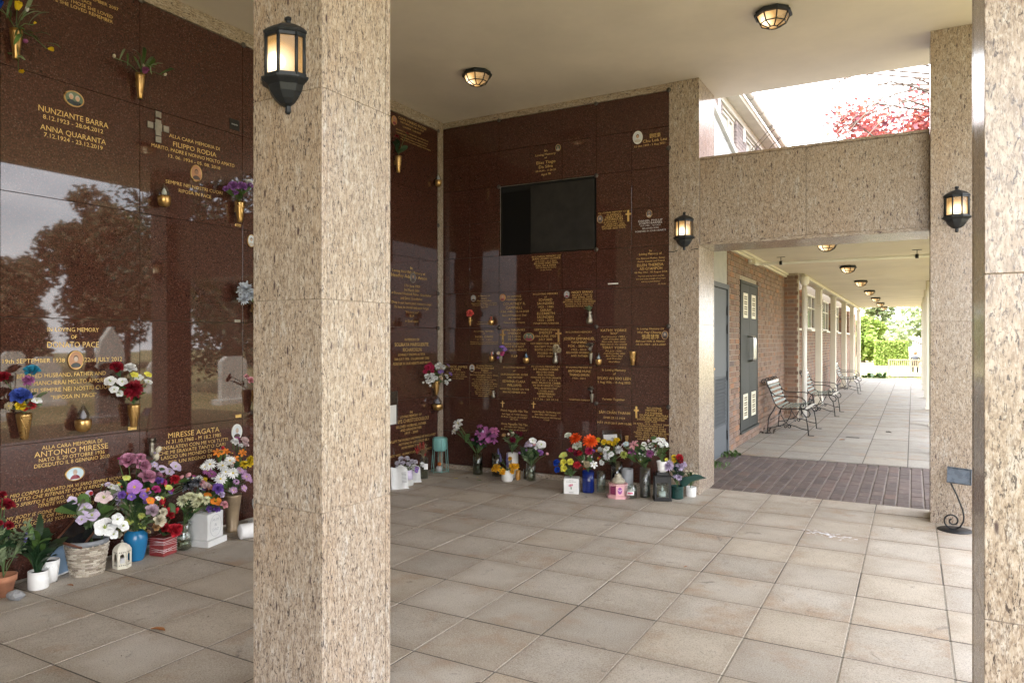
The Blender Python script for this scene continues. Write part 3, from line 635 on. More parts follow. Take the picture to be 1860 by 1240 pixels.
# flowers: kind colour x y z size
BQ={
'mauve':"rose mauve -4.58 2.941 0.667 0.116;rose mauve -4.58 3.016 0.681 0.063;rose mauve -4.58 3.047 0.622 0.093;rose mauve -4.58 3.065 0.538 0.111;bud cream -4.58 3.158 0.717 0.056;bud cream -4.58 3.144 0.667 0.06;daisy lilac -4.58 3.125 0.618 0.052;orchid lilac -4.58 3.182 0.575 0.078;orchid lilac -4.58 3.235 0.549 0.07;orchid lilac -4.58 3.279 0.578 0.084;rose violet -4.58 3.154 0.502 0.06;rose magenta -4.58 3.193 0.482 0.052;carn red -4.58 3.288 0.488 0.075;bud pink -4.58 3.394 0.501 0.05;bud yellow -4.58 3.43 0.471 0.027;bud pink -4.58 3.338 0.497 0.036",
'white_orchid':"orchid blush -4.56 2.755 0.46 0.104;orchid lilac -4.56 2.559 0.482 0.058;orchid lilac -4.56 2.636 0.42 0.086;orchid lilac -4.56 2.675 0.364 0.095;orchid lilac -4.56 2.617 0.35 0.063;orchid white -4.56 2.805 0.523 0.065;daisy white -4.56 2.838 0.509 0.057;daisy lilac -4.56 2.78 0.544 0.04;bud red -4.56 2.671 0.507 0.032",
'purple':"orchid purple -4.48 2.915 0.507 0.098;rose violet -4.48 2.83 0.474 0.052;orchid violet -4.48 2.889 0.451 0.053;orchid violet -4.48 2.976 0.442 0.054;bud orange -4.48 3.003 0.479 0.033;rose magenta -4.48 3.071 0.462 0.063;orchid orange -4.48 3.025 0.399 0.059;orchid white -4.48 3.085 0.401 0.042;bud red -4.48 3.112 0.366 0.034;bud red -4.48 3.103 0.384 0.034;orchid lime -4.48 2.855 0.579 0.049;orchid lime -4.48 3.159 0.463 0.047",
'hellebore':"orchid white -4.42 2.683 0.302 0.129;orchid white -4.42 2.755 0.34 0.079;orchid white -4.42 2.788 0.293 0.076;orchid white -4.42 2.735 0.25 0.063",
'blue_vase':"rose cream -4.662 2.932 0.352 0.084;rose cream -4.593 2.971 0.339 0.071;rose palemauve -4.476 3.036 0.331 0.088;rose cream -4.417 3.069 0.322 0.054;rose cream -4.439 3.057 0.264 0.084;orchid lime -4.534 3.003 0.222 0.063;carn beige -4.615 2.958 0.18 0.059;rose rust -4.461 3.044 0.222 0.054;daisy lime -4.542 2.999 0.297 0.05;daisy beige -4.571 2.983 0.18 0.05;orchid lime -4.615 2.958 0.255 0.059;daisy beige -4.644 2.942 0.205 0.042",
'red_box':"rose red -4.467 3.169 0.27 0.064;rose red -4.505 3.148 0.184 0.081;rose red -4.456 3.175 0.167 0.094;rose red -4.426 3.192 0.189 0.051;rose red -4.52 3.14 0.373 0.043;bud red -4.49 3.157 0.313 0.039;bud red -4.426 3.192 0.313 0.034",
'cream':"carn butter -4.51 3.297 0.343 0.088;carn butter -4.464 3.323 0.37 0.07;carn butter -4.418 3.348 0.352 0.092;carn butter -4.376 3.372 0.348 0.062;carn butter -4.441 3.336 0.317 0.053;carn butter -4.487 3.31 0.378 0.053",
'marble':"orchid orange -4.431 3.504 0.307 0.086;rose pink -4.371 3.537 0.28 0.059;rose violet -4.466 3.484 0.248 0.056;rose violet -4.419 3.51 0.253 0.056;rose violet -4.423 3.508 0.397 0.081;rose blush -4.49 3.471 0.411 0.072;rose pink -4.514 3.457 0.438 0.05;rose salmon -4.462 3.486 0.402 0.045;rose grey -4.517 3.455 0.212 0.054;carn silver -4.596 3.411 0.429 0.118;carn silver -4.557 3.433 0.447 0.081;rose lilac -4.391 3.526 0.357 0.054",
'tan':"daisy white -4.55 3.631 0.437 0.089;daisy white -4.55 3.744 0.461 0.09;daisy white -4.55 3.665 0.53 0.089;daisy white -4.55 3.544 0.558 0.092;daisy white -4.55 3.496 0.547 0.064;daisy white -4.55 3.721 0.559 0.081;daisy white -4.55 3.687 0.479 0.08;daisy plum -4.55 3.533 0.513 0.069;daisy plum -4.55 3.576 0.479 0.065;daisy orchidc -4.55 3.849 0.463 0.077;daisy orchidc -4.55 3.873 0.411 0.078;daisy orchidc -4.55 3.813 0.469 0.072;daisy orchidc -4.55 3.909 0.385 0.073;daisy orchidc -4.55 3.75 0.331 0.059;daisy orchidc -4.55 3.861 0.326 0.056;daisy orchidc -4.55 3.79 0.386 0.053;carn yellow -4.55 3.849 0.511 0.068;carn yellow -4.55 3.903 0.518 0.073;carn yellow -4.55 3.909 0.546 0.059;lily orange -4.55 3.62 0.63 0.065;lily orange -4.55 3.767 0.562 0.067;lily orange -4.55 3.837 0.6 0.058;lily orange -4.55 3.687 0.63 0.057;bud red -4.55 3.665 0.666 0.038;daisy darkpink -4.55 3.744 0.613 0.057;rose white -4.55 3.767 0.696 0.057;rose blush -4.55 3.861 0.694 0.063;rose blush -4.55 3.873 0.658 0.049;rose white -4.55 3.819 0.66 0.038",
'redrose_end':"rose darkred -4.58 2.195 0.521 0.089;rose darkred -4.58 2.174 0.587 0.047;rose darkred -4.58 2.209 0.403 0.053;rose darkred -4.58 2.153 0.427 0.053",
'pinkrose':"rose pink -4.638 2.334 0.214 0.052",
'lavender':"spike lavender -4.655 2.21 0.375 0.036;spike lavender -4.64 2.218 0.357 0.036;spike lavender -4.627 2.226 0.321 0.03;spike lavender -4.666 2.204 0.333 0.036;spike lavender -4.535 2.277 0.33 0.03;spike lavender -4.645 2.215 0.393 0.033;spike lavender -4.674 2.199 0.369 0.033",
'lily_purple':"lily plum -4.086 6.754 0.425 0.181;lily plum -4.15 6.718 0.522 0.063;lily pinkplum -4.013 6.794 0.474 0.093;lily plum -4.162 6.711 0.449 0.093;lily plum -4.145 6.721 0.356 0.107;bud pinkplum -4.213 6.682 0.366 0.039;bud pinkplum -4.043 6.778 0.415 0.049;bud lilac -4.128 6.73 0.474 0.039",
'white_lily':"lily white -4.354 6.604 0.552 0.112;lily white -4.384 6.587 0.474 0.078;lily white -4.363 6.599 0.513 0.068",
'tulip':"tulip burgundy -3.662 6.751 0.462 0.071;tulip burgundy -3.695 6.733 0.481 0.052;carn burgundy -3.737 6.71 0.415 0.076;bud cream -3.774 6.689 0.472 0.036;bud cream -3.733 6.712 0.481 0.036;bud cream -3.753 6.7 0.5 0.036;bud cream -3.745 6.705 0.493 0.032;daisy rust -3.82 6.663 0.462 0.052",
'yellow':"carn gold -3.792 6.465 0.144 0.093;carn gold -3.735 6.497 0.107 0.07;carn gold -3.646 6.547 0.162 0.079;carn gold -3.614 6.565 0.162 0.07;carn gold -3.65 6.544 0.107 0.051;spike lavender -3.759 6.483 0.255 0.042;spike lavender -3.703 6.515 0.264 0.042;spike lavender -3.776 6.474 0.32 0.032;spike lavender -3.695 6.519 0.209 0.042;carn gold -3.824 6.447 0.13 0.046;spike lavender -3.686 6.524 0.19 0.037",
'orchid':"orchid white -3.475 6.669 0.423 0.079;orchid white -3.402 6.71 0.381 0.107;rose plumlight -3.41 6.706 0.298 0.065;daisy lilac -3.519 6.644 0.4 0.065;daisy lilac -3.536 6.635 0.372 0.051;daisy pink -3.471 6.671 0.391 0.047;bud plumlight -3.532 6.637 0.326 0.033;orchid white -3.438 6.69 0.354 0.074;daisy lilac -3.495 6.658 0.377 0.051;bud plumlight -3.592 6.603 0.298 0.033",
'whiterose':"rose whitelilac -4.543 5.824 0.27 0.061;rose whitelilac -4.579 5.804 0.223 0.056;rose whitelilac -4.532 5.83 0.223 0.056;rose whitelilac -4.493 5.851 0.27 0.059;rose whitelilac -4.481 5.858 0.215 0.059;rose whitelilac -4.45 5.876 0.241 0.054;rose whitelilac -4.424 5.89 0.235 0.047;daisy violet -4.404 5.901 0.176 0.049;daisy violet -4.414 5.896 0.147 0.047;rose whitelilac -4.573 5.807 0.194 0.047;rose white -4.358 5.927 0.212 0.053",
'reddry':"spike red -4.585 6.256 0.353 0.043;spike red -4.617 6.238 0.341 0.043;spike red -4.639 6.226 0.316 0.04;spike red -4.569 6.265 0.279 0.037;spike red -4.655 6.217 0.297 0.035",
'cornerwall':"rose white -4.64 6.406 1.082 0.063;rose white -4.64 6.503 1.091 0.059;rose white -4.64 6.58 1.058 0.054;rose peach -4.64 6.659 1.054 0.058;rose white -4.64 6.417 1.025 0.057;rose white -4.64 6.492 1.04 0.057;rose white -4.64 6.762 1.06 0.059;rose white -4.64 6.773 0.996 0.061;bud white -4.64 6.843 1.023 0.037;bud white -4.64 6.332 1.019 0.035;bud white -4.64 6.427 0.977 0.041;carn crimson -4.64 6.395 1.177 0.076;carn crimson -4.64 6.481 1.181 0.064;carn crimson -4.64 6.353 1.135 0.053;carn crimson -4.64 6.449 1.214 0.053;carn crimson -4.64 6.492 1.136 0.046;carn white -4.64 6.592 1.184 0.075;carn white -4.64 6.693 1.174 0.063;daisy violet -4.64 6.625 1.118 0.047;daisy violet -4.64 6.682 1.129 0.052;daisy violet -4.64 6.785 1.184 0.047;daisy violet -4.64 6.832 1.09 0.056;carn white -4.64 6.636 1.208 0.052",
'yellowroses':"orchid lime -2.933 6.272 0.367 0.084;rose lemon -2.933 6.272 0.304 0.063;rose lemon -2.878 6.303 0.304 0.067;rose lemon -2.933 6.272 0.244 0.067;rose blue -2.988 6.241 0.298 0.069;rose blue -2.983 6.244 0.232 0.057;carn red -2.823 6.333 0.28 0.075",
'dahlia':"rose whitegreen -2.825 6.358 0.456 0.099;daisy2 orangered -2.72 6.417 0.498 0.138;daisy2 orangered -2.84 6.35 0.525 0.12;carn crimson -2.73 6.411 0.408 0.087;carn red -2.806 6.369 0.39 0.057;carn crimson -2.887 6.323 0.42 0.057;carn burgundy -2.84 6.35 0.384 0.069;carn violet -2.694 6.432 0.408 0.036;bud cream -2.733 6.41 0.36 0.025;carn beige -2.746 6.402 0.282 0.066;lily white -2.688 6.435 0.276 0.066;bud lilac -2.709 6.423 0.354 0.03;daisy beige -2.772 6.388 0.306 0.036;bud cream -2.783 6.382 0.306 0.024",
'yellow2':"rose yellow -2.658 6.616 0.472 0.064;rose yellow -2.707 6.589 0.49 0.058;rose yellow -2.613 6.641 0.466 0.056;rose yellow -2.578 6.66 0.454 0.061;rose yellow -2.546 6.678 0.487 0.064;carn white -2.53 6.687 0.398 0.089;orchid white -2.637 6.628 0.404 0.067;carn white -2.634 6.629 0.331 0.077;carn white -2.674 6.607 0.27 0.052;orchid white -2.594 6.652 0.355 0.055;bud red -2.696 6.595 0.325 0.026;bud red -2.707 6.589 0.306 0.022;carn white -2.653 6.619 0.374 0.043;daisy orange -2.723 6.58 0.392 0.031",
'lilies':"lily pink -2.273 6.419 0.492 0.087;lily plum -2.295 6.407 0.43 0.072;carn plum -2.214 6.452 0.461 0.045;orchid white -2.137 6.495 0.496 0.051;orchid white -2.167 6.478 0.467 0.051;orchid white -2.197 6.461 0.505 0.051;bud blush -2.159 6.483 0.536 0.031;orchid white -2.126 6.501 0.452 0.031;carn plum -2.151 6.487 0.418 0.078;bud white -2.233 6.442 0.418 0.028;bud white -2.208 6.455 0.408 0.025;bud white -2.189 6.466 0.39 0.025;bud white -2.224 6.446 0.362 0.025;carn lime -2.36 6.37 0.405 0.075;daisy paleblue -2.339 6.382 0.505 0.056;daisy paleblue -2.355 6.373 0.511 0.037",
'whiteorchid':"orchid white -2.078 6.432 0.554 0.057;orchid white -2.052 6.447 0.56 0.05;orchid white -2.019 6.465 0.554 0.05;orchid white -1.992 6.48 0.517 0.044;orchid white -2.025 6.462 0.502 0.044;orchid white -2.041 6.453 0.523 0.038;orchid white -1.982 6.486 0.499 0.026;bud red -2.073 6.435 0.499 0.025;bud cream -2.057 6.444 0.462 0.028;bud cream -2.062 6.441 0.446 0.022;orchid white -2.089 6.426 0.566 0.037;orchid white -2.006 6.472 0.535 0.037",
'lilacmum':"carn lilac -1.979 6.519 0.315 0.102;carn lilac -1.893 6.567 0.303 0.096;carn lilac -1.855 6.588 0.328 0.059;rose yellow -1.936 6.543 0.392 0.051;rose yellow -1.936 6.543 0.358 0.049;rose red -1.89 6.569 0.389 0.068;rose darkred -1.882 6.573 0.358 0.057;daisy lemon -1.995 6.51 0.371 0.037",
'whitesmall':"daisy cream -1.87 6.733 0.241 0.032;daisy cream -1.843 6.748 0.216 0.03;daisy cream -1.815 6.763 0.216 0.028;daisy cream -1.788 6.779 0.21 0.028;daisy cream -1.757 6.796 0.178 0.026;daisy cream -1.876 6.73 0.21 0.025;daisy cream -1.832 6.754 0.241 0.026;daisy cream -1.799 6.773 0.185 0.025",
'vaseA':"tulip yellow -4.64 2.286 3.453 0.066;tulip yellow -4.64 2.465 3.275 0.041;tulip yellow -4.64 2.3 3.081 0.04;bud plum -4.64 2.327 3.266 0.036;tulip yellow -4.64 2.38 3.402 0.023;tulip white -4.64 2.338 3.457 0.034;tulip blue -4.64 2.187 3.423 0.065",
'vaseB':"tulip plum -4.64 3.091 3.333 0.071;bud cream -4.64 2.873 3.361 0.03;bud cream -4.64 3.244 3.357 0.026;bud cream -4.64 3.078 3.361 0.026",
'vaseC':"rose plumlight -4.64 3.828 2.67 0.087;rose plumlight -4.64 3.912 2.686 0.083;rose plumlight -4.64 3.853 2.631 0.044;rose white -4.64 3.976 2.727 0.06;rose plumlight -4.64 3.976 2.705 0.063;rose plumlight -4.64 3.771 2.652 0.049",
'vaseD':"rose darkred -4.64 2.211 1.264 0.071;rose teal -4.64 2.366 1.288 0.088;carn plum -4.64 2.343 1.236 0.069;rose royal -4.64 2.304 1.138 0.117;orchid white -4.64 2.39 1.109 0.054;carn red -4.64 2.364 1.088 0.052;daisy beige -4.64 2.241 1.093 0.055;rose yellow -4.64 2.302 1.088 0.061;rose red -4.64 2.322 1.069 0.033",
'vaseE':"rose darkred -4.64 2.883 1.29 0.089;carn darkred -4.64 3.0 1.14 0.14;rose white -4.64 2.976 1.278 0.088;orchid white -4.64 2.847 1.204 0.077;orchid white -4.64 2.924 1.194 0.07;orchid white -4.64 2.873 1.147 0.06;orchid white -4.64 3.05 1.22 0.064;orchid white -4.64 3.112 1.185 0.06;orchid white -4.64 2.918 1.12 0.05;orchid lemon -4.64 3.016 1.24 0.051;orchid lemon -4.64 3.112 1.236 0.052",
'vaseF':"carn silverblue -4.64 3.958 1.884 0.134;carn silverblue -4.64 3.939 1.809 0.089;carn silverblue -4.64 4.004 1.842 0.105",
'vaseG':"rose pink -4.64 3.994 1.154 0.06;rose pink -4.64 3.967 1.192 0.037",
'vaseH':"rose darkred -4.64 5.881 3.578 0.045;rose darkred -4.64 6.026 3.636 0.037;bud white -4.64 5.881 3.516 0.021",
'vaseI':"rose coral -4.328 6.79 1.774 0.085;rose coral -4.352 6.79 1.774 0.05",
'vaseJ':"orchid violet -3.932 6.79 1.408 0.044;orchid violet -3.876 6.79 1.374 0.048;orchid violet -3.904 6.79 1.398 0.044;daisy peach -3.96 6.79 1.334 0.044;carn magenta -3.926 6.79 1.33 0.049;orchid violet -3.96 6.79 1.286 0.029;daisy magenta -3.898 6.79 1.34 0.034",
'vaseK':"carn beige -3.261 6.79 1.399 0.072;carn beige -3.232 6.79 1.374 0.059;carn beige -3.282 6.79 1.373 0.052",
}
# ================================================================== GROUND AND PAVING
g=MB()
gx=[-120,-30,-8,2.1,8,30,120]; gy=[-60,-12,7,30.6,36,42,70,160]
def gz(x,y): return -0.03 if y<31 else (-0.16 if y<37 else -0.47)
vs=[(x,y,gz(x,y)) for y in gy for x in gx]; n=len(gx)
g.add(vs,[[j*n+i,j*n+i+1,(j+1)*n+i+1,(j+1)*n+i] for j in range(len(gy)-1) for i in range(n-1)])
m,t,p,o=newmat('lawn_grass'); v=coords(t,False)
c=ramp(t,noise(t,v,.35,5,.6),[(.3,(.17,.16,.06)),(.55,(.28,.235,.105)),(.75,(.36,.30,.16))])
c=mix(t,c,(.09,.10,.03),ramp(t,noise(t,v,9,4,.7),[(.5,0.),(.7,.5)])); t.links.new(c,p.inputs['Base Color']); p.inputs['Roughness'].default_value=.9
bump(t,p,noise(t,v,30,4,.7),.8,.05); M_LAWN=m
tag(obj('ground',g,M_LAWN,None,(0,0,0)),kind='structure')
def paving(name,xs,ys,mat,gap,top=0.0,bed=M_BED,strips=None,drop=None):
    st=MB(); st.box(xs[0]-.1,xs[-1],ys[0]-.1,ys[-1],-.12,top-.011)
    root=obj(name,st,bed,None,(0,0,0)); tag(root,kind='structure')
    cache={}; r=random.Random(3)
    for j in range(len(ys)-1):
        for i in range(len(xs)-1):
            if drop and drop(xs[i],xs[i+1],ys[j],ys[j+1]): continue
            wx=round(xs[i+1]-xs[i]-gap,3); wy=round(ys[j+1]-ys[j]-gap,3)
            if (wx,wy) not in cache:
                b=MB(); b.cbox(-wx/2,wx/2,-wy/2,wy/2,-.04,0,.002); cache[wx,wy]=b.mesh('tile',mat)
            o=link('tile',cache[wx,wy],root,((xs[i]+xs[i+1])/2,(ys[j]+ys[j+1])/2,top+r.uniform(-.0015,.0015)))
            o.rotation_euler=(r.uniform(-.002,.002),r.uniform(-.002,.002),0)
    ms=MB(); md_=MB(); rr=random.Random(9)
    for x in xs[1:-1]:
        for y0,y1 in zip(ys[:-1],ys[1:]):
            (ms if strips and rr.random()<.55 else md_).box(x-gap/2+.0005,x+gap/2-.0005,y0,y1-.0004,top-.0105,top-rr.uniform(.0012,.003),skip='b')
    for y in ys[1:-1]: md_.box(xs[0],xs[-1],y-gap/2+.0005,y+gap/2-.0005,top-.0102,top-.0010,skip='b')
    if strips: tag(obj('mortar_joint',ms,strips,root),kind='stuff')
    tag(obj('dark_joint',md_,bed,root),kind='stuff')
    return root
xs=[-2.526+.4477*i for i in range(-5,11)]; ys=[2.760+.4604*j for j in range(-4,10)]+[7.245]
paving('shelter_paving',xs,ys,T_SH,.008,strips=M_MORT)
xc=[-2.13,-1.955,-1.48,-1.005,-.53,-.055,.42,.62]; yc=[9.575+.61*k for k in range(36)]
paving('walkway_paving',xc,yc,T_CO,.011)
# brick paver strip between the two
st=MB(); st.box(-2.2,.62,7.25,9.57,-.12,-.014); root=obj('paver_strip',st,simple('paver_joint',(.30,.26,.24),.9,bs=.3),None,(0,0,0)); tag(root,kind='structure')
pb=MB(); pb.cbox(-.0485,.0485,-.1035,.1035,-.05,0,.004); pm=pb.mesh('paver',M_PAVER)
r=random.Random(5); k=0; x=-2.14
while x<.55:
    y=7.36-(.107 if k%2 else 0)
    while y<9.52:
        o=link('paver',pm,root,(x+.055,min(y,9.46),-.003+r.uniform(-.002,.002))); o.rotation_euler=(r.uniform(-.01,.01),r.uniform(-.01,.01),r.uniform(-.01,.01)); y+=.2155
    x+=.1115; k+=1

# ================================================================== GRANITE PILLARS, BEAM
def slab(parent,x0,x1,y0,y1,z0,z1,mat=None,c=.0015,name='granite_slab'):
    ox=((x0+x1)/2,(y0+y1)/2,(z0+z1)/2); b=MB(); b.cbox(x0,x1,y0,y1,z0,z1,c); return obj(name,b,mat or G_V,parent,ox)
def pillar(label,x0,x1,y0,y1,zs,group=None):
    t=thing('granite_pillar',label,'pillar',(x0,y0,0),group)
    b=MB(); b.box(x0+.004,x1-.004,y0+.004,y1-.004,-.05,zs[-1]); obj('core',b,M_GREYM,t)
    for a,c in zip(zs[:-1],zs[1:]):
        a+=.0007; c-=.0007; s=.029
        slab(t,x0,x1,y0,y0+s,a,c); slab(t,x0,x1,y1-s,y1,a,c)
        slab(t,x0+.001,x0+s,y0+s+.003,y1-s-.003,a,c); slab(t,x1-s,x1-.001,y0+s+.003,y1-s-.003,a,c)
    return t
zs=[0,.098,.845,1.63,2.405,3.19,3.985]
pillar('beige speckled granite pillar closest to the camera with a lit lantern on its face',-2.246,-1.885,1.95,2.343,zs)
pillar('beige granite pillar cut off by the right edge of the photo',.142,.51,1.95,2.343,zs)
pillar('granite corner pillar with lantern and black iron stand at its foot',.124,.49,6.744,7.15,zs)
pillar('granite end pillar between the dark memorial wall and the walkway opening',-2.075,-1.783,6.852,7.45,zs)
# beam
bt=thing('granite_beam','wide granite lintel beam bridging the walkway opening','beam',(-1.78,6.88,2.385))
b=MB(); b.box(-1.781,.123,6.91,7.40,2.42,3.19); obj('core',b,M_GREYM,bt)
xb=[-1.781,-.834,.122]
for a,c in zip(xb[:-1],xb[1:]):
    slab(bt,a+.0015,c-.0015,6.88,6.909,2.418,3.20); slab(bt,a+.0015,c-.0015,7.401,7.43,2.418,3.20)
    slab(bt,a+.0015,c-.0015,6.872,7.438,2.385,2.416,G_HX); slab(bt,a+.0015,c-.0015,6.868,7.442,3.202,3.226,G_HX,name='coping')

# ================================================================== MEMORIAL WALLS
TILT=random.Random(11)
LW=thing('memorial_wall','long red brown granite wall of memorial panels along the left side','memorial wall',(-4.75,2.2,0))
b=MB(); b.box(-6.2,-4.785,-4.5,7.6,-.1,5.2); obj('backing_wall',b,M_GREYM,LW)
YL=[1.358,2.244,3.13,4.016,4.93,5.84,6.755]; ZL=[.02,.843,1.618,2.375,3.13,3.868]
PAN={'L':[], 'B':[]}
def panel(wall,a0,a1,z0,z1,par):
    gp=.0016
    if wall=='L':
        b=MB(); b.cbox(-4.783,-4.75,a0+gp,a1-gp,z0+gp,z1-gp,.0008); o=obj('granite_panel',b,G_D,par,(-4.7665,(a0+a1)/2,(z0+z1)/2))
        o.rotation_euler=(0,TILT.uniform(-.0015,.0015),TILT.uniform(-.0022,.0022))
    else:
        b=MB(); b.cbox(a0+gp,a1-gp,6.87,6.903,z0+gp,z1-gp,.0008); o=obj('granite_panel',b,G_D,par,((a0+a1)/2,6.8865,(z0+z1)/2))
        o.rotation_euler=(TILT.uniform(-.0015,.0015),0,TILT.uniform(-.0022,.0022))
    PAN[wall].append((a0,a1,z0,z1,o)); return o
for a0,a1 in zip(YL[:-1],YL[1:]):
    for z0,z1 in zip(ZL[:-1],ZL[1:]): panel('L',a0,a1,z0,z1,LW)
for y0,y1 in ((-4.5,.15),(.15,3.13),(3.13,6.755)): slab(LW,-4.783,-4.738,y0+.001,y1-.001,3.872,3.984,G_HY,name='frieze')
slab(LW,-4.783,-4.738,6.757,6.849,.0,3.984,name='corner_trim')
BW=thing('memorial_wall','red brown granite back wall of small memorial panels with a black square niche','memorial wall',(-4.8,6.87,0))
b=MB(); b.box(-4.78,-2.08,6.906,7.44,-.1,3.98); obj('backing_wall',b,M_MORT,BW)
XB=[-4.769,-4.387,-4.004,-3.618,-3.234,-2.846,-2.463,-2.078]; ZB=[.055,.437,.828,1.216,1.616,2.008,2.410,2.790,3.180,3.570,3.914]
for j,(z0,z1) in enumerate(zip(ZB[:-1],ZB[1:])):
    if j==9: cols=[(-4.769,-4.004),(-4.004,-2.846),(-2.846,-2.078)]
    elif j==0: cols=[(-4.769,-4.004),(-4.004,-3.234),(-3.234,-2.463),(-2.463,-2.078)]
    else: cols=list(zip(XB[:-1],XB[1:]))
    for a0,a1 in cols:
        if j in (6,7) and -4.01<a0<-2.9: continue
        panel('B',a0,a1,z0,z1,BW)
for a,c in ((-4.84,-4.004),(-4.004,-2.846),(-2.846,-2.076)): slab(BW,a+.001,c-.001,6.858,6.905,3.918,3.984,G_HX,name='frieze')
slab(BW,-4.845,-4.771,6.852,6.905,.0,3.915,name='corner_trim')
slab(BW,-4.768,-2.078,6.86,6.905,.0,.052,G_HX,name='plinth')
b=MB(); b.box(-4.0,-2.85,6.9035,6.905,2.413,3.177); obj('niche_back',b,M_NICHE,BW)
b=MB(); b.cbox(-3.978,-3.60,6.896,6.902,2.415,3.105,.003); obj('niche_board',b,simple('black_slate_board',(.006,.006,.006),.5,spec=.2),BW)
b=MB(); b.cbox(-3.612,-2.868,6.874,6.890,2.418,3.145,.003); obj('niche_board',b,M_BLACK,BW)
M_STUD=simple('dull_bronze_stud',(.10,.085,.075),.4,metal=.6)
sb=MB(); sb.lathe([(.024,0),(.022,.006),(.012,.011),(.002,.012)],10); sm_=sb.mesh('stud',M_STUD)
for y in (2.244,3.13,4.016,5.84): 
    o=link('stud',sm_,LW,(-4.739,y,3.87)); o.rotation_euler=(0,PI/2,0)
for z in (3.87,2.79,2.01,1.616,1.216): 
    o=link('stud',sm_,LW,(-4.74,6.755,z)); o.rotation_euler=(0,PI/2,0)
    for x in (-4.775,): o=link('stud',sm_,BW,(x,6.854,z)); o.rotation_euler=(PI/2,0,0)
for x,z in ((-4.004,3.914),(-2.846,3.914),(-2.078,3.914),(-2.078,3.35),(-2.08,1.616),(-2.08,.828),(-2.846,3.17),(-2.846,2.41),(-2.846,1.616),(-4.004,1.616),(-4.004,3.175),(-2.846,.828)):
    yy=6.849 if x>-2.1 else 6.867
    o=link('stud',sm_,BW,(x,yy,z)); o.rotation_euler=(PI/2,0,0)

FW_=thing('memorial_wall','unseen red brown wall added behind the camera to block front light','memorial wall',(-1.7,-3.2,0))
b=MB(); b.box(-4.78,-.2,-3.6,-3.2,-.1,3.98); obj('backing_wall',b,G_D,FW_)  # unseen wall added to hold back light from the front
# ---- inscriptions
tcv=bpy.data.curves.new('tmp_text','FONT'); tcv.resolution_u=2; tcv.align_x='CENTER'; tcv.align_y='CENTER'
tob=bpy.data.objects.new('tmp_text',tcv)
def text2d(s,width,cap,italic=False,offset=0.):
    tcv.body=s; tcv.size=1.0; tcv.shear=.28 if italic else 0; tcv.offset=offset
    me=tob.to_mesh(); vs=[tuple(v.co) for v in me.vertices]; fs=[list(p.vertices) for p in me.polygons]; tob.to_mesh_clear()
    if not vs: return [],[]
    x0=min(v[0] for v in vs); x1=max(v[0] for v in vs); ys_=[v[1] for v in vs]
    cx=(x0+x1)/2; k=width/max(1e-6,x1-x0); kc=cap/.69
    kc=max(kc,.62*k); cy=.36*1.0-0
    ymid=.0
    return [((v[0]-cx)*k,(v[1]-ymid)*kc) for v in vs],fs
def W(wall,a,z,out): return (-4.75+out,a,z) if wall=='L' else (a,6.87-out,z)
def find_panel(wall,a,z):
    for a0,a1,z0,z1,o in PAN[wall]:
        if a0<=a<=a1 and z0<=z<=z1: return o
    return (LW if wall=='L' else BW)
for wall,lines in TEXT:
    mb=MB()
    for s,a,z,wd,cap in lines:
        it=s.startswith('/'); s=s.lstrip('/')
        vs,fs=text2d(s,wd,cap,it,0.)
        if wall=='W': mb.add([W('B',a+x,z+y,.0016) for x,y in vs],fs)
        else: mb.add([W(wall,a+x,z+y,.0016) for x,y in vs],fs)
    wl='B' if wall=='W' else wall
    L0=lines[len(lines)//2]; pn=find_panel(wl,sum(l[1] for l in lines)/len(lines),L0[2])
    obj('inscription',mb,M_SILV if wall=='W' else M_GOLD,pn)
# ---- oval portraits (flat prints behind glaze), generic head and shoulders
PB=[(.55,.68,.75),(.12,.16,.11),(.45,.22,.12),(.62,.66,.70),(.16,.14,.15),(.40,.42,.45)]
pm_=[simple('portrait_background',c,.25) for c in PB]
pk=[simple('portrait_jacket',c,.25) for c in ((.03,.04,.05),(.55,.5,.45),(.09,.06,.05),(.25,.05,.07))]
psk=[simple('portrait_skin',c,.25) for c in ((.52,.33,.23),(.30,.17,.11),(.50,.38,.30))]
phr=[simple('portrait_hair',c,.25) for c in ((.02,.018,.015),(.45,.43,.40),(.10,.06,.04))]
M_RIM_W=simple('white_ceramic_rim',(.8,.79,.75),.2)
def ell(mb,wall,a,z,ra,rz,out,mi,n=20,clip=None):
    vs=[W(wall,a,z,out)]
    for k in range(n):
        th=2*PI*k/n; vs.append(W(wall,a+ra*math.cos(th),z+rz*math.sin(th),out))
    mb.add(vs,[[0,1+k,1+(k+1)%n] for k in range(n)],mi)
pr=random.Random(2)
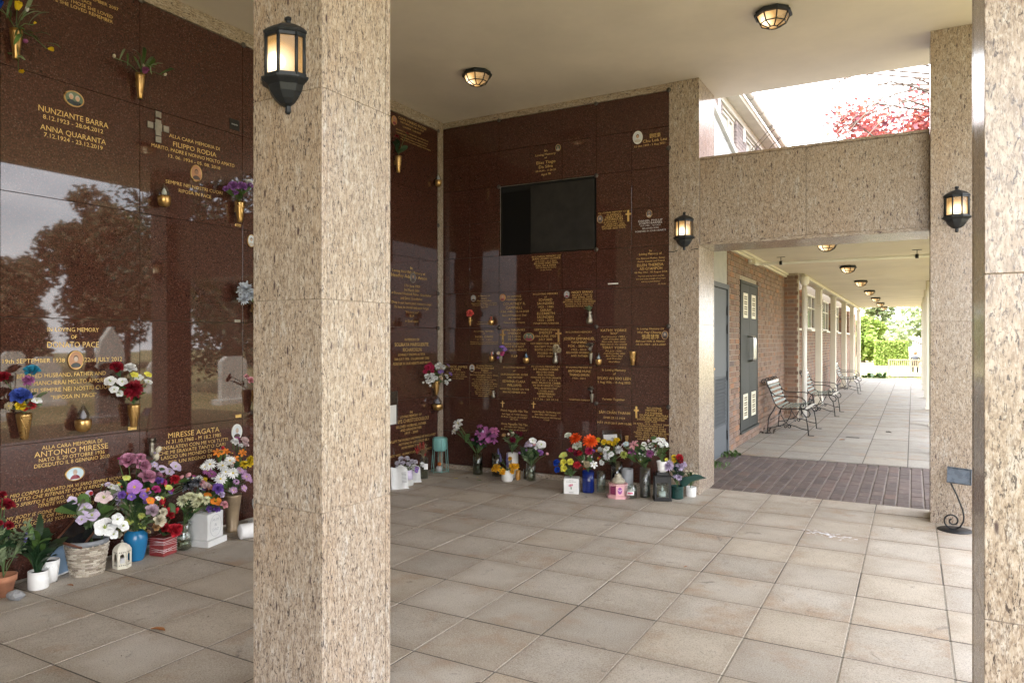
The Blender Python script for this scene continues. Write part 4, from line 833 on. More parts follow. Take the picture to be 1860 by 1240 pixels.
for i,(wall,a,z,wd,ht) in enumerate(OVALS):
    mb=MB(); ra,rz=wd/2,ht/2; n=24
    ring=[(math.cos(2*PI*k/n),math.sin(2*PI*k/n)) for k in range(n)]
    prof=[(1.0,.001),(1.0,.007),(.94,.010),(.86,.008)]
    vs=[W(wall,a+ra*f*cx,z+rz*f*cz,o_) for f,o_ in prof for cx,cz in ring]
    mb.add(vs,[[q*n+k,q*n+(k+1)%n,(q+1)*n+(k+1)%n,(q+1)*n+k] for q in range(3) for k in range(n)],0,True)
    ell(mb,wall,a,z,ra*.87,rz*.87,.0075,1)
    heads=[(-.3,.0),(.32,-.08)] if wd>ht*1.2 and i in (0,15) else [(0,0)]
    for hx,hz in heads:
        s=.72 if len(heads)>1 else .8
        hw=min(ra,rz)*s
        n2=12; pts=[W(wall,a+ra*hx+hw*.85*math.cos(PI*k/n2),z+rz*hz-rz*.72+hw*.75*math.sin(PI*k/n2),.0079) for k in range(n2+1)]
        mb.add(pts,[list(range(n2+1))],2)
        ell(mb,wall,a+ra*hx,z+rz*hz+hw*.30,hw*.40,hw*.50,.0083,4,14); ell(mb,wall,a+ra*hx,z+rz*hz+hw*.18,hw*.33,hw*.42,.0087,3,14)
    obj('portrait_oval',mb,[M_RIM_W if i in (4,9) else (M_BRONZE if i not in (5,12,14) else M_PEWTER),pm_[{0:1,4:3,9:3,3:0,2:2,1:2}.get(i,pr.randrange(6))],pk[pr.randrange(4)],psk[pr.randrange(3)],phr[pr.randrange(3)]],find_panel(wall,a,z))
# ---- crosses and small plates on the panels
def barbox(mb,wall,a0,a1,z0,z1,o0,o1,mi=0):
    p,q=W(wall,a0,z0,o0),W(wall,a1,z1,o1)
    mb.cbox(min(p[0],q[0]),max(p[0],q[0]),min(p[1],q[1]),max(p[1],q[1]),z0,z1,.0012,mi)
for i,(wall,a,z0,z1,wd) in enumerate([('L',3.265,2.893,3.108,.160),('B',-2.498,2.671,2.784,.056),('B',-3.955,1.431,1.593,.070),('B',-3.274,1.458,1.596,.068),('B',-3.956,.738,.811,.048),('B',-3.571,.745,.818,.047),('B',-2.413,.702,.818,.05)]):
    mb=MB(); h=z1-z0; zc=z0+h*.66
    if i==0:
        zc=z0+h*.55; s=.022
        for (aa,zz) in ((0,.09),(0,-.09),(.062,0),(-.062,0),(0,0),(0,.03),(0,-.04)):
            k=1.25 if (aa,zz)==(0,0) else 1; barbox(mb,wall,a+aa-s*k,a+aa+s*k,zc+zz-s*k,zc+zz+s*k,.004,.013)
        mat=M_PEWTER
    else:
        tk=.004 if i in (4,5) else .009
        barbox(mb,wall,a-tk,a+tk,z0,z1,.001,.010); barbox(mb,wall,a-wd/2,a-tk-.0002,zc-tk,zc+tk,.001,.009); barbox(mb,wall,a+tk+.0002,a+wd/2,zc-tk,zc+tk,.001,.009)
        mat=M_GOLD if i in (1,4,5,6) else M_BRONZE
    obj('cross',mb,mat,find_panel(wall,a,zc))
for wall,a,z0,z1,wd,mat,txt in [('L',3.935,3.162,3.247,.095,M_BLACK,'RESERVED'),('L',3.968,2.392,2.416,.058,M_BRONZE,None),('L',3.072,.855,.879,.064,M_GOLD,None),('L',3.972,.856,.881,.056,M_GOLD,None),('L',3.963,1.622,1.645,.056,M_PEWTER,None),('B',-2.661,2.046,2.059,.11,M_WHITE,None)]:
    mb=MB(); barbox(mb,wall,a-wd/2,a+wd/2,z0,z1,.001,.005); ms=[mat,M_SILV]
    if txt:
        vs,fs=text2d(txt,wd*.62,.010); mb.add([W(wall,a+x,(z0+z1)/2+y,.0056) for x,y in vs],fs,1)
    obj('name_plate',mb,ms,find_panel(wall,a,z0+.002))

# ================================================================== CEILING
b=MB(); b.box(-6.2,1.8,-3.6,7.55,3.986,4.32); tag(obj('ceiling',b,M_CEIL,None,(-2,3,3.986)),kind='structure')

# ================================================================== BRICK BUILDING BESIDE THE WALKWAY
BB=thing('brick_building','brown brick building with doors and white posts running along the walkway','building',(-2.13,9.6,0))
XW=-2.13
b=MB(); b.box(-3.0,XW-.012,7.45,14.38,-.1,2.95)   # core behind brick face
b.box(-3.0,-2.35,14.38,34.,-.1,2.95)
obj('wall',b,M_GREYM,BB)
b=MB(); b.box(XW-.010,XW-.002,7.46,9.60,2.15,2.74); b.box(XW-.010,XW-.002,7.46,8.60,0,2.149); obj('grey_infill_panel',b,simple('grey_infill',(.36,.35,.32),.6),BB)
gd=MB(); gd.cbox(XW-.010,XW+.012,8.602,9.52,.01,2.13,.003); GD=obj('grey_door',gd,M_GDOOR,BB)
gf=MB(); gf.cbox(XW-.008,XW+.03,9.525,9.60,0,2.20,.004); gf.cbox(XW-.008,XW+.03,8.602,9.524,2.135,2.20,.004); obj('door_frame',gf,M_GDOOR,BB)
for k,z in enumerate((.25,1.02,1.62,1.86)):
    h=MB(); h.tube([(XW+.022,9.515,z-.06),(XW+.022,9.515,z+.06)],.011,8); obj('hinge',h,M_IRON,GD)
lv=MB(); lv.cbox(XW+.013,XW+.02,8.85,9.42,.38,.40,.002)
for k in range(14):
    z=.42+k*.042; lv.add([(XW+.013,8.86,z+.03),(XW+.013,9.41,z+.03),(XW+.026,9.41,z),(XW+.026,8.86,z)],[[0,1,2,3],[3,2,1,0]])
lv.cbox(XW+.013,XW+.022,8.83,8.858,.38,1.02,.002); lv.cbox(XW+.013,XW+.022,9.412,9.44,.38,1.02,.002); lv.cbox(XW+.013,XW+.02,8.85,9.42,1.005,1.02,.002)
obj('louvre',lv,M_GDOOR,GD)
kb=MB(); kb.sphere((XW+.035,8.72,1.13),.02); obj('door_knob',kb,M_BRONZE,GD)
# service double door
sdm=MB(); sdm.box(XW-.011,XW-.004,10.40,11.67,.185,2.335); obj('door_recess',sdm,M_IRON,BB)
sf=MB()
for q in ((10.40,10.44,.185,2.335),(11.63,11.67,.185,2.335),(10.441,11.629,2.29,2.335)): sf.cbox(XW-.003,XW+.014,q[0],q[1],q[2],q[3],.002)
sf.cbox(XW-.003,XW+.03,10.36,11.71,.15,.184,.003); obj('door_frame',sf,M_SDOOR,BB)
M_VENT=simple('cream_vent',(.74,.69,.55),.5)
for a,c,hy in ((10.442,11.032,10.97),(11.036,11.628,11.10)):
    d_=MB(); d_.cbox(XW-.003,XW+.008,a,c,.187,2.288,.002); D=obj('service_door',d_,M_SDOOR,BB)
    for z0,z1 in ((.34,.70),(1.80,2.16)):
        v_=MB(); yc=(a+c)/2; v_.cbox(XW+.0085,XW+.014,yc-.16,yc+.16,z0,z1,.002)
        for q in range(4):
            zz=z0+.045+q*.073; v_.box(XW+.0142,XW+.0146,yc-.10,yc+.10,zz,zz+.052,1); v_.cbox(XW+.0148,XW+.019,yc-.10,yc+.10,zz+.02,zz+.03,.001,0)
        obj('vent_grille',v_,[M_VENT,simple('vent_slot',(.16,.13,.07),.7)],D)
    h_=MB(); h_.tube([(XW+.008,hy,1.17),(XW+.075,hy,1.17),(XW+.082,hy,1.21),(XW+.082,hy,1.49),(XW+.075,hy,1.53),(XW+.008,hy,1.53)],.014,8); obj('pull_handle',h_,M_STEEL,D)
# bricks in Flemish bond
cand=[]
def courses(y0,y1,z0,z1,holes,axis='x',x=XW,seed=0):
    rr=random.Random(seed); j=0; z=z0
    while z+.064<=z1+.01:
        y=y0-(.1635 if j%2 else 0); k=0
        while y<y1:
            ln=.215 if k%2==0 else .1025
            a,c=max(y,y0),min(y+ln,y1)
            segs=[(a,c)]
            for h0,h1,g0,g1 in holes:
                if z+.065>g0 and z<g1:
                    ns=[]
                    for s0,s1 in segs:
                        if s1<=h0 or s0>=h1: ns.append((s0,s1))
                        else:
                            if s0<h0-.02: ns.append((s0,h0-.005))
                            if s1>h1+.02: ns.append((h1+.005,s1))
                    segs=ns
            for s0,s1 in segs:
                if s1-s0>.02: cand.append((round(s0,4),round(s1,4),round(z,4),axis,x,rr.uniform(-.002,.002)))
            y+=ln+.010; k+=1
        z+=.075; j+=1
courses(9.605,14.38,.004,2.72,[(10.38,11.69,.15,2.34)])
courses(-2.125,-1.885,.004,2.70,[],'y',14.40,1)
def facing(c): return (c[3]=='x', -(c[0]))
cand.sort(key=lambda c:(c[0] if c[3]=='x' else 30))
bc={}; stuff=MB(); nb=0
for s0,s1,z,ax,x,pr_ in cand:
    if ax=='x' and nb<288:
        L=round(s1-s0,3)
        if L not in bc:
            q=MB(); q.cbox(-.012,.004,-L/2,L/2,0,.065,.0025); bc[L]=q.mesh('brick',M_BRICK)
        link('brick',bc[L],BB,(XW+pr_,(s0+s1)/2,z)); nb+=1
    elif ax=='x': stuff.box(XW-.012,XW+.004+pr_,s0,s1,z,z+.065,skip='l')
    else: stuff.box(s0,s1,x-.004+pr_,x+.02,z,z+.065,skip='k')
# wall bays past the pier: brick below the sills, piers between, windows recessed
posts=[17.9,21.35,24.8,28.25,31.7]
for by0 in [14.62]+posts:
    bay1=by0+3.45 if by0>15 else 17.9
    cand=[]; 
    courses(by0,bay1,.004,2.66,[(by0+.5,bay1-.55,1.74,2.66)],'x',-2.2,int(by0))
    for s0,s1,z,ax,x,pr_ in cand: stuff.box(-2.34,-2.2+pr_,s0,s1,z,z+.065,skip='l')
tag(obj('brick_course',stuff,M_BRICK,BB),kind='stuff')
b=MB(); b.box(-2.15,-1.892,14.41,14.62,-.1,2.74); b.box(-2.349,-2.212,14.63,34,0,1.74); obj('pier_core',b,M_GREYM,BB)
for by0 in [14.62]+posts[:-1]:
    bay1=by0+3.45 if by0>15 else 17.9
    y0,y1=by0+.5,bay1-.55
    wf=MB()
    for q in range(4):
        yq=y0+.03+(y1-y0-.06)*q/3; wf.cbox(-2.335,-2.285,yq-.025,yq+.025,1.745,2.66,.003)
    wf.cbox(-2.334,-2.286,y0,y1,2.59,2.64,.003); wf.cbox(-2.334,-2.286,y0,y1,1.75,1.80,.003); wf.cbox(-2.333,-2.287,y0,y1,2.28,2.31,.003)
    WF=obj('window',wf,M_CREAM,BB)
    pn=MB(); pn.box(-2.318,-2.312,y0,y1,1.75,2.64); obj('pane',pn,M_WINDOW,WF)
    sl=MB(); sl.cbox(-2.345,-2.10,y0-.06,y1+.06,1.69,1.738,.004); obj('sill',sl,M_CREAM,WF)
# white posts with capitals in front of the bays, downpipe, cornice
def wpost(y,wd=.20,nm='white_post'):
    q=MB(); q.cbox(-1.96,-1.83,y-wd/2,y+wd/2,.0,2.30,.006); q.cbox(-1.98,-1.81,y-wd/2-.02,y+wd/2+.02,0,.16,.006)
    for i,z in enumerate((2.20,2.26)): q.cbox(-1.972,-1.818,y-wd/2-.012,y+wd/2+.012,z,z+.022,.004)
    for k in range(3): q.cbox(-1.955+k*.042,-1.932+k*.042,y-wd/2-.012,y+wd/2+.012,2.31,2.60,.004)
    q.cbox(-1.96,-1.83,y-wd/2+.006,y+wd/2-.006,2.301,2.64,.003); q.cbox(-1.995,-1.795,y-wd/2-.035,y+wd/2+.035,2.641,2.71,.008)
    obj(nm,q,M_CREAM,BB)
for y in posts: wpost(y)
dp=MB(); dp.tube([(-1.80,14.62,.0),(-1.80,14.62,2.55)],.045,12); dp.lathe([(.045,0),(.075,.03),(.085,.10),(.085,.16)],10,(-1.80,14.62,2.52)); dp.lathe([(.052,0),(.052,.03)],12,(-1.80,14.62,1.95)); dp.lathe([(.052,0),(.052,.03)],12,(-1.80,14.62,.9)); obj('downpipe',dp,M_WHITE,BB)
cn=MB(); cn.cbox(XW+.006,XW+.05,9.61,14.39,2.665,2.70,.004); cn.cbox(XW+.006,XW+.08,9.61,14.39,2.702,2.738,.006)
cn.cbox(-1.88,-1.80,14.66,34.,2.712,2.738,.004); cn.cbox(-1.86,-1.77,14.66,34.,2.66,2.709,.006); obj('cornice',cn,M_CREAM,BB)
# upper storey set back
U=-3.15; um=MB(); um.box(-6.9,U-.14,8.2,34.,2.96,6.55); obj('upper_wall',um,M_GREYM,BB)
wins=[(11.65,12.9),(13.84,15.02),(16.08,17.26),(18.3,19.5),(20.55,21.75),(22.8,24.)]
cand=[]; courses(8.3,25.,2.97,5.98,[(a-.02,c+.02,3.95,5.93) for a,c in wins],'x',U,9)
us=MB()
for s0,s1,z,ax,x,pr_ in cand: us.box(U-.138,U+pr_,s0,s1,z,z+.065,skip='l')
M_PBRICK=brick_mat('brick_pale_lilac',[(0.,(.20,.165,.16)),(.5,(.27,.22,.21)),(1.,(.33,.27,.25))],.3); M_DIMCREAM=simple('dimmed_cream_paint',(.50,.47,.41),.55,var=.1,scale=5)  # cream darkened to offset the strong light on the upper storey
tag(obj('brick_course',us,M_PBRICK,BB),kind='stuff')
for a,c in wins:
    wf=MB(); x0,x1=U-.12,U-.05
    for q in (a,a+(c-a)*.62,c-.06): wf.cbox(x0,x1,q,q+.06,3.95,5.93,.004)
    for z in (3.95,4.40,4.85,5.30,5.87): wf.cbox(x0+.004,x1-.004,a+.001,c-.001,z,z+.05,.004)
    wf.cbox(U-.10,U+.06,a-.05,c+.05,3.88,3.948,.004); WF=obj('window',wf,M_DIMCREAM,BB)
    lt=MB(); lt.box(U-.135,U-.032,a-.02,c+.02,5.932,5.984); obj('lintel',lt,M_DIMCREAM,BB)
    pn=MB(); pn.box(x0+.02,x0+.026,a,c,3.95,5.93); obj('pane',pn,simple('pale_blind_pane',(.55,.56,.55),.15),WF)
q=MB(); q.cbox(U-.03,U+.018,8.2,34,5.985,6.16,.004); obj('fascia',q,M_DIMCREAM,BB)
q=MB(); q.cbox(U+.02,U+.26,8.2,34,6.13,6.165,.004); q.cbox(U+.20,U+.262,8.2,34,6.167,6.26,.004); obj('soffit',q,M_DIMCREAM,BB)
q=MB(); pts=[(math.cos(a_)*.075,math.sin(a_)*.075) for a_ in [PI+PI*k/8 for k in range(9)]]; n=len(pts)
GJ=[]
for y in [11.5+1.05*k for k in range(14)]:
    q2=MB(); GJ.append(q2); vs=[(U+.345+a_*1.12,yy,6.30+z_*1.12) for yy in (y,y+.05) for a_,z_ in pts]; q2.add(vs,[[i,i+1,n+i+1,n+i] for i in range(n-1)],0,True)
gq=MB(); gq.add([(U+.345+a_,y,6.30+z_) for y in (8.2,34) for a_,z_ in pts],[[i,i+1,n+i+1,n+i] for i in range(n-1)],0,True)
GU=obj('gutter',gq,simple('grey_gutter',(.50,.48,.45),.5),BB)
M_GJ=simple('dark_gutter_joint',(.25,.24,.23),.5)
for q2 in GJ: obj('gutter_joint',q2,M_GJ,GU)
q=MB(); q.add([(U+.26,8.2,6.24),(U+.26,34,6.24),(-6.9,34,8.1),(-6.9,8.2,8.1)],[[0,1,2,3]]); obj('roof',q,simple('grey_roof_tile',(.16,.13,.12),.8,bs=.5,bscale=6),BB)
for y in (13.5,15.75,17.85):
    q=MB(); q.cbox(U+.003,U+.03,y-.05,y+.05,5.68,5.98,.003); obj('white_bracket',q,M_WHITE,BB)
# white boarded cheek with a raked top board standing on the walkway roof
ck=thing('boarded_cheek','white boarded panel with a sloping top rail above the walkway roof','panel',(-2.3,8.2,2.96))
za=lambda y: 4.55-(y-9.5)*.248
for k in range(9):
    z0=2.97+k*.22; z1=z0+.212
    ye=min(12.4,9.5+(4.50-z1)/.248); 
    if ye<8.3: continue
    q=MB(); q.prism([(8.2,z0),(9.5+(4.50-z0)/.248 if z0>3.8 else 12.4,z0),(ye,z1),(8.2,z1)],-2.33,-2.30,ax='x'); obj('board',q,simple('dimmed_white_board',(.46,.47,.48),.5,var=.08),ck)  # white darkened to hold down the brightness of these boards
q=MB(); q.prism([(8.2,za(8.2)-.05),(12.4,za(12.4)-.05),(12.4,za(12.4)+.03),(8.2,za(8.2)+.03)],-2.345,-2.25,ax='x'); obj('top_rail',q,M_DIMCREAM,ck)

# ================================================================== COVERED WALKWAY ROOF AND POSTS
CW=thing('walkway_canopy','flat cream walkway roof on slim white posts leading to the garden','canopy',(-1,7.5,0))
b=MB(); b.box(-2.13,.72,7.47,31.0,2.74,2.955); obj('roof',b,M_CEIL,CW)
b=MB(); b.box(-2.12,.73,7.56,31.02,2.957,2.985); obj('bounce_cover',b,simple('grey_bounce_cover',(.10,.10,.10),.9),CW)  # unseen dark sheet added to cut light bounced onto the upper storey
b=MB(); b.cbox(.50,.72,7.48,31.0,2.60,2.738,.004); obj('edge_beam',b,M_CREAM,CW)
for k in range(6):
    y=10.75+3.45*k
    q=MB(); q.cbox(.245,.345,y,y+.14,.0,2.738,.006); q.cbox(.36,.47,y+.02,y+.12,0,2.738,.006); q.cbox(.23,.49,y-.02,y+.16,0,.05,.004); obj('post',q,M_CREAM,CW)
# ================================================================== LANTERNS AND CEILING LIGHTS
HA=[math.radians(a) for a in (180,202.5,247.5,292.5,337.5,360)]
def half(mb,prof,mi=0,squash=1.0):
    vs=[(r*math.cos(a),r*math.sin(a)*squash,z) for r,z in prof for a in HA]; n=6
    mb.add(vs,[[i*n+k,i*n+k+1,(i+1)*n+k+1,(i+1)*n+k] for i in range(len(prof)-1) for k in range(n-1)],mi)
M_PANE=lamp_glass('frosted_lit_pane',(0,-.055,.17))
def wall_lantern():
    t=thing('wall_lantern','x','lantern')
    b=MB(); b.cbox(-.06,.06,-.008,0,.06,.31,.003); obj('back_plate',b,M_LAMPB,t)
    b=MB(); half(b,[(.006,.0),(.014,.008),(.012,.03),(.03,.036),(.05,.052),(.068,.075),(.078,.098),(.100,.112),(.104,.117),(.104,.122),(.09,.126)]); half(b,[(.001,.128),(.09,.128)]); obj('base_bowl',b,M_LAMPB,t)
    b=MB()
    for a in HA: b.tube([(.083*math.cos(a),.083*math.sin(a)-.003,.122),(.083*math.cos(a),.083*math.sin(a)-.003,.284)],.0065,6)
    half(b,[(.074,.122),(.091,.124),(.091,.136),(.076,.138)]); half(b,[(.074,.270),(.090,.272),(.090,.284),(.074,.284)]); obj('frame',b,M_LAMPB,t)
    for k in range(5):
        a,c=HA[k],HA[k+1]; b=MB(); r=.080
        b.add([(r*math.cos(a),r*math.sin(a)-.002,.136),(r*math.cos(c),r*math.sin(c)-.002,.136),(r*math.cos(c),r*math.sin(c)-.002,.272),(r*math.cos(a),r*math.sin(a)-.002,.272)],[[0,1,2,3]]); obj('pane',b,M_PANE,t)
    b=MB(); half(b,[(.091,.284),(.096,.288),(.094,.295),(.080,.308),(.060,.321),(.04,.331),(.02,.337),(.012,.342),(.011,.350),(.016,.356),(.014,.364),(.004,.370)]); obj('roof_cap',b,M_LAMPB,t)
    return t
wl=wall_lantern()
tag(wl,'black half octagonal wall lantern, lit, on the pillar closest to the camera',group='lit wall lanterns')
wl.location=(-2.055,1.95,2.328)
dup(wl,(-1.926,6.852,2.345),'lit black wall lantern on the granite end pillar beside the dark memorial wall')
dup(wl,(.306,6.744,2.340),'lit black wall lantern on the corner pillar above the iron stand')
wb=MB(); wb.tube([(-2.078,6.849,2.34),(-2.03,6.848,2.335),(-1.99,6.846,2.345)],.0035,5); wb.tube([(-1.86,6.846,2.345),(-1.81,6.848,2.352),(-1.79,6.849,2.35)],.0035,5)
tag(obj('cable',wb,M_IRON,None,(-1.93,6.85,2.34)),'thin black cable running to the lantern on the end pillar','cable')
M_CPANE=lamp_glass('amber_lit_pane',(-.035,-.045,-.075),.8,.7,.032)
def ceiling_light():
    t=thing('ceiling_light','x','ceiling light'); n=8; ph=PI/8
    b=MB(); b.lathe([(.118,0),(.128,-.004),(.130,-.022),(.142,-.026),(.142,-.042),(.120,-.044)],n,ph=ph,smooth=False); obj('rim',b,M_LAMPB,t)
    b=MB(); P1=[(.122,-.044),(.096,-.098),(.034,-.128)]
    ang=[ph+2*PI*k/n for k in range(n)]
    for a in ang: b.tube([(r*math.cos(a),r*math.sin(a),z) for r,z in P1],.0055,5)
    for r,z in P1[1:]: b.tube([(r*math.cos(a),r*math.sin(a),z) for a in ang+[ang[0]]],.005,5)
    obj('cage',b,M_LAMPB,t)
    for k in range(n):
        a,c=ang[k],ang[(k+1)%n]; b=MB()
        q=[(r*.985*math.cos(x),r*.985*math.sin(x),z+.002) for r,z in P1[:2] for x in (a,c)]; b.add(q,[[0,1,3,2]]); obj('pane',b,M_CPANE,t)
        b=MB(); q=[(r*.985*math.cos(x),r*.985*math.sin(x),z+.002) for r,z in P1[1:] for x in (a,c)]; b.add(q,[[0,1,3,2]]); obj('lower_pane',b,M_CPANE,t)
    b=MB(); b.add([(.034*math.cos(x),.034*math.sin(x),-.127) for x in ang],[list(range(n))]); obj('bottom_pane',b,M_CPANE,t)
    return t
cl=ceiling_light(); cl.location=(-3.56,5.70,3.986)
tag(cl,'octagonal caged ceiling light above the dark memorial walls, glowing amber',group='octagonal ceiling lights')
dup(cl,(-.93,5.74,3.986),'octagonal caged ceiling light under the shelter ceiling near the skylight gap')
nm=['nearest the granite beam, half hidden by it','second from the granite beam','third from the granite beam','fourth from the granite beam','fifth from the granite beam','sixth from the granite beam','farthest, by the garden end']
for k in range(7): dup(cl,(-.96,9.95+3.45*k,2.74),'octagonal walkway ceiling light '+nm[k])

# ================================================================== PIPE UNDER THE WALKWAY CEILING
pp=thing('ceiling_pipe','thin cream pipe hung across the walkway ceiling','pipe',(-2.1,11.5,2.65))
b=MB(); b.tube([(-2.09,10.9,2.64),(-2.09,11.42,2.64),(-2.075,11.48,2.645),(-2.02,11.5,2.65),(.49,11.5,2.65)],.024,10); obj('tube',b,M_WHITE,pp)
for x in (-1.75,.05):
    b=MB(); b.tube([(x,11.5,2.74),(x,11.5,2.676)],.005,5); b.cbox(x-.06,x+.06,11.49,11.51,2.733,2.7385,.001); b.lathe([(.027,-.02),(.031,-.02),(.031,.02),(.027,.02)],10,(0,0,0)); s0=len(b.v)-40
    b.xf(Matrix.Translation((x,11.5,2.65))@Matrix.Rotation(PI/2,4,'Y'),s0); obj('hanger',b,M_IRON,pp)
b=MB(); b.cbox(-2.13,-2.02,10.95,10.99,2.60,2.68,.004); obj('bracket',b,M_CREAM,pp)

# ================================================================== IRON BENCHES
M_SLAT=simple('pale_green_grey_slat',(.20,.23,.20),.55,var=.25,scale=12)
def spiral(cx,cz,r0,a0,turns,sgn=1,n=22,r1=.25):
    return [(cx+math.cos(a0+sgn*2*PI*turns*k/n)*r0*(1-(1-r1)*k/n),cz+math.sin(a0+sgn*2*PI*turns*k/n)*r0*(1-(1-r1)*k/n)) for k in range(n+1)]
def bench():
    t=thing('iron_bench','x','bench'); LN=1.05
    for y in (0,LN):
        b=MB(); P=lambda pts: [(x,y,z) for x,z in pts]
        top=spiral(-.055,.815,.045,0,1.15,1)
        b.tube(P(top[::-1]+[(.0,.78),(.05,.66),(.09,.54),(.125,.46),(.17,.415),(.25,.392),(.36,.40),(.47,.41),(.57,.405),(.62,.375),(.635,.335),(.615,.295),(.575,.29),(.555,.315)]),.009,6)
        b.tube(P([(.125,.44),(.10,.38),(.05,.30),(.02,.24),(.012,.12),(0,0)]),.009,6)
        b.tube(P([(.50,.40),(.53,.34),(.575,.285),(.60,.14),(.612,0)]),.009,6)
        b.tube(P([(.01,.76),(.06,.65),(.13,.60),(.25,.595),(.42,.60),(.51,.585),(.565,.535),(.57,.47)]+spiral(.525,.46,.052,0,1.1,-1)),.008,6)
        b.tube(P([(.008,.09),(.10,.10),(.19,.135),(.25,.15)]+spiral(.27,.125,.03,PI*.6,1.0,-1,14)),.007,6)
        b.tube(P([(.605,.09),(.52,.10),(.42,.135),(.36,.15)]+spiral(.335,.125,.03,PI*.4,1.0,1,14)),.007,6)
        b.tube(P([(.20,.395),(.21,.30),(.27,.19),(.36,.13)]),.007,6); b.tube(P([(.36,.395),(.35,.31),(.29,.19),(.20,.13)]),.007,6)
        b.cbox(-.03,.05,y-.02,y+.02,0,.008,.001); b.cbox(.60,.69,y-.02,y+.02,0,.008,.001)
        obj('side_frame',b,M_IRON,t)
    b=MB(); b.tube([(.05,.0,.22),(.05,LN,.22)],.006,6)
    b.tube([(.30,y,.14) for y in (0,.3,.45)]+[(.30,.45+.02*k,.14+.0) for k in range(4)]+[(.30,LN,.14)],.006,6); obj('stretcher',b,M_IRON,t)
    spots=[(.02,.735,62),(.045,.67,65),(.07,.60,65),(.092,.535,66),(.118,.472,60),(.165,.418,30),(.23,.402,6),(.295,.404,2),(.36,.41,2),(.425,.417,2),(.49,.42,0)]
    for x,z,a in spots:
        b=MB(); b.cbox(-.017,.017,.012,LN-.012,-.003,.003,.001); b.xf(Matrix.Translation((x,0,z+.012))@Matrix.Rotation(math.radians(a),4,'Y')); obj('slat',b,M_SLAT,t)
    b=MB(); b.cbox(.545,.60,.012,LN-.012,.412,.420,.002); obj('slat',b,M_WHITE,t)
    b=MB(); b.cbox(-.012,.01,.012,LN-.012,.775,.82,.002); obj('top_rail',b,M_WHITE,t)
    for y in (.3,.55,.8):
        b=MB(); b.tube([(x,y,z) for x,z in spiral(-.05,.83,.04,0,1.15,1)[::-1]+[(0,.80)]],.007,6); obj('scroll',b,M_IRON,t)
    return t
bn=bench(); bn.location=(-2.02,11.92,.0); tag(bn,'black wrought iron bench with scroll arms, nearest to the charcoal double door',group='iron benches along the brick wall')
dup(bn,(-1.93,15.20,0),'black wrought iron bench, middle one of the row, beside the white downpipe')
dup(bn,(-1.93,21.9,0),'black wrought iron bench farthest along the walkway, slats showing pale')

# ================================================================== IRON DISPLAY STAND
ds=thing('display_stand','black scrolled iron stand with tilted tray at the foot of the corner pillar','stand',(.285,6.56,0))
b=MB(); b.lathe([(.001,0),(.118,0),(.120,.003),(.118,.006),(.001,.007)],24,(.285,6.56,0)); obj('base_plate',b,M_IRON,ds)
b=MB(); pts=spiral(.262,.075,.043,PI*1.5,1.5,-1,30,.18)
cur=[(.285+.005,.010),(.32,.03),(.342,.075),(.345,.115),(.335,.17),(.30,.27),(.265,.35),(.25,.385)]
P=[(x,6.56,z) for x,z in [(a-.0,c) for a,c in spiral(.268,.072,.062,PI*1.5,1.45,-1,34,.2)][::-1]]+[(x,6.56,z) for x,z in cur]
b.tube(P,.011,8,flat=.55); obj('scroll_stem',b,M_IRON,ds)
b=MB(); b.cbox(-.082,.082,-.065,.065,-.005,.003,.002)
for q in ((-.082,.082,-.065,-.059),(-.082,.082,.059,.065),(-.082,-.076,-.058,.058),(.076,.082,-.058,.058)): b.cbox(q[0],q[1],q[2],q[3],.0032,.014,.001)
b.xf(Matrix.Translation((.313,6.55,.425))@Matrix.Rotation(math.radians(4),4,'Y')@Matrix.Rotation(math.radians(58),4,'X')); obj('tray',b,simple('satin_grey_tray',(.09,.11,.14),.28,var=.2,scale=20),ds)

# ================================================================== FLOWERS
FC=dict(mauve=(.52,.23,.34),cream=(.66,.60,.47),lilac=(.58,.48,.66),violet=(.20,.10,.42),magenta=(.50,.05,.22),red=(.45,.018,.03),pink=(.68,.32,.36),yellow=(.80,.56,.03),blush=(.76,.60,.62),white=(.80,.80,.80),purple=(.44,.20,.58),orange=(.78,.24,.03),lime=(.50,.56,.15),palemauve=(.56,.42,.50),beige=(.42,.34,.22),rust=(.40,.22,.10),butter=(.72,.72,.48),salmon=(.72,.34,.24),grey=(.36,.36,.38),silver=(.40,.41,.45),plum=(.34,.10,.27),orchidc=(.56,.34,.56),darkpink=(.14,.05,.05),darkred=(.22,.008,.018),lavender=(.20,.16,.42),pinkplum=(.48,.14,.30),burgundy=(.15,.008,.03),gold=(.74,.38,.02),plumlight=(.34,.14,.44),whitelilac=(.62,.58,.66),peach=(.72,.56,.44),crimson=(.44,.02,.08),lemon=(.76,.70,.10),blue=(.01,.06,.42),whitegreen=(.64,.66,.56),orangered=(.72,.075,.01),paleblue=(.5,.62,.66),teal=(.03,.25,.40),royal=(.06,.10,.42),silverblue=(.56,.60,.68),coral=(.72,.13,.11))
FM={}
def fmat(c):
    if c not in FM:
        m,t,p,o=newmat('petal_'+c); v=coords(t); col=FC[c]
        f=noise(t,v,25,3,.6); cc_=ramp(t,f,[(.25,[x*.72 for x in col]),(.75,[min(.85,x*1.12) for x in col])])
        g=t.nodes.new('ShaderNodeNewGeometry'); cc_=mix(t,cc_,ramp(t,g.outputs['Random Per Island'],[(0.,.68),(.5,1.),(1.,1.2)]),1.,'MULTIPLY')
        t.links.new(cc_,p.inputs['Base Color']); p.inputs['Roughness'].default_value=.55; p.inputs['Specular IOR Level'].default_value=.25
        if c=='silver': p.inputs['Metallic'].default_value=.7; p.inputs['Roughness'].default_value=.25
        FM[c]=m
    return FM[c]
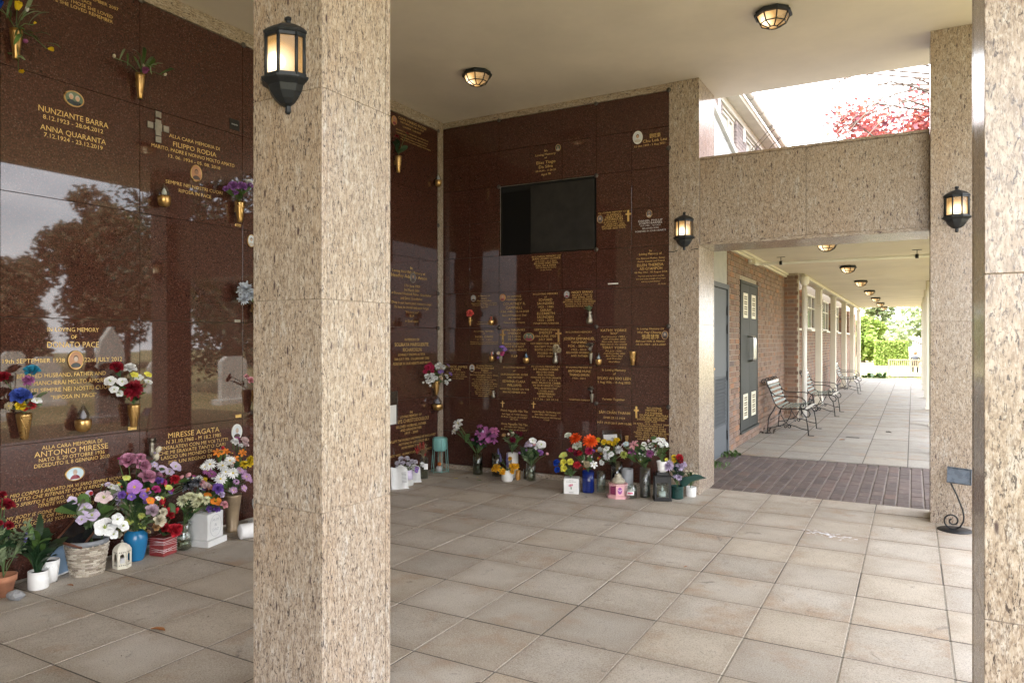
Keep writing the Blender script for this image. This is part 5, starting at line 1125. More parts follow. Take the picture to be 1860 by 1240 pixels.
M_CY=simple('flower_centre_yellow',(.62,.48,.05),.7); M_CG=simple('flower_centre_green',(.36,.42,.10),.7); M_CD=simple('flower_centre_dark',(.10,.05,.03),.8)
M_LEAF=simple('leaf_green',(.075,.14,.035),.5,var=.35,scale=18,rand=.35); M_LEAFD=simple('leaf_dark_green',(.022,.055,.022),.5,var=.3,scale=18,rand=.3); M_LEAFP=simple('leaf_grey_green',(.19,.24,.13),.6,var=.3,scale=18,rand=.3); M_STEM=simple('stem_green',(.07,.12,.035),.6,rand=.3)
M_DRY=simple('dry_stem',(.22,.17,.09),.8)
def petal(mb,L,Wd,nu,nv,tilt,curl,cup,az,base=0.0,z0=0.0,tip=.6,mi=0,ruf=0,rr=None):
    """petal grid from the centre: length L, width Wd, tilt from horizontal, curl along length, cup across"""
    vs=[]
    for i in range(nu+1):
        s=i/nu; ang=tilt+curl*s; 
        x=base+L*(math.cos(tilt+curl*s*.5))*s; z=z0+L*math.sin(tilt+curl*s*.5)*s
        wv=Wd*(math.sin(PI*min(1,(.12+.88*s)**tip*.5+ (0 if s<.6 else (s-.6)*1.0))) if True else 1)
        for j in range(nv+1):
            q=(j/nv-.5)*2; y=q*wv*.5; zz=z+cup*wv*q*q; xx=x
            if ruf and i==nu: zz+=rr.uniform(-ruf,ruf); xx+=rr.uniform(-ruf,ruf)
            vs.append((xx*math.cos(az)-y*math.sin(az),xx*math.sin(az)+y*math.cos(az),zz))
    m=nv+1
    mb.add(vs,[[i*m+j,(i+1)*m+j,(i+1)*m+j+1,i*m+j+1] for i in range(nu) for j in range(nv)],mi,True)
FK={}
def flower_mesh(kind,col,var=0):
    key=(kind,col,var)
    if key in FK: return FK[key]
    r=random.Random(var*13+len(col)*3+sum(map(ord,kind+col))); b=MB(); mats=[fmat(col),M_CY]
    if kind=='rose':
        for n,L,wd,ti,cu,z0,of in ((3,.20,.20,1.45,.3,.15,.01),(4,.28,.26,1.30,.2,.09,.035),(5,.35,.32,1.08,.05,.04,.05),(6,.41,.37,.78,-.15,.0,.06),(6,.45,.42,.42,-.35,-.03,.06)):
            a0=r.uniform(0,6)
            for k in range(n): petal(b,L*r.uniform(.92,1.08),wd,4,3,ti+r.uniform(-.1,.1),cu,.35,a0+2*PI*k/n+r.uniform(-.12,.12),of,z0,.75)
    elif kind=='carn':
        for n,L,ti,z0 in ((5,.24,1.25,.14),(9,.33,.95,.10),(12,.42,.6,.06),(14,.47,.22,.0),(12,.45,-.2,-.05)):
            a0=r.uniform(0,6)
            for k in range(n): petal(b,L*r.uniform(.85,1.1),.20,2,2,ti+r.uniform(-.2,.2),-.3,.4,a0+2*PI*k/n+r.uniform(-.2,.2),.02,z0,.6,0,.045,r)
    elif kind in('daisy','daisy2'):
        lay=((15,.47,.13,.12,-.15,.02),(13,.36,.12,.35,-.15,.05)) if kind=='daisy' else ((14,.48,.16,.05,-.2,0),(13,.44,.15,.35,-.2,.05),(11,.36,.14,.7,-.15,.08),(8,.25,.12,1.05,.1,.10))
        for n,L,wd,ti,cu,z0 in lay:
            a0=r.uniform(0,6)
            for k in range(n): petal(b,L*r.uniform(.88,1.06),wd,3,1,ti+r.uniform(-.12,.12),cu,.3,a0+2*PI*k/n+r.uniform(-.07,.07),.04,z0,.7)
        if kind=='daisy': b.sphere((0,0,.06),.10,8,5,1,(1,1,.55))
    elif kind=='orchid':
        for k in range(5): petal(b,.48*r.uniform(.9,1.05),.48,4,4,.28+r.uniform(-.1,.12),-.35,.10,2*PI*k/5+r.uniform(-.1,.1),.01,.02+.01*(k%2),.55)
        mats=[fmat(col),M_CG if col in('white','blush','lilac') else M_CY]; b.sphere((0,0,.07),.07,7,5,1)
        for k in range(5): petal(b,.16,.06,2,1,.9,.2,.2,k*1.256+.5,.02,.05,.7,1)
    elif kind=='lily':
        for k in range(6): petal(b,.56*r.uniform(.93,1.05),.34 if k%2 else .28,5,2,.75+r.uniform(-.1,.1),-1.15,.35,2*PI*k/6,.02,0,.8)
        for k in range(5): b.tube([(0,0,.03),(.07*math.cos(k*1.26),.07*math.sin(k*1.26),.26),(.12*math.cos(k*1.26),.12*math.sin(k*1.26),.30)],.010,4,1)
        mats=[fmat(col),M_CD if col!='white' else M_CY]
    elif kind=='tulip':
        for k in range(6): petal(b,.62,.38,4,2,1.35-(k%2)*.12,.35,.5,2*PI*k/6,.16,-.1,.6)
    elif kind=='bud':
        b.sphere((0,0,.05),.40,8,6,0,(.8,.8,1.15)); mats=[fmat(col),M_LEAF]
        for k in range(4): petal(b,.42,.22,2,1,.9,.5,.2,k*PI/2,.05,-.40,.7,1)
    elif kind=='spike':
        for k in range(26):
            z=-.9+1.8*k/26; rr_=.17*(1-.45*(z>0)*z); a=k*2.4; b.sphere((rr_*math.cos(a),rr_*math.sin(a),z),.10*(1-.35*(z>0)*z),5,4,0,(1,1,1.2))
        b.tube([(0,0,-1.0),(0,0,.9)],.05,5,1); mats=[fmat(col),M_STEM]
    FK[key]=b.mesh(kind,mats); return FK[key]
LM={}
def leaf_mesh(kind,mat):
    key=(kind,mat.name)
    if key in LM: return LM[key]
    b=MB()
    if kind=='broad': petal(b,1,.52,5,2,.25,-.55,.22,0,0,0,.75)
    elif kind=='blade': petal(b,1,.13,6,1,.5,-.9,.8,0,0,0,.8)
    elif kind=='sprig':
        b.tube([(0,0,0),(.5,0,.06),(1,0,0)],.012,4)
        rr_=random.Random(4)
        for k in range(11):
            s0=len(b.v); petal(b,.26,.12,2,2,.3,-.3,.2,0,0,0,.75); b.xf(Matrix.Translation((.1+.085*k,0,.04))@Matrix.Rotation((1 if k%2 else -1)*rr_.uniform(.6,1.2),4,'Z')@Matrix.Rotation(rr_.uniform(-.5,.5),4,'X'),s0)
    LM[key]=b.mesh('leaf',mat); return LM[key]
NAMES=dict(rose='rose',carn='carnation',daisy='daisy',daisy2='dahlia',orchid='orchid',lily='lily',tulip='tulip',bud='flower_bud',spike='flower_spike')
br=random.Random(21)
def bouquet(key,label,mouth,face,nleaf=8,leafsize=.09,mats=(M_LEAF,),kinds=('broad',),name='bouquet',cat='bouquet',group=None,stems=True,stemmat=M_STEM,spread=1.,fill=0,kz=.6):
    mouth=Vector(mouth); face=Vector(face).normalized()
    t=thing(name,label,cat,mouth,group)
    pts=[]
    FL=[f.split() for f in BQ[key].split(';')]; FL=[(f[0],f[1],Vector((float(f[2]),float(f[3]),float(f[4]))),float(f[5])*1.08,0) for f in FL]
    side=Vector((-face.y,face.x,0)).normalized()
    for q in range(fill):
        f=FL[br.randrange(len(FL))]; g=FL[br.randrange(len(FL))]; 
        if f[0]=='spike': continue
        FL.append((f[0],f[1],g[2]+side*br.uniform(-1,1)*g[3]*.8+Vector((0,0,br.uniform(-1.0,.45)*g[3]))-face*.035,f[3]*br.uniform(.45,.75),1))
    for k,c,p,s,fl in FL:
        if not fl: p=p+face*br.uniform(-.02,.03); pts.append(p)
        n=((p-mouth).normalized()*kz+face*.75+Vector((0,0,.25))+Vector((br.uniform(-.3,.3),br.uniform(-.3,.3),br.uniform(-.2,.3)))).normalized()
        if k=='spike': n=((p-mouth).normalized()*.6+Vector((br.uniform(-.2,.2),br.uniform(-.2,.2),1))).normalized()
        o=link(NAMES[k],flower_mesh(k,c,br.randrange(2)),t,p); o.rotation_mode='QUATERNION'
        o.rotation_quaternion=n.to_track_quat('Z','Y')@Quaternion((0,0,1),br.uniform(0,6.28)); o.scale=(s,)*3
        if stems:
            e=p-n*s*(.1 if k!='spike' else .9); m1=mouth+(e-mouth)*.25; m1.z+=.25*max(0,(e.z-mouth.z)); mid=(mouth+e)/2+Vector((0,0,.02)); sb_=MB()
            lo=mouth+Vector((br.uniform(-.012,.012),br.uniform(-.012,.012),-.05))
            sb_.tube([lo,mouth,mid,e-n*.01,e],.0026 if s<.12 else .0035,5); obj('stem',sb_,stemmat,t)
    for i in range(nleaf):
        p=mouth+(pts[br.randrange(len(pts))]-mouth)*br.uniform(.15,.8)*spread
        d=((p-mouth).normalized()*.7+face*br.uniform(-.1,.9)+Vector((br.uniform(-.9,.9),br.uniform(-.9,.9),br.uniform(-.2,.7)))).normalized()
        o=link('leaf',leaf_mesh(kinds[br.randrange(len(kinds))],mats[br.randrange(len(mats))]),t,p-face*.01); o.rotation_mode='QUATERNION'
        o.rotation_quaternion=d.to_track_quat('X','Z')@Quaternion((1,0,0),br.uniform(-.9,.9)); o.scale=(leafsize*br.uniform(.6,1.25),)*3
    return t
FL_=(1,-.35,.15); FB_=(.25,-1,.15)

# ---- wall vases
def wall_vase(wall,a,z0,z1,wd,label,mat=M_BRONZE,style=0,group='metal vases on the memorial walls'):
    h=z1-z0; r=wd/2; off=r+.012; c=W(wall,a,z0,off)
    t=thing('wall_vase',label,'vase',c,group); b=MB()
    pr_=[(r*.45,0),(r*.52,h*.02),(r*.62,h*.25),(r*.86,h*.6),(r,h*.9),(r*1.02,h),(r*.93,h),(r*.8,h*.6),(r*.2,h*.3)] if style==0 else [(r*.5,0),(r*.85,h*.05),(r,h*.22),(r*.85,h*.42),(r*.5,h*.65),(r*.48,h*.82),(r*.72,h*.98),(r*.66,h),(r*.4,h*.7),(r*.1,h*.5)]
    b.lathe(pr_,18,c); 
    obj('body',b,mat,t)
    if style==0:
        b=MB(); dv=Vector(W(wall,0,0,1))-Vector(W(wall,0,0,0)); s_=dv.cross(Vector((0,0,1)))
        for q,ph in ((-.25,0),(.2,.4)):
            pts=[Vector(c)+(dv*math.cos(th)+s_*math.sin(th))*rr_+Vector((0,0,zz)) for th,rr_,zz in ((q+.9,r*1.0,h*.96),(q+.5,r*.93,h*.72),(q+.1,r*.80,h*.45),(q-.1,r*.66,h*.2))]
            b.tube(pts,r*.045,5)
        obj('relief_leaf',b,mat,t)
    b=MB(); p,q=W(wall,a-.008,z0+h*.5,.001),W(wall,a+.008,z0+h*.8,off-r*.6); b.box(min(p[0],q[0]),max(p[0],q[0]),min(p[1],q[1]),max(p[1],q[1]),z0+h*.5,z0+h*.75); obj('bracket',b,mat,t)
    return Vector((c[0],c[1],z1))
def grave_light(wall,a,z0,z1,wd,label,glassmat=M_GLASS,flame=None):
    h=z1-z0; r=wd/2; c=W(wall,a,z0,r+.008); t=thing('grave_light',label,'grave light',c,'small glass grave lights on the memorial walls')
    b=MB(); b.lathe([(r*.35,0),(r*.8,h*.06),(r*.98,h*.22),(r,h*.40),(r*.9,h*.46),(r*.6,h*.44),(r*.5,h*.2)],14,c); obj('cup',b,M_BRONZE,t)
    b=MB(); b.lathe([(r*.55,h*.42),(r*.72,h*.52),(r*.74,h*.62),(r*.55,h*.76),(r*.28,h*.90),(.001,h)],8,c,smooth=False); obj('glass_flame',b,glassmat,t)
    b=MB(); b.lathe([(.001,h*.44),(r*.38,h*.5),(r*.40,h*.6),(r*.2,h*.74),(.001,h*.80)],8,c); obj('candle_bulb',b,simple('flame_insert',flame or (.62,.62,.66),.4),t)
M_FROSTW=glass('frosted_white_glass',(.72,.72,.76),.72,.2)
wv=wall_vase; WV={}
for k,args in dict(
 vaseA=('L',2.309,3.166,3.343,.068,'bronze wall vase holding drooping yellow tulips at top left'),
 vaseB=('L',3.102,3.163,3.334,.065,'bronze wall vase with withered plum tulip left of the pewter cross'),
 vaseC=('L',3.944,2.422,2.586,.082,'bronze wall vase with purple roses beside the near pillar'),
 vaseD=('L',2.349,.880,1.037,.086,'bronze wall vase under the blue rose at the far left'),
 vaseE=('L',3.051,.880,1.036,.082,'bronze wall vase under dark red and white flowers'),
 vaseF=('L',4.108,1.651,1.774,.092,'bronze wall vase with silver blue flowers, half hidden by the near pillar'),
 vaseG=('L',4.112,.884,1.068,.092,'bronze wall vase with small pink roses, half hidden by the near pillar'),
 vaseH=('L',5.975,3.232,3.404,.072,'gold wall vase with two dark roses, high right of the near pillar'),
 cornerwall=('L',6.66,.858,1.02,.075,'gold wall vase in the corner under the white and red bouquet'),
 vaseI=('B',-4.364,1.641,1.737,.038,'thin bronze wall vase holding one coral rose')).items():
    WV[k]=wv(*args)
WV['vaseJ']=wv('B',-3.964,1.230,1.304,.042,'pale slim wall vase holding violet and pink flowers',M_PEWTER)
WV['vaseK']=wv('B',-3.292,1.230,1.346,.062,'pale stone coloured wall vase with dried beige gypsophila',M_PEWTER,1)
tulipv=wv('B',-2.892,1.236,1.347,.040,'slim bronze wall vase holding metal lilies',M_PEWTER)
wv('B',-2.435,1.231,1.369,.069,'plain empty gold wall vase below the Chinese characters')
greenv=wv('B',-2.900,1.646,1.774,.071,'bulbous pewter wall vase with a wisp of grey leaves',M_PEWTER,1)
wv('B',-4.058,.838,.919,.048,'small empty bulbous bronze wall vase under a long inscription',M_PEWTER,1)
tuliq=wv('B',-2.880,.841,.928,.042,'slim pewter wall vase with metal tulips beside a small pale plate',M_PEWTER)
wv('B',-2.505,.441,.522,.037,'slim bronze wall vase behind the yellow roses')
for a in (('L',3.280,2.436,2.607,.092,'bronze grave light with clear glass flame under the pewter cross'),('L',2.701,.887,1.063,.1,'bronze grave light with frosted glass flame between two wall vases',M_FROSTW),('L',6.70,3.220,3.378,.08,'gold grave light high by the corner of the two dark walls'),('L',6.66,.684,.848,.12,'large bronze grave light with sparkling glass below the corner bouquet',M_FROSTW,(.75,.78,.9)),('B',-4.081,1.642,1.772,.064,'grave light with a red tinted glass flame right of the coral rose',M_GLASS,(.55,.08,.05)),('B',-4.075,1.241,1.382,.06,'grave light with pink glass flame left of the violet flowers',M_GLASS,(.55,.15,.12)),('B',-3.641,1.230,1.360,.07,'grave light with blue glass flame below the black and white oval photo',M_GBLUE,(.55,.68,.85)),('B',-2.802,1.225,1.353,.066,'grave light with pale blue glass flame beside metal lilies',M_GBLUE,(.45,.5,.6))): grave_light(*a)
bouquet('vaseA','drooping yellow tulips in the bronze wall vase at top left',WV['vaseA'],FL_,18,.17,(M_LEAF,M_LEAFP),('blade',),'tulip_bunch','flowers')
bouquet('vaseB','withered plum tulip with long thin leaves left of the pewter cross',WV['vaseB'],FL_,14,.16,(M_LEAFP,M_LEAF),('blade',),'tulip_bunch','flowers')
bouquet('vaseC','purple and white roses in wall vase beside the near pillar',WV['vaseC'],FL_,14,.07)
bouquet('vaseD','blue, teal and red artificial roses in the wall vase at far left',WV['vaseD'],FL_,16,.09,(M_LEAF,M_LEAFP))
bouquet('vaseE','dark red carnation with white and yellow orchids in a wall vase',WV['vaseE'],FL_,12,.08,(M_LEAF,M_LEAFD))
bouquet('vaseF','silver blue flower head peeping from behind the near pillar',WV['vaseF'],FL_,8,.06,(M_LEAFP,),('sprig',))
bouquet('vaseG','small pink roses peeping from behind the near pillar',WV['vaseG'],FL_,4,.05)
bouquet('vaseH','two dark red roses on tall stems in the gold wall vase',WV['vaseH'],FL_,7,.10,(M_LEAFD,),('broad',))
bouquet('cornerwall','large white rose, crimson and violet bouquet in the corner of the walls',WV['cornerwall'],FL_,16,.06)
bouquet('vaseI','single coral rose with trailing green leaves',WV['vaseI'],FB_,9,.05)
bouquet('vaseJ','violet and magenta flowers below a bronze cross',WV['vaseJ'],FB_,8,.04,(M_LEAFD,))
bouquet('vaseK','dried beige gypsophila on the back wall',WV['vaseK'],FB_,6,.05,(M_DRY,),('sprig',),stemmat=M_DRY)
def metal_flowers(mouth,label,h,n):
    t=thing('metal_flowers',label,'metal flowers',mouth); r=random.Random(n)
    for k in range(n):
        b=MB(); d=Vector((r.uniform(-.5,.5),-.25,1)).normalized(); L=h*r.uniform(.6,1); e=Vector(mouth)+d*L; b.tube([mouth,Vector(mouth)+d*L*.5,e],.003,5); s0=len(b.v)
        for q in range(5): petal(b,.030,.016,3,1,.9,-.4,.3,q*1.26,.002,0,.8)
        b.xf(Matrix.Translation(e)@d.to_track_quat('Z','Y').to_matrix().to_4x4(),s0); obj('metal_lily',b,M_PEWTER,t)
metal_flowers(tulipv,'tarnished metal lilies in slim bronze vase beside a blue glass grave light',.09,6); metal_flowers(tuliq,'tarnished metal tulips beside a small pale plate on the back wall',.06,7)
t=thing('leaf_sprig','wisp of grey green leaves in the bulbous pewter vase','leaves',greenv); r=random.Random(3)
for k in range(9):
    d=Vector((r.uniform(-.8,.8),-.4,r.uniform(.2,1))).normalized(); o=link('leaf',leaf_mesh('broad',M_LEAFP),t,greenv); o.rotation_mode='QUATERNION'; o.rotation_quaternion=d.to_track_quat('X','Z'); o.scale=(r.uniform(.04,.08),)*3
# angel figurine on the left wall
t=thing('angel_figurine','small bronze angel with raised wings on the wall above the mauve roses','figurine',W('L',3.201,.649,.03))
b=MB(); c=W('L',3.201,.649,.03); b.lathe([(.012,0),(.022,.015),(.018,.05),(.014,.08),(.018,.095),(.008,.11)],10,c); b.sphere((c[0],c[1],c[2]+.122),.013,8,6); obj('body',b,M_PEWTER,t)
for s in (-1,1):
    b=MB(); 
    for q in range(4): petal(b,.06-.008*q,.016,3,1,1.1-q*.28,.25,.2,PI/2*s,.004,.085,.8)
    b.xf(Matrix.Translation(c)); obj('wing',b,M_PEWTER,t)
t=thing('plastic_sleeve','clear plastic sleeve holding a white card taped to the wall','document sleeve',W('L',5.95,.59,.004))
b=MB(); b.cbox(-4.747,-4.744,5.86,6.02,.592,.946,.001); obj('sleeve',b,glass('cloudy_plastic',(.75,.76,.8),.7,.2),t)
b=MB(); b.cbox(-4.7437,-4.742,5.868,5.992,.60,.80,.0005); obj('card',b,M_WHITE,t)
# ================================================================== POTS, VASES AND KEEPSAKES ON THE FLOOR
M_CERW=simple('white_ceramic',(.78,.77,.76),.25,var=.04); M_CERB=simple('blue_ceramic',(.015,.15,.33),.2,var=.1); M_NAVY=simple('navy_glazed',(.006,.018,.13),.12,var=.2)
M_TERR=simple('terracotta',(.36,.155,.085),.8,var=.25,scale=14,bs=.3); M_MARB=simple('white_marble',(.70,.70,.70),.35,var=.10,scale=7); M_TAN=simple('tan_metal',(.34,.25,.16),.4,metal=.4,var=.2)
M_REDB=simple('red_painted_wood',(.25,.03,.03),.6,var=.25,scale=14); M_WICK=simple('grey_wicker',(.38,.33,.27),.7,var=.4,scale=30,rand=.25); M_TURQ=simple('turquoise_enamel',(.22,.48,.46),.35,var=.05)
M_STONE=simple('painted_stone',(.62,.62,.60),.7,var=.15,scale=14,bs=.3); M_SOILGAP=simple('soil_and_gap_shade',(.03,.022,.015),.95,bs=.6); M_PINK=simple('pink_paint',(.72,.40,.42),.45,var=.06); M_PLUM=simple('plum_plaque',(.22,.03,.10),.4)
M_WATER=glass('murky_water',(.72,.70,.55),.8,.05); M_DGREEN=simple('dark_green_plastic',(.01,.045,.04),.3,var=.2,scale=10); M_CARD=simple('white_card',(.80,.79,.80),.6)
M_PRINT=simple('dark_print',(.07,.07,.075),.6); M_PRINTP=simple('pink_print',(.55,.10,.18),.6); M_PRINTG=simple('green_print',(.10,.22,.14),.6)
def vase(name,label,cat,x,y,prof,mat,n=20,z=0,inner=None,inmat=None,water=None,flat=False,ph=0,group=None):
    t=thing(name,label,cat,(x,y,z),group); b=MB(); b.lathe(prof,n,(x,y,z),smooth=not flat,ph=ph); obj('body',b,mat,t)
    if inner: b=MB(); b.lathe([(.001,inner[1]),(inner[0],inner[1])],n,(x,y,z)); obj('soil',b,inmat or M_SOILGAP,t)
    if water: b=MB(); b.lathe([(.001,.008),(water[0],.008),(water[0],water[1]),(.001,water[1])],16,(x,y,z)); obj('water',b,M_WATER,t)
    return t
def cyl(r,h,tk=.004,foot=.9,flare=1.0): return [(.001,.003),(r*foot,0),(r,h*.06),(r*(1+flare)/2,h*.5),(r*flare,h),(r*flare-tk,h),(r*(1+flare)/2-tk,h*.5),(r*.9-tk,h*.1),(.001,h*.08)]
# -- left group, from the far left
t=vase('terracotta_pot','terracotta pot of lavender at the far left edge','plant pot',-4.60,2.19,[(.001,0),(.044,0),(.060,.085),(.068,.088),(.070,.122),(.062,.122),(.058,.10),(.001,.10)],M_TERR)
bouquet('lavender','grey green lavender bush with purple spikes at the far left',(-4.60,2.19,.11),FL_,34,.15,(M_LEAFP,),('blade','sprig'),'lavender_plant','plant',kz=.4)
vase('white_pot','smooth white round pot beside the terracotta pot','plant pot',-4.56,2.36,cyl(.055,.106,.005,.94),M_CERW,24,inner=(.05,.09))
t=bouquet('pinkrose','strap leaved green plant with one pink rose in the smooth white pot',(-4.56,2.36,.095),FL_,26,.26,(M_LEAFD,M_LEAF,M_LEAFD),('blade',),'strap_leaf_plant','plant')
r=random.Random(8)
for k in range(16):
    d=Vector((r.uniform(-.5,.9),r.uniform(-.6,.9),r.uniform(.5,1.4))).normalized(); o=link('leaf',leaf_mesh('blade',M_LEAFD),t,(-4.56,2.36,.09)); o.rotation_mode='QUATERNION'; o.rotation_quaternion=d.to_track_quat('X','Z'); s_=r.uniform(.16,.27); o.scale=(s_,s_*3.2,s_)
t=vase('white_pot','white pot with raised diamond pattern, leaning behind the smooth white pot','plant pot',-4.625,2.455,[(.001,0),(.040,0),(.052,.06),(.058,.135),(.053,.135),(.045,.05),(.001,.02)],M_CERW,20,inner=(.05,.12))
b=MB()
for s in (1,-1):
    for k in range(12):
        b.tube([(-4.625+(.0405+.0172*q/5)*math.cos(2*PI*k/12+s*q*.16),2.455+(.0405+.0172*q/5)*math.sin(2*PI*k/12+s*q*.16),.004+.122*q/5) for q in range(6)],.003,4)
obj('raised_pattern',b,M_CERW,t)
t=thing('blue_card','pale blue printed card leaning on the wall behind the white pots','card',(-4.70,2.56,0)); b=MB(); b.cbox(-.003,.003,-.065,.065,0,.21,.001); b.cbox(.0032,.0036,-.055,.055,.01,.20,.0001,1)
b.xf(Matrix.Translation((-4.685,2.555,.0))@Matrix.Rotation(math.radians(-10),4,'Y')@Matrix.Rotation(math.radians(8),4,'X')); obj('sheet',b,[M_CARD,simple('pale_blue_print',(.25,.36,.50),.5,var=.1)],t)
t=vase('glass_jar','dark glass jar with red tinsel between the blue card and the wicker basket','jar',-4.655,2.66,cyl(.033,.15,.003),M_GLASSD,16)
b=MB(); r=random.Random(6)
for k in range(70):
    a=r.uniform(0,6.28); q=Vector((-4.66,2.665,r.uniform(.03,.24))); d=Vector((r.uniform(-1,1),r.uniform(-1,1),r.uniform(-1,1))).normalized()*.022; e=d.orthogonal().normalized()*.004; b.add([q-d-e,q+d-e,q+d+e,q-d+e],[[0,1,2,3]])
obj('red_tinsel',b,simple('red_foil',(.55,.02,.01),.25,metal=.7),t)
for (x,y,s,lab) in ((-4.47,2.19,.10,'rough grey stone on the floor in front of the terracotta pot'),):
    b=MB(); b.sphere((0,0,0),1,8,6,0,(s*.62,s*.42,s*.30),False); r=random.Random(4); b.v=[(v[0]*r.uniform(.8,1.15)+x,v[1]*r.uniform(.8,1.15)+y,max(0,v[2]*r.uniform(.8,1.1)+s*.26)) for v in b.v]
    tag(obj('rock',b,simple('grey_rock',(.28,.28,.29),.85,var=.35,scale=25,bs=.6),None,(x,y,0)),lab,'rock')
t=vase('glass_vase','small clear glass vase cut off at the far left edge','vase',-4.50,2.06,cyl(.03,.14,.003),M_GLASSD,16)
bouquet('redrose_end','dark red roses at the far left edge of the photo',(-4.61,2.16,.16),FL_,8,.09,(M_LEAFD,))
# wicker basket
t=thing('wicker_basket','round grey wicker basket with a pale grey rim','basket',(-4.585,2.665,0)); b=MB(); nn=18; 
def brr(z): return .088+.030*(z/.2)
for j in range(15):
    z=.008+j*.0125; n_=15
    for k in range(n_):
        a0=2*PI*(k+.5*(j%2))/n_; da=2*PI/n_
        b.tube([(-4.585+(brr(z)+dr)*math.cos(a0+da*f),2.665+(brr(z)+dr)*math.sin(a0+da*f),z) for f,dr in ((-.06,-.004),(.12,.002),(.5,.0055),(.88,.002),(1.06,-.004))],.0066,5,0,True)
b.lathe([(.082,.004),(.108,.192)],24,(-4.585,2.665,0),1)  # dark inner sheet puts shade into the gaps of the weave
for k in range(18):
    a=2*PI*k/18+.08; b.tube([(-4.585+(brr(z)+.001)*math.cos(a),2.665+(brr(z)+.001)*math.sin(a),z) for z in (0,.1,.195)],.0045,4)
obj('weave',b,[brick_mat('wicker_strand',[(0.,(.20,.16,.12)),(.4,(.40,.34,.27)),(.75,(.52,.46,.38)),(1.,(.62,.56,.47))],.2),M_SOILGAP],t); b=MB(); b.lathe([(.10,.0),(.085,.003),(.001,.003)],20,(-4.585,2.665,.0)); obj('bottom',b,M_WICK,t)
b=MB(); b.lathe([(.1165,.192),(.123,.195),(.124,.222),(.115,.222),(.112,.16),(.001,.15)],28,(-4.585,2.665,0)); obj('rim',b,simple('grey_plastic_rim',(.22,.23,.25),.5),t)
t=thing('picture_frame','dark framed picture lying tilted in the wicker basket','picture frame',(-4.60,2.63,.2)); b=MB(); b.cbox(-.075,.075,-.10,.10,-.006,.004,.002); M_=Matrix.Translation((-4.60,2.62,.262))@Matrix.Rotation(math.radians(25),4,'Z')@Matrix.Rotation(math.radians(28),4,'X')@Matrix.Rotation(math.radians(20),4,'Y'); b.xf(M_); obj('panel',b,simple('dark_glossy_picture',(.012,.012,.014),.12),t)
b=MB()
for q in ((-.082,.082,-.108,-.098),(-.082,.082,.098,.108),(-.082,-.073,-.0975,.0975),(.073,.082,-.0975,.0975)): b.cbox(q[0],q[1],q[2],q[3],-.006,.012,.002)
b.xf(M_); obj('frame',b,simple('red_brown_wood',(.12,.045,.025),.5,var=.3),t)
bouquet('white_orchid','lilac and blush orchids with a large green leaf above the wicker basket',(-4.60,2.70,.22),FL_,16,.12,(M_LEAF,M_LEAFP,M_LEAFD),fill=22)
bouquet('hellebore','large white hellebores hanging over the basket rim',(-4.55,2.74,.22),FL_,7,.09,(M_LEAFD,M_LEAF))
# white lantern
t=thing('candle_lantern','small cream pierced metal lantern between the basket and the blue vase','lantern',(-4.505,2.845,0)); c=(-4.505,2.845,0)
b=MB(); b.lathe([(.001,0),(.054,0),(.054,.012),(.049,.014)],6,c,smooth=False); b.lathe([(.050,.108),(.056,.110),(.054,.120),(.042,.140),(.022,.155),(.008,.160),(.001,.162)],6,c,smooth=False); 
for k in range(6):
    a=2*PI*k/6; b.tube([(c[0]+.051*math.cos(a),c[1]+.051*math.sin(a),z) for z in (.01,.11)],.005,5)
b.tube([(c[0]+.009*math.cos(a),c[1],.168+.009*math.sin(a)) for a in [2*PI*k/10 for k in range(11)]],.0018,5); obj('frame',b,simple('cream_metal',(.68,.64,.54),.5),t)
for k in range(6):
    a0,a1=2*PI*k/6,2*PI*(k+1)/6; P0=Vector((c[0]+.05*math.cos(a0),c[1]+.05*math.sin(a0),0)); P1=Vector((c[0]+.05*math.cos(a1),c[1]+.05*math.sin(a1),0)); b=MB()
    q=lambda s,z: tuple(P0+(P1-P0)*s+Vector((0,0,z)))
    b.add([q(0,.012),q(1,.012),q(1,.036),q(0,.036)],[[0,1,2,3]]); b.add([q(0,.036),q(.24,.036),q(.24,.085),q(0,.085)],[[0,1,2,3]]); b.add([q(.76,.036),q(1,.036),q(1,.085),q(.76,.085)],[[0,1,2,3]]); b.add([q(0,.085),q(.24,.085),q(.5,.098),q(.76,.085),q(1,.085),q(1,.112),q(0,.112)],[[0,1,2,3,4,5,6]])
    n_=((P0+P1)/2-Vector(c)).normalized()*.0012
    for s in (.2,.4,.6,.8):
        for z in (.022,.105): b.add([tuple(Vector(q(s-.05,z-.003))+n_),tuple(Vector(q(s+.05,z-.003))+n_),tuple(Vector(q(s+.05,z+.003))+n_),tuple(Vector(q(s-.05,z+.003))+n_)],[[0,1,2,3]],1)
    obj('pierced_side',b,[simple('cream_metal',(.68,.64,.54),.5),M_BLACK],t)
b=MB(); b.lathe([(.001,.01),(.02,.01),(.02,.06),(.001,.06)],12,c); obj('candle',b,M_CARD,t)
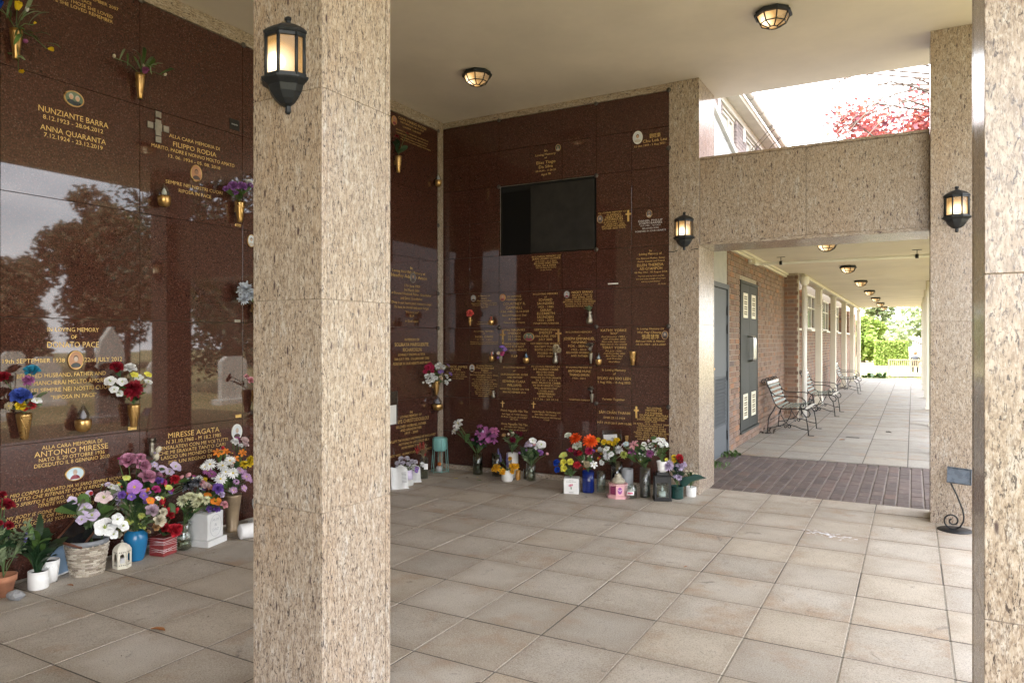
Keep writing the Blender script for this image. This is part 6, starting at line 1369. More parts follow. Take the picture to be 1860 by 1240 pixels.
# blue vase, red box, clear vase, marble box, tan vase, urn
vase('ceramic_vase','glossy blue ceramic vase beside the cream lantern','vase',-4.575,2.985,[(.001,0),(.046,0),(.052,.01),(.068,.08),(.075,.14),(.070,.18),(.055,.198),(.05,.203),(.045,.203),(.06,.16),(.001,.1)],M_CERB,28)
bouquet('blue_vase','cream, beige and pale mauve dried look roses in the blue ceramic vase',(-4.575,2.985,.20),FL_,16,.08,(M_LEAF,M_LEAFP),fill=14)
bouquet('purple','purple and violet orchids with orange buds above the blue vase',(-4.62,3.0,.22),FL_,14,.09,(M_LEAF,M_LEAFD),fill=18)
bouquet('mauve','big mauve roses with lilac flowers rising against the dark wall',(-4.66,3.03,.25),FL_,40,.10,(M_LEAFD,M_LEAF,M_LEAFP),fill=14)
t=thing('red_box','red wooden planter box wrapped with pale string','box',(-4.52,3.155,0)); b=MB(); b.cbox(-.062,.062,-.062,.062,0,.125,.004); 
b.xf(Matrix.Translation((-4.535,3.16,0))@Matrix.Rotation(math.radians(12),4,'Z')); obj('body',b,M_REDB,t)
b=MB(); r=random.Random(2)
for k in range(9):
    z0,z1=.02+k*.0125,.02+k*.0125+r.uniform(-.02,.02); s=.0635; b.tube([(-s,-s,z0),(s,-s,z1),(s,s,z0),(-s,s,z1),(-s,-s,z0)],.0011,4)
b.xf(Matrix.Translation((-4.535,3.16,0))@Matrix.Rotation(math.radians(12),4,'Z')); obj('string',b,M_CARD,t)
bouquet('red_box','red artificial roses in the red wooden box',(-4.54,3.16,.12),FL_,12,.08,(M_LEAFD,M_LEAF),fill=8)
vase('glass_vase','clear bulbous glass vase of cream flowers between the red box and the marble box','vase',-4.51,3.305,[(.001,0),(.035,0),(.05,.012),(.056,.055),(.045,.11),(.036,.14),(.05,.188),(.048,.188),(.034,.14),(.042,.11),(.05,.05),(.001,.02)],M_GLASS,24,water=(.048,.07))
bouquet('cream','cream white chrysanthemums with green leaves in the bulbous glass vase',(-4.51,3.305,.17),FL_,18,.09,(M_LEAF,M_LEAFD),fill=6)
t=thing('marble_box','square white marble flower box with an engraved circle','memorial pot',(-4.49,3.475,0)); Rm=Matrix.Translation((-4.50,3.475,0))@Matrix.Rotation(math.radians(14),4,'Z')
b=MB(); b.cbox(-.105,.105,-.105,.105,0,.045,.004); b.xf(Rm); obj('plinth',b,M_MARB,t); b=MB(); b.cbox(-.085,.085,-.085,.085,.046,.232,.004); b.xf(Rm); obj('block',b,M_MARB,t)
b=MB(); ring=[(.0858,.062*math.cos(2*PI*k/28),.138+.078*math.sin(2*PI*k/28)) for k in range(29)]; b.tube(ring,.0012,4)
for k,s in enumerate(('MUM','&','DAD')):
    vs_,fs_=text2d(s,.02*len(s)+.008,.02); b.add([(.0866,x,.178-k*.034+y) for x,y in vs_],fs_)
b.xf(Rm); obj('engraving',b,simple('engraved_grey',(.36,.37,.40),.6),t)
bouquet('marble','orange orchid, violet and pink roses with silver tinsel on the marble box',(-4.50,3.475,.23),FL_,18,.07,(M_LEAF,M_LEAFP),fill=12)
vase('metal_vase','tall tan metal flower vase behind the marble box','vase',-4.61,3.80,[(.001,0),(.05,0),(.052,.015),(.042,.03),(.05,.14),(.068,.27),(.070,.285),(.062,.285),(.045,.14),(.001,.05)],M_TAN,22)
bouquet('tan','mass of white, lilac and yellow daisies with orange lilies in the tan vase',(-4.61,3.80,.28),FL_,30,.09,(M_LEAFD,M_LEAF),fill=22)
t=vase('stone_urn','small white stone urn on a square base, half hidden by the near pillar','urn',-4.60,4.06,[(.001,.05),(.03,.05),(.02,.075),(.045,.11),(.062,.16),(.058,.20),(.045,.215),(.052,.235),(.04,.235),(.001,.16)],M_STONE,20); b=MB(); b.cbox(-4.665,-4.535,3.995,4.125,0,.028,.003); b.cbox(-4.65,-4.55,4.01,4.11,.0285,.05,.003); obj('base',b,M_STONE,t)
b=MB(); b.lathe([(.001,0),(.052,0),(.056,.006),(.056,.22),(.05,.228),(.001,.228)],18); b.xf(Matrix.Translation((-4.36,3.66,.057))@Matrix.Rotation(math.radians(-20),4,'Z')@Matrix.Rotation(-PI/2,4,'X')); tag(obj('paper_roll',b,M_CARD,None,(-4.36,3.7,0)),'white paper roll lying on the floor by the near pillar','roll')
# -- corner group
M_BOOK=simple('weathered_white_stone',(.66,.66,.66),.7,var=.12,scale=12,bs=.4)
for (x,y,a,h,lab) in ((-4.47,5.70,-38,.225,'white stone memorial book with dark engraved lines beside the near pillar'),(-4.56,6.03,-38,.175,'smaller white stone scroll memorial behind the stone book')):
    t=thing('memorial_stone',lab,'memorial stone',(x,y,0)); M_=Matrix.Translation((x,y,0))@Matrix.Rotation(math.radians(90+a),4,'Z')@Matrix.Rotation(math.radians(-12),4,'X')
    b=MB(); n_=14; prf=[]
    for k in range(n_+1):
        s=k/n_; prf.append((-.085+.17*s,.022*math.sin(s*2*PI)+.012*abs(math.sin(s*PI))))
    vs=[]
    for yy,zz in ((-.02,.0),(-.02,1.)):
        for px_,pz in prf: vs.append((px_,yy+pz*.8,zz*h*(1-.12*abs(px_/.085)+.06*math.sin(px_*60))))
    for px_,pz in prf: vs.append((px_,.045,0.002))
    for px_,pz in prf: vs.append((px_,.045,h*.93))
    m_=n_+1; b.add(vs,[[i,i+1,m_+i+1,m_+i] for i in range(n_)]+[[m_+i,m_+i+1,3*m_+i+1,3*m_+i] for i in range(n_)]+[[2*m_+i+1,2*m_+i,3*m_+i,3*m_+i+1] for i in range(n_)]+[[0,m_,3*m_,2*m_],[n_,2*m_+n_,3*m_+n_,m_+n_]],0,False)
    b.cbox(-.09,.09,-.035,.055,-.012,.002,.002); b.xf(M_); obj('stone',b,M_BOOK,t)
    if h>.2:
        b=MB()
        for k in range(8):
            s=.012; z=.15-.0135*k; b.add([(.02,-.027,z),(.066,-.036,z),(.066,-.0362,z+.004),(.02,-.0272,z+.004)],[[0,1,2,3]])
        b.xf(M_); obj('engraved_lines',b,M_PRINT,t)
vase('lilac_pot','small pale lilac flower pot between the white memorial stones','plant pot',-4.50,5.87,cyl(.05,.10,.004,.8,1.1),simple('lilac_plastic',(.62,.55,.72),.4),20,z=.06)
tag(obj('stone_block',(lambda b:(b.cbox(-4.545,-4.455,5.83,5.91,0,.059,.004),b)[1])(MB()),M_STONE,None,(-4.5,5.87,0)),'low stone block under the pale lilac pot','block')
bouquet('whiterose','round white and pale lilac roses in the lilac pot by the memorial stones',(-4.50,5.87,.15),(.8,-.6,.3),10,.05,(M_LEAF,M_LEAFD))
t=thing('square_vase','square greenish glass vase with a white label in the left corner','vase',(-4.58,6.26,0)); b=MB(); b.box(-.042,.042,-.042,.042,0,.225,0,'t'); b.xf(Matrix.Translation((-4.58,6.26,0))@Matrix.Rotation(math.radians(35),4,'Z')); obj('glass',b,M_GLASSG,t)
b=MB(); b.box(-.038,.038,-.038,.038,.006,.11); b.xf(Matrix.Translation((-4.58,6.26,0))@Matrix.Rotation(math.radians(35),4,'Z')); obj('water',b,M_WATER,t)
b=MB(); b.box(-.0436,-.0426,-.03,.03,.12,.18); b.box(.0,.042,-.0436,-.0428,.10,.16); b.xf(Matrix.Translation((-4.58,6.26,0))@Matrix.Rotation(math.radians(35),4,'Z')); obj('label',b,M_CARD,t)
bouquet('reddry','dried red ribbon flowers and straw stems in the square glass vase',(-4.58,6.26,.21),(.7,-.7,.2),12,.10,(M_DRY,),('blade','sprig'),'dried_flowers','flowers',stemmat=M_DRY)
t=thing('planter_stand','turquoise bowl planter on a thin wire stand in the corner','planter',(-4.63,6.63,0)); c=(-4.63,6.63,0)
b=MB(); b.lathe([(.001,.235),(.055,.237),(.074,.26),(.078,.385),(.074,.39),(.07,.38),(.066,.27),(.001,.25)],26,c); obj('bowl',b,M_TURQ,t)
b=MB()
for k in range(6):
    a=2*PI*k/6+.3; b.tube([(c[0]+rr_*math.cos(a),c[1]+rr_*math.sin(a),z) for rr_,z in ((.10,0),(.085,.25),(.083,.372))],.0035,5)
for rr_,z in ((.083,.372),(.0985,.02)): b.tube([(c[0]+rr_*math.cos(2*PI*k/24),c[1]+rr_*math.sin(2*PI*k/24),z) for k in range(25)],.0032,5)
obj('wire_stand',b,M_TURQ,t)
t=thing('bird_figurine','little painted bird figurine with an orange head under the turquoise planter','figurine',(-4.63,6.62,0)); b=MB(); b.sphere((-4.62,6.60,.045),.04,10,8,0,(1,1,1.05)); obj('body',b,simple('grey_feather',(.42,.41,.40),.6,var=.25,scale=30),t); b=MB(); b.sphere((-4.612,6.592,.098),.024,9,7); b.tube([(-4.60,6.575,.098),(-4.592,6.555,.095)],[.007,.001],6); obj('head',b,simple('orange_head',(.52,.16,.03),.5),t)
b=MB(); b.tube([(-4.635,6.635,.05),(-4.655,6.665,.07),(-4.665,6.68,.10)],[.018,.014,.006],6); obj('tail',b,M_PRINT,t)
# -- back wall, middle group
vase('glass_vase','tall clear glass vase with purple lilies under the back wall','vase',-4.188,6.72,cyl(.055,.24,.003,.95),M_GLASSG,22,water=(.05,.13))
bouquet('lily_purple','large plum purple lilies and dark leaves in the tall glass vase',(-4.188,6.72,.23),FB_,18,.12,(M_LEAFD,),fill=3)
bouquet('white_lily','drooping white lily on a long stem leaning left of the purple lilies',(-4.20,6.70,.24),FB_,4,.13,(M_LEAF,),('broad',),'lily_stem','flowers',spread=.9)
vase('glass_vase','empty dark tinted glass vase between the lilies and the white cylinder','vase',-3.956,6.74,cyl(.053,.25,.003,.95),M_GLASSD,22)
t=vase('cylinder_vase','white cylinder vase with a grey leaf motif and burgundy tulips','vase',-3.775,6.76,cyl(.064,.262,.005,.97),M_CERW,24)
b=MB(); petal(b,.06,.035,4,2,1.45,0,0,-PI/2+.25,.0655,.15,.75); b.xf(Matrix.Translation((-3.775,6.76,0))); obj('leaf_motif',b,simple('grey_motif',(.25,.26,.28),.5),t)
bouquet('tulip','burgundy tulips and cream buds with pale green leaves in the white cylinder vase',(-3.775,6.76,.26),FB_,26,.09,(M_LEAF,M_LEAFP,M_LEAFD),fill=4)
vase('white_pot','white rounded pot with wilting yellow flowers under the back wall','plant pot',-3.719,6.55,[(.001,0),(.05,0),(.061,.015),(.062,.085),(.054,.118),(.050,.12),(.05,.09),(.001,.08)],M_CERW,24)
bouquet('yellow','wilting golden yellow flowers with violet spikes in the white rounded pot',(-3.719,6.55,.115),FB_,10,.06,(M_LEAF,M_LEAFD),fill=4)
vase('glass_vase','clear straight glass vase with white orchid and lilac flowers under the back wall','vase',-3.509,6.69,cyl(.050,.19,.003,.95),M_GLASS,22,water=(.046,.10))
bouquet('orchid','big white orchid with lilac freesias on leafy stems in the straight glass vase',(-3.509,6.69,.15),FB_,36,.10,(M_LEAF,M_LEAFD,M_LEAFP),('broad','sprig'),fill=4)
vase('candle_glass','small amber candle glass beside the white rounded pot','candle',-3.655,6.67,cyl(.026,.10,.003),simple('amber_wax',(.50,.25,.06),.3),14)
vase('candle_glass','small empty smoky candle glass left of the white orchid vase','candle',-3.595,6.74,cyl(.031,.11,.003),M_GLASSD,14)
# -- back wall, right group
t=thing('memorial_cube','white cube flower holder printed NAN with a pink bouquet motif','memorial pot',(-2.90,6.33,0)); Rc=Matrix.Translation((-2.895,6.37,0))@Matrix.Rotation(math.radians(20),4,'Z')
b=MB(); b.cbox(-.073,.073,-.073,.073,0,.148,.004); b.xf(Rc); obj('block',b,M_CERW,t)
b=MB(); 
for s,wd,cp,z in (('NAN',.042,.012,.016),('With Love',.04,.008,.132),('IN LOVING MEMORY',.095,.009,.117)):
    vs_,fs_=text2d(s,wd,cp); b.add([(x,-.0738,z+y) for x,y in vs_],fs_,0)
r=random.Random(9)
for k in range(22):
    a=r.uniform(0,6.28); q=r.uniform(0,.024); ex,ez=q*math.cos(a)*1.1,.082+q*math.sin(a)*.6; s=.0045; b.add([(ex+s*math.cos(6.28*i/6),-.0737-k*.00001,ez+s*math.sin(6.28*i/6)) for i in range(6)],[list(range(6))],1)
for k in range(7): b.add([(-.008+.0025*k,-.0738,.068),(-.006+.0025*k,-.0738,.068),(-.003+.001*k,-.0738,.045),(-.004+.001*k,-.0738,.045)],[[0,1,2,3]],2)
b.xf(Rc); obj('print',b,[M_PRINT,M_PRINTP,M_PRINTG],t)
bouquet('yellowroses','lemon yellow and deep blue roses with one red carnation in the white cube',(-2.895,6.37,.15),FB_,12,.08,(M_LEAF,))
vase('cylinder_vase','deep navy blue cylinder vase beside the white cube','vase',-2.765,6.47,cyl(.060,.205,.004,.97),M_NAVY,24)
bouquet('dahlia','flame orange dahlias, crimson carnations and a white rose in the navy vase',(-2.765,6.47,.20),FB_,22,.09,(M_LEAFP,M_LEAFD,M_LEAF),fill=10)
vase('glass_vase','clear glass tumbler vase between the navy vase and the pink ornament','vase',-2.66,6.54,cyl(.045,.20,.003,.95),M_GLASS,20)
vase('glass_vase','tall dark glass vase of yellow roses at the back of the right hand group','vase',-2.57,6.73,cyl(.062,.27,.003,.9),M_GLASSD,20)
bouquet('yellow2','bright yellow roses with white carnations in the tall dark glass vase',(-2.58,6.72,.27),FB_,22,.08,(M_LEAFP,M_LEAFD),fill=12)
t=thing('plastic_sleeve','clear plastic sleeve with a white card stuck behind the yellow roses','document sleeve',(-2.62,6.80,.5)); b=MB(); b.cbox(-.10,.10,-.002,.002,0,.115,.001); b.xf(Matrix.Translation((-2.645,6.81,.46))@Matrix.Rotation(math.radians(-6),4,'Y')); obj('sleeve',b,glass('cloudy_plastic',(.75,.76,.8),.7,.2),t)
b=MB(); b.cbox(-.09,.055,-.004,-.0025,.0,.07,.0005); b.xf(Matrix.Translation((-2.645,6.81,.46))@Matrix.Rotation(math.radians(-6),4,'Y')); obj('card',b,M_CARD,t)
t=thing('pink_ornament','pink eight sided keepsake box with a plum plaque and an oval butterfly badge','keepsake',(-2.43,6.40,0)); c=(-2.43,6.40,0); ph_=math.radians(10)
b=MB(); b.lathe([(.001,0),(.110,0),(.110,.018),(.098,.026),(.090,.03),(.088,.118),(.096,.124),(.094,.132),(.001,.134)],8,c,smooth=False,ph=ph_); obj('body',b,M_PINK,t)
fa=lambda k: ph_+2*PI*(k+.5)/8
for k,kind in ((5,'plaque'),(6,'badge')):
    a=fa(k); M_=Matrix.Translation((c[0]+.0838*math.cos(a),c[1]+.0838*math.sin(a),.075))@Matrix.Rotation(a+PI/2,4,'Z'); b=MB()
    if kind=='plaque':
        b.cbox(-.030,.030,-.001,.002,-.038,.038,.0005)
        for q,s in enumerate(('Forever','In Our','Hearts')):
            vs_,fs_=text2d(s,.03,.008); b.add([(x,-.0016,.02-q*.017+y) for x,y in vs_],fs_,1)
    else:
        b.add([(.021*math.cos(6.28*i/18),-.001,.032*math.sin(6.28*i/18)) for i in range(18)],[list(range(18))],0)
        for sx in (1,-1):
            for sz,L_ in ((.5,.014),(-.7,.010)): b.add([(0,-.002,0),(sx*L_,-.002,sz*L_+.004),(sx*L_*1.1,-.002,sz*L_-.004)],[[0,1,2]],1)
    b.xf(M_); obj(kind,b,[M_PLUM if kind=='plaque' else simple('purple_badge',(.30,.05,.28),.4),M_CARD if kind=='badge' else M_PRINTP],t)
vase('lidded_jar','small stone coloured carved jar standing on the pink keepsake box','jar',-2.43,6.40,[(.001,0),(.06,0),(.066,.012),(.060,.03),(.045,.045),(.030,.055),(.034,.062),(.028,.075),(.012,.088),(.001,.09)],simple('carved_stone',(.40,.36,.28),.7,var=.3,scale=40,bs=.5),16,z=.135)
vase('candle_jar','clear glass candle jar with white wax right of the pink keepsake box','candle',-2.31,6.41,[(.001,0),(.054,0),(.06,.01),(.06,.09),(.05,.112),(.046,.118),(.05,.125),(.047,.125),(.056,.09),(.056,.012),(.001,.008)],M_GLASS,22,inner=(.050,.075),inmat=M_CARD)
t=thing('candle_label','curved red and white printed label on the clear candle jar','label',(-2.31,6.41,.05)); b=MB(); a0=math.radians(258); b.lathe([(.0608,.04),(.0608,.075)],8,(-2.31,6.41,.0),a0=a0,a1=a0+1.1); obj('label_sheet',b,M_CARD,t); b=MB(); b.lathe([(.0612,.05),(.0612,.066)],6,(-2.31,6.41,.0),a0=a0+.12,a1=a0+.9); obj('label_band',b,M_PRINTP,t)
vase('glass_vase','tall frosted grey glass cylinder vase left of the black lantern','vase',-2.205,6.52,cyl(.049,.275,.004,.97),M_FROST,22,water=(.044,.15))
bouquet('lilies','pink lily with purple, white and lime flowers in the frosted glass cylinder',(-2.205,6.52,.27),FB_,28,.11,(M_LEAFP,M_LEAFD,M_LEAF),fill=12)
vase('grey_vase','plain grey flower bucket at the back of the right hand group','vase',-2.46,6.72,cyl(.062,.215,.004,.8),simple('grey_plastic',(.30,.31,.33),.5),20)
t=thing('candle_lantern','square black metal lantern with a candle, holding a white pot on its top','lantern',(-2.035,6.50,0)); c=(-2.035,6.50); Rl=Matrix.Translation((c[0],c[1],0))@Matrix.Rotation(math.radians(24),4,'Z')
M_BLK=simple('black_painted_metal',(.012,.012,.013),.4)
b=MB(); b.cbox(-.082,.082,-.082,.082,0,.016,.003); b.cbox(-.080,.080,-.080,.080,.222,.232,.003)
for sx in (-1,1):
    for sy in (-1,1): b.cbox(sx*.066-.009,sx*.066+.009,sy*.066-.009,sy*.066+.009,.0162,.222,.001)
for s in (-1,1):
    for z0,z1 in ((.0165,.035),(.165,.2218)):
        b.cbox(-.0568,.0568,s*.066-.006,s*.066+.006,z0,z1,.001); b.cbox(s*.066-.006,s*.066+.006,-.0568,.0568,z0,z1,.001)
b.cbox(-.055,.055,-.055,.055,.2322,.258,.003); b.xf(Rl); obj('frame',b,M_BLK,t)
for s in (0,1,2,3):
    b=MB(); b.box(-.056,.056,-.0665,-.0655,.036,.164); b.xf(Rl@Matrix.Rotation(s*PI/2,4,'Z')); obj('pane',b,M_GLASS,t)
b=MB(); b.lathe([(.001,.016),(.032,.016),(.032,.075),(.001,.078)],14,(c[0],c[1],0)); b.lathe([(.001,.08),(.010,.086),(.012,.098),(.001,.125)],8,(c[0],c[1],0)); obj('candle',b,M_CARD,t)
vase('white_pot','white ribbed pot of white orchids standing on the black lantern','plant pot',-2.035,6.50,[(.001,0),(.040,0),(.044,.025),(.042,.03),(.046,.055),(.044,.06),(.052,.098),(.047,.098),(.035,.04),(.001,.03)],M_CERW,20,z=.259)
bouquet('whiteorchid','white orchids arching from the white ribbed pot on the lantern',(-2.035,6.50,.34),FB_,8,.09,(M_LEAF,),fill=6)
vase('green_pot','dark green ribbed pot with lilac flowers right of the black lantern','plant pot',-1.925,6.61,cyl(.056,.118,.004,.88,1.06),M_DGREEN,16,flat=True)
bouquet('lilacmum','lilac pompom chrysanthemums with yellow and red roses in the dark green pot',(-1.925,6.61,.12),FB_,20,.10,(M_LEAFD,M_DGREEN),fill=3)
vase('white_pot','small plain white pot at the foot of the granite end pillar','plant pot',-1.835,6.76,cyl(.048,.092,.004,.92),M_CERW,20)
bouquet('whitesmall','small cream daisies rising from dark green paper by the granite end pillar',(-1.835,6.74,.10),(.35,-1,.1),12,.06,(M_LEAF,M_LEAFP))
t=thing('green_wrap','dark green florist paper cone opening over the small white pot','wrapping',(-1.86,6.68,.1)); b=MB(); vs=[]; rr_=random.Random(3)
for i,(rx,z,ox) in enumerate(((.03,.10,-.03),(.06,.15,-.01),(.115,.20,.03),(.14,.215,.045))):
    for k in range(17):
        a=-PI*.05+PI*1.1*k/16; vs.append((-1.87+ox+rx*math.cos(a+PI),6.73-rx*.75*math.sin(a),z+(.02*math.cos(a*3) if i>1 else 0)+(rr_.uniform(-.006,.006) if i==3 else 0)))
b.add(vs,[[i*17+k,i*17+k+1,(i+1)*17+k+1,(i+1)*17+k] for i in range(3) for k in range(16)],0,True); obj('paper',b,simple('green_paper',(.03,.10,.085),.5,var=.2),t)

# ================================================================== FLOOR LITTER
M_DL=simple('dry_leaf',(.30,.12,.04),.7,var=.3,scale=30); M_DD=simple('dark_dry_leaf',(.05,.035,.025),.8); M_YP=simple('yellow_petal',(.65,.50,.10),.6)
def litter(x,y,s,rz,mat,label,cat='leaf',name='fallen_leaf'):
    b=MB(); petal(b,s,s*.36,5,2,.10,-.25,.3,rz,0,0,.75); zmin=min(v[2] for v in b.v); b.v=[(v[0]+x,v[1]+y,v[2]-zmin+.002) for v in b.v]; tag(obj(name,b,mat,None,(x,y,0)),label,cat)
from_px=[(-3.405,2.30,.085,.3,M_DL,'curled orange brown leaf on the tiles left of the near pillar'),(-4.46,2.47,.05,.2,M_DL,'brown leaf tip on the floor beside the diamond patterned pot'),
 (-1.30,4.62,.035,1.2,M_DL,'tiny dark red dry leaf on the tiles in the middle of the floor'),(-1.65,2.62,.03,.4,M_DD,'small olive leaf scrap on the tiles right of the near pillar'),
 (-.95,11.6,.11,.9,M_DL,'pale brown leaf on the walkway in front of the iron bench'),(-.30,12.9,.13,2.2,M_DD,'dark curled leaf on the walkway near the right hand posts'),
 (-4.28,6.38,.05,.6,M_YP,'pale yellow petal under the corner planter'),(-4.18,6.47,.045,1.6,M_DD,'dark wilted petal on the floor before the purple lily vase'),(-4.02,6.42,.06,.2,M_LEAF,'green leaf scrap on the floor before the dark glass vase'),(-4.08,6.55,.04,2.4,M_YP,'yellow and red petal beside the dark wilted petal')]
for q in from_px: litter(*q)
# drain slot and white flaking paint on the floor
b=MB(); b.box(-.09,.09,-.04,.04,-.0005,.0035); b.xf(Matrix.Translation((-.80,12.05,.0005))); tag(obj('drain_cover',b,M_IRON,None,(-.8,12.05,0)),'small dark drain cover set in the walkway slabs','drain')
b=MB(); r=random.Random(12)
for k in range(70):
    x,y=r.gauss(0,.075),r.gauss(0,.035); y+=-.25*x; s=r.uniform(.006,.017); n_=r.randrange(5,8); b.add([(x+s*r.uniform(.6,1.2)*math.cos(6.28*i/n_),y+s*.6*r.uniform(.6,1.2)*math.sin(6.28*i/n_),.0016+k*.00002) for i in range(n_)],[list(range(n_))])
b.xf(Matrix.Translation((-.555,5.93,.001))); tag(obj('paint_spatter',b,simple('white_splash',(.80,.80,.84),.6),None,(-.555,5.93,0)),'patch of white splashed flakes on the tiles before the paver strip','splash')
b=MB(); r=random.Random(44)
for k in range(150):
    x=r.choice([r.uniform(-4.6,-3.0),r.uniform(-4.6,.1)]); y=r.choice([r.uniform(2.2,3.6),r.uniform(1.8,6.8),r.uniform(6.2,6.75)])
    if -2.3<x<-1.85 and 1.9<y<2.4: continue
    s=r.uniform(.003,.011); a=r.uniform(0,6.28); q=[(x+s*f*math.cos(a+d),y+s*f*math.sin(a+d),.0022+r.uniform(0,.003)) for f,d in ((1,0),(.5,1.3),(.9,3.1),(.45,4.5))]; b.add(q,[[0,1,2,3]])
tag(obj('leaf_crumb',b,M_DD,None,(0,4,0)),'dark crumbs of leaf and grit scattered over the shelter floor','litter',kind='stuff')
# weeds at the grey door
for (x,y,n_,s,lab) in ((-2.05,9.35,55,.075,'clump of green weeds at the foot of the grey door'),(-1.98,8.5,34,.06,'low green weeds growing between the pavers by the end pillar'),(-2.03,12.0,16,.10,'dead brown weed at the rear leg of the nearest bench')):
    t=thing('weed',lab,'weed',(x,y,0)); r=random.Random(n_)
    for k in range(n_):
        d=Vector((r.uniform(-1,1),r.uniform(-1,1),r.uniform(.2,1.3))).normalized(); o=link('leaf',leaf_mesh('broad' if k%3 else 'blade',M_LEAF if lab[0]!='d' else M_DD),t,(x+r.uniform(-.12,.12),y+r.uniform(-.18,.18),.0)); o.rotation_mode='QUATERNION'; o.rotation_quaternion=d.to_track_quat('X','Z'); o.scale=(s*r.uniform(.5,1.1),)*3

# ================================================================== GARDEN: TREES, HEDGE, BENCH, PERSON, GRAVES
def leafmat(name,cols):
    m,t,p,o=newmat(name); g=t.nodes.new('ShaderNodeNewGeometry'); c=ramp(t,g.outputs['Random Per Island'],[(i/(len(cols)-1),q) for i,q in enumerate(cols)])
    t.links.new(c,p.inputs['Base Color']); p.inputs['Roughness'].default_value=.6; p.inputs['Specular IOR Level'].default_value=.3
    tr=t.nodes.new('ShaderNodeBsdfTranslucent'); t.links.new(c,tr.inputs[0]); ms=t.nodes.new('ShaderNodeMixShader'); ms.inputs[0].default_value=.3
    t.links.new(p.outputs[0],ms.inputs[1]); t.links.new(tr.outputs[0],ms.inputs[2]); t.links.new(ms.outputs[0],o.inputs[0]); return m
LF_G=leafmat('foliage_green',[(.05,.09,.02),(.09,.14,.035),(.13,.18,.05)]); LF_Y=leafmat('foliage_yellow_green',[(.12,.19,.03),(.19,.26,.05),(.25,.30,.09)]); LF_B=leafmat('foliage_olive_brown',[(.10,.10,.05),(.15,.13,.07),(.20,.16,.095)]); LF_P=leafmat('foliage_glare_green',[(.16,.21,.09),(.24,.29,.15),(.31,.34,.21)]); LF_R=leafmat('foliage_copper_red',[(.24,.05,.05),(.37,.085,.07),(.15,.05,.07),(.43,.15,.09)]); LF_D=leafmat('foliage_blue_green',[(.05,.065,.04),(.08,.10,.06),(.11,.12,.08)])  # far trees' haze and sun glare lightened into the pale green leaves
M_BARK=simple('bark',(.09,.07,.055),.9,var=.4,scale=12,bs=.6)
def crown_mesh(lobes,n,size,mat,seed,shell=.55):
    r=random.Random(seed); b=MB(); wts=[q[3]**2 for q in lobes]
    for k in range(n):
        cx,cy,cz,R=r.choices(lobes,wts)[0]
        d=Vector((r.gauss(0,1),r.gauss(0,1),r.gauss(0,1))).normalized(); q=Vector((cx,cy,cz))+d*R*(r.uniform(shell,1.05))
        if r.random()<.3: q+=Vector((r.gauss(0,.2),r.gauss(0,.2),r.gauss(0,.2)))*R*.5
        s=size*r.uniform(.6,1.3); a=Vector((r.uniform(-1,1),r.uniform(-1,1),r.uniform(-.7,.5))).normalized(); e=a.orthogonal().normalized(); e.rotate(Quaternion(a,r.uniform(0,6.28)))
        b.add([q-a*s,q+e*s*.45,q+a*s,q-e*s*.45],[[0,1,2,3]])
    return b.mesh('crown',mat)
def tree(name,label,x,y,h,R,mat,seed,n=3500,size=.16,trunk=.16,group=None,z0=-.05,base=.28,wide=1.):
    r=random.Random(seed); t=thing(name,label,'tree',(x,y,z0),group); lobes=[]
    for k in range(15):
        a=r.uniform(0,6.28); q=r.uniform(.0,.75)*R*wide; z=h*r.uniform(base+.12,.88); lobes.append((q*math.cos(a),q*math.sin(a),z,R*r.uniform(.22,.46)*(1.15-.5*abs(z/h-.55))))
    lobes.append((0,0,h*.86,R*.3))
    o=link('crown',crown_mesh(lobes,n,size,mat,seed),t,(x,y,z0))
    b=MB(); top=Vector((0,0,h*.8)); b.tube([(0,0,-.3),(0,0,.2),(r.uniform(-.1,.1),r.uniform(-.1,.1),h*.35),(r.uniform(-.2,.2),r.uniform(-.2,.2),h*.8)],[trunk*1.4,trunk*1.1,trunk*.8,trunk*.2],8)
    for l in lobes[:9]: 
        z=min(l[2]*.75,h*.5); b.tube([(0,0,z*.7),(l[0]*.5,l[1]*.5,(z+l[2])*.5),(l[0],l[1],l[2])],[trunk*.5,trunk*.3,trunk*.1],5)
    b.v=[(v[0]+x,v[1]+y,v[2]+z0) for v in b.v]; obj('trunk',b,M_BARK,t)
    return t
# trees closing the view past the garden
GT='trees beyond the garden bench'
for i,(nm,lab,x,y,h,R,mt) in enumerate([('round_tree','broad pale green tree behind the clipped hedge',1.6,76,9.5,4.6,LF_P),('conifer','blue green pointed tree rising left behind the hedge',-3.0,92,10.5,2.6,LF_P),('round_tree','grey green tree at the right behind the garden bench',5.2,82,11.,5.5,LF_P),('round_tree','yellow green bush tree left of the clipped hedge',-3.9,70,3.9,1.9,LF_Y),('round_tree','dark green tree far behind, seen between the walkway posts',8.,80,10.,5.,LF_G)]):
    tree(nm,lab,x,y,h,R,mt,40+i,4200,.30,.25,None,-.47,.08)
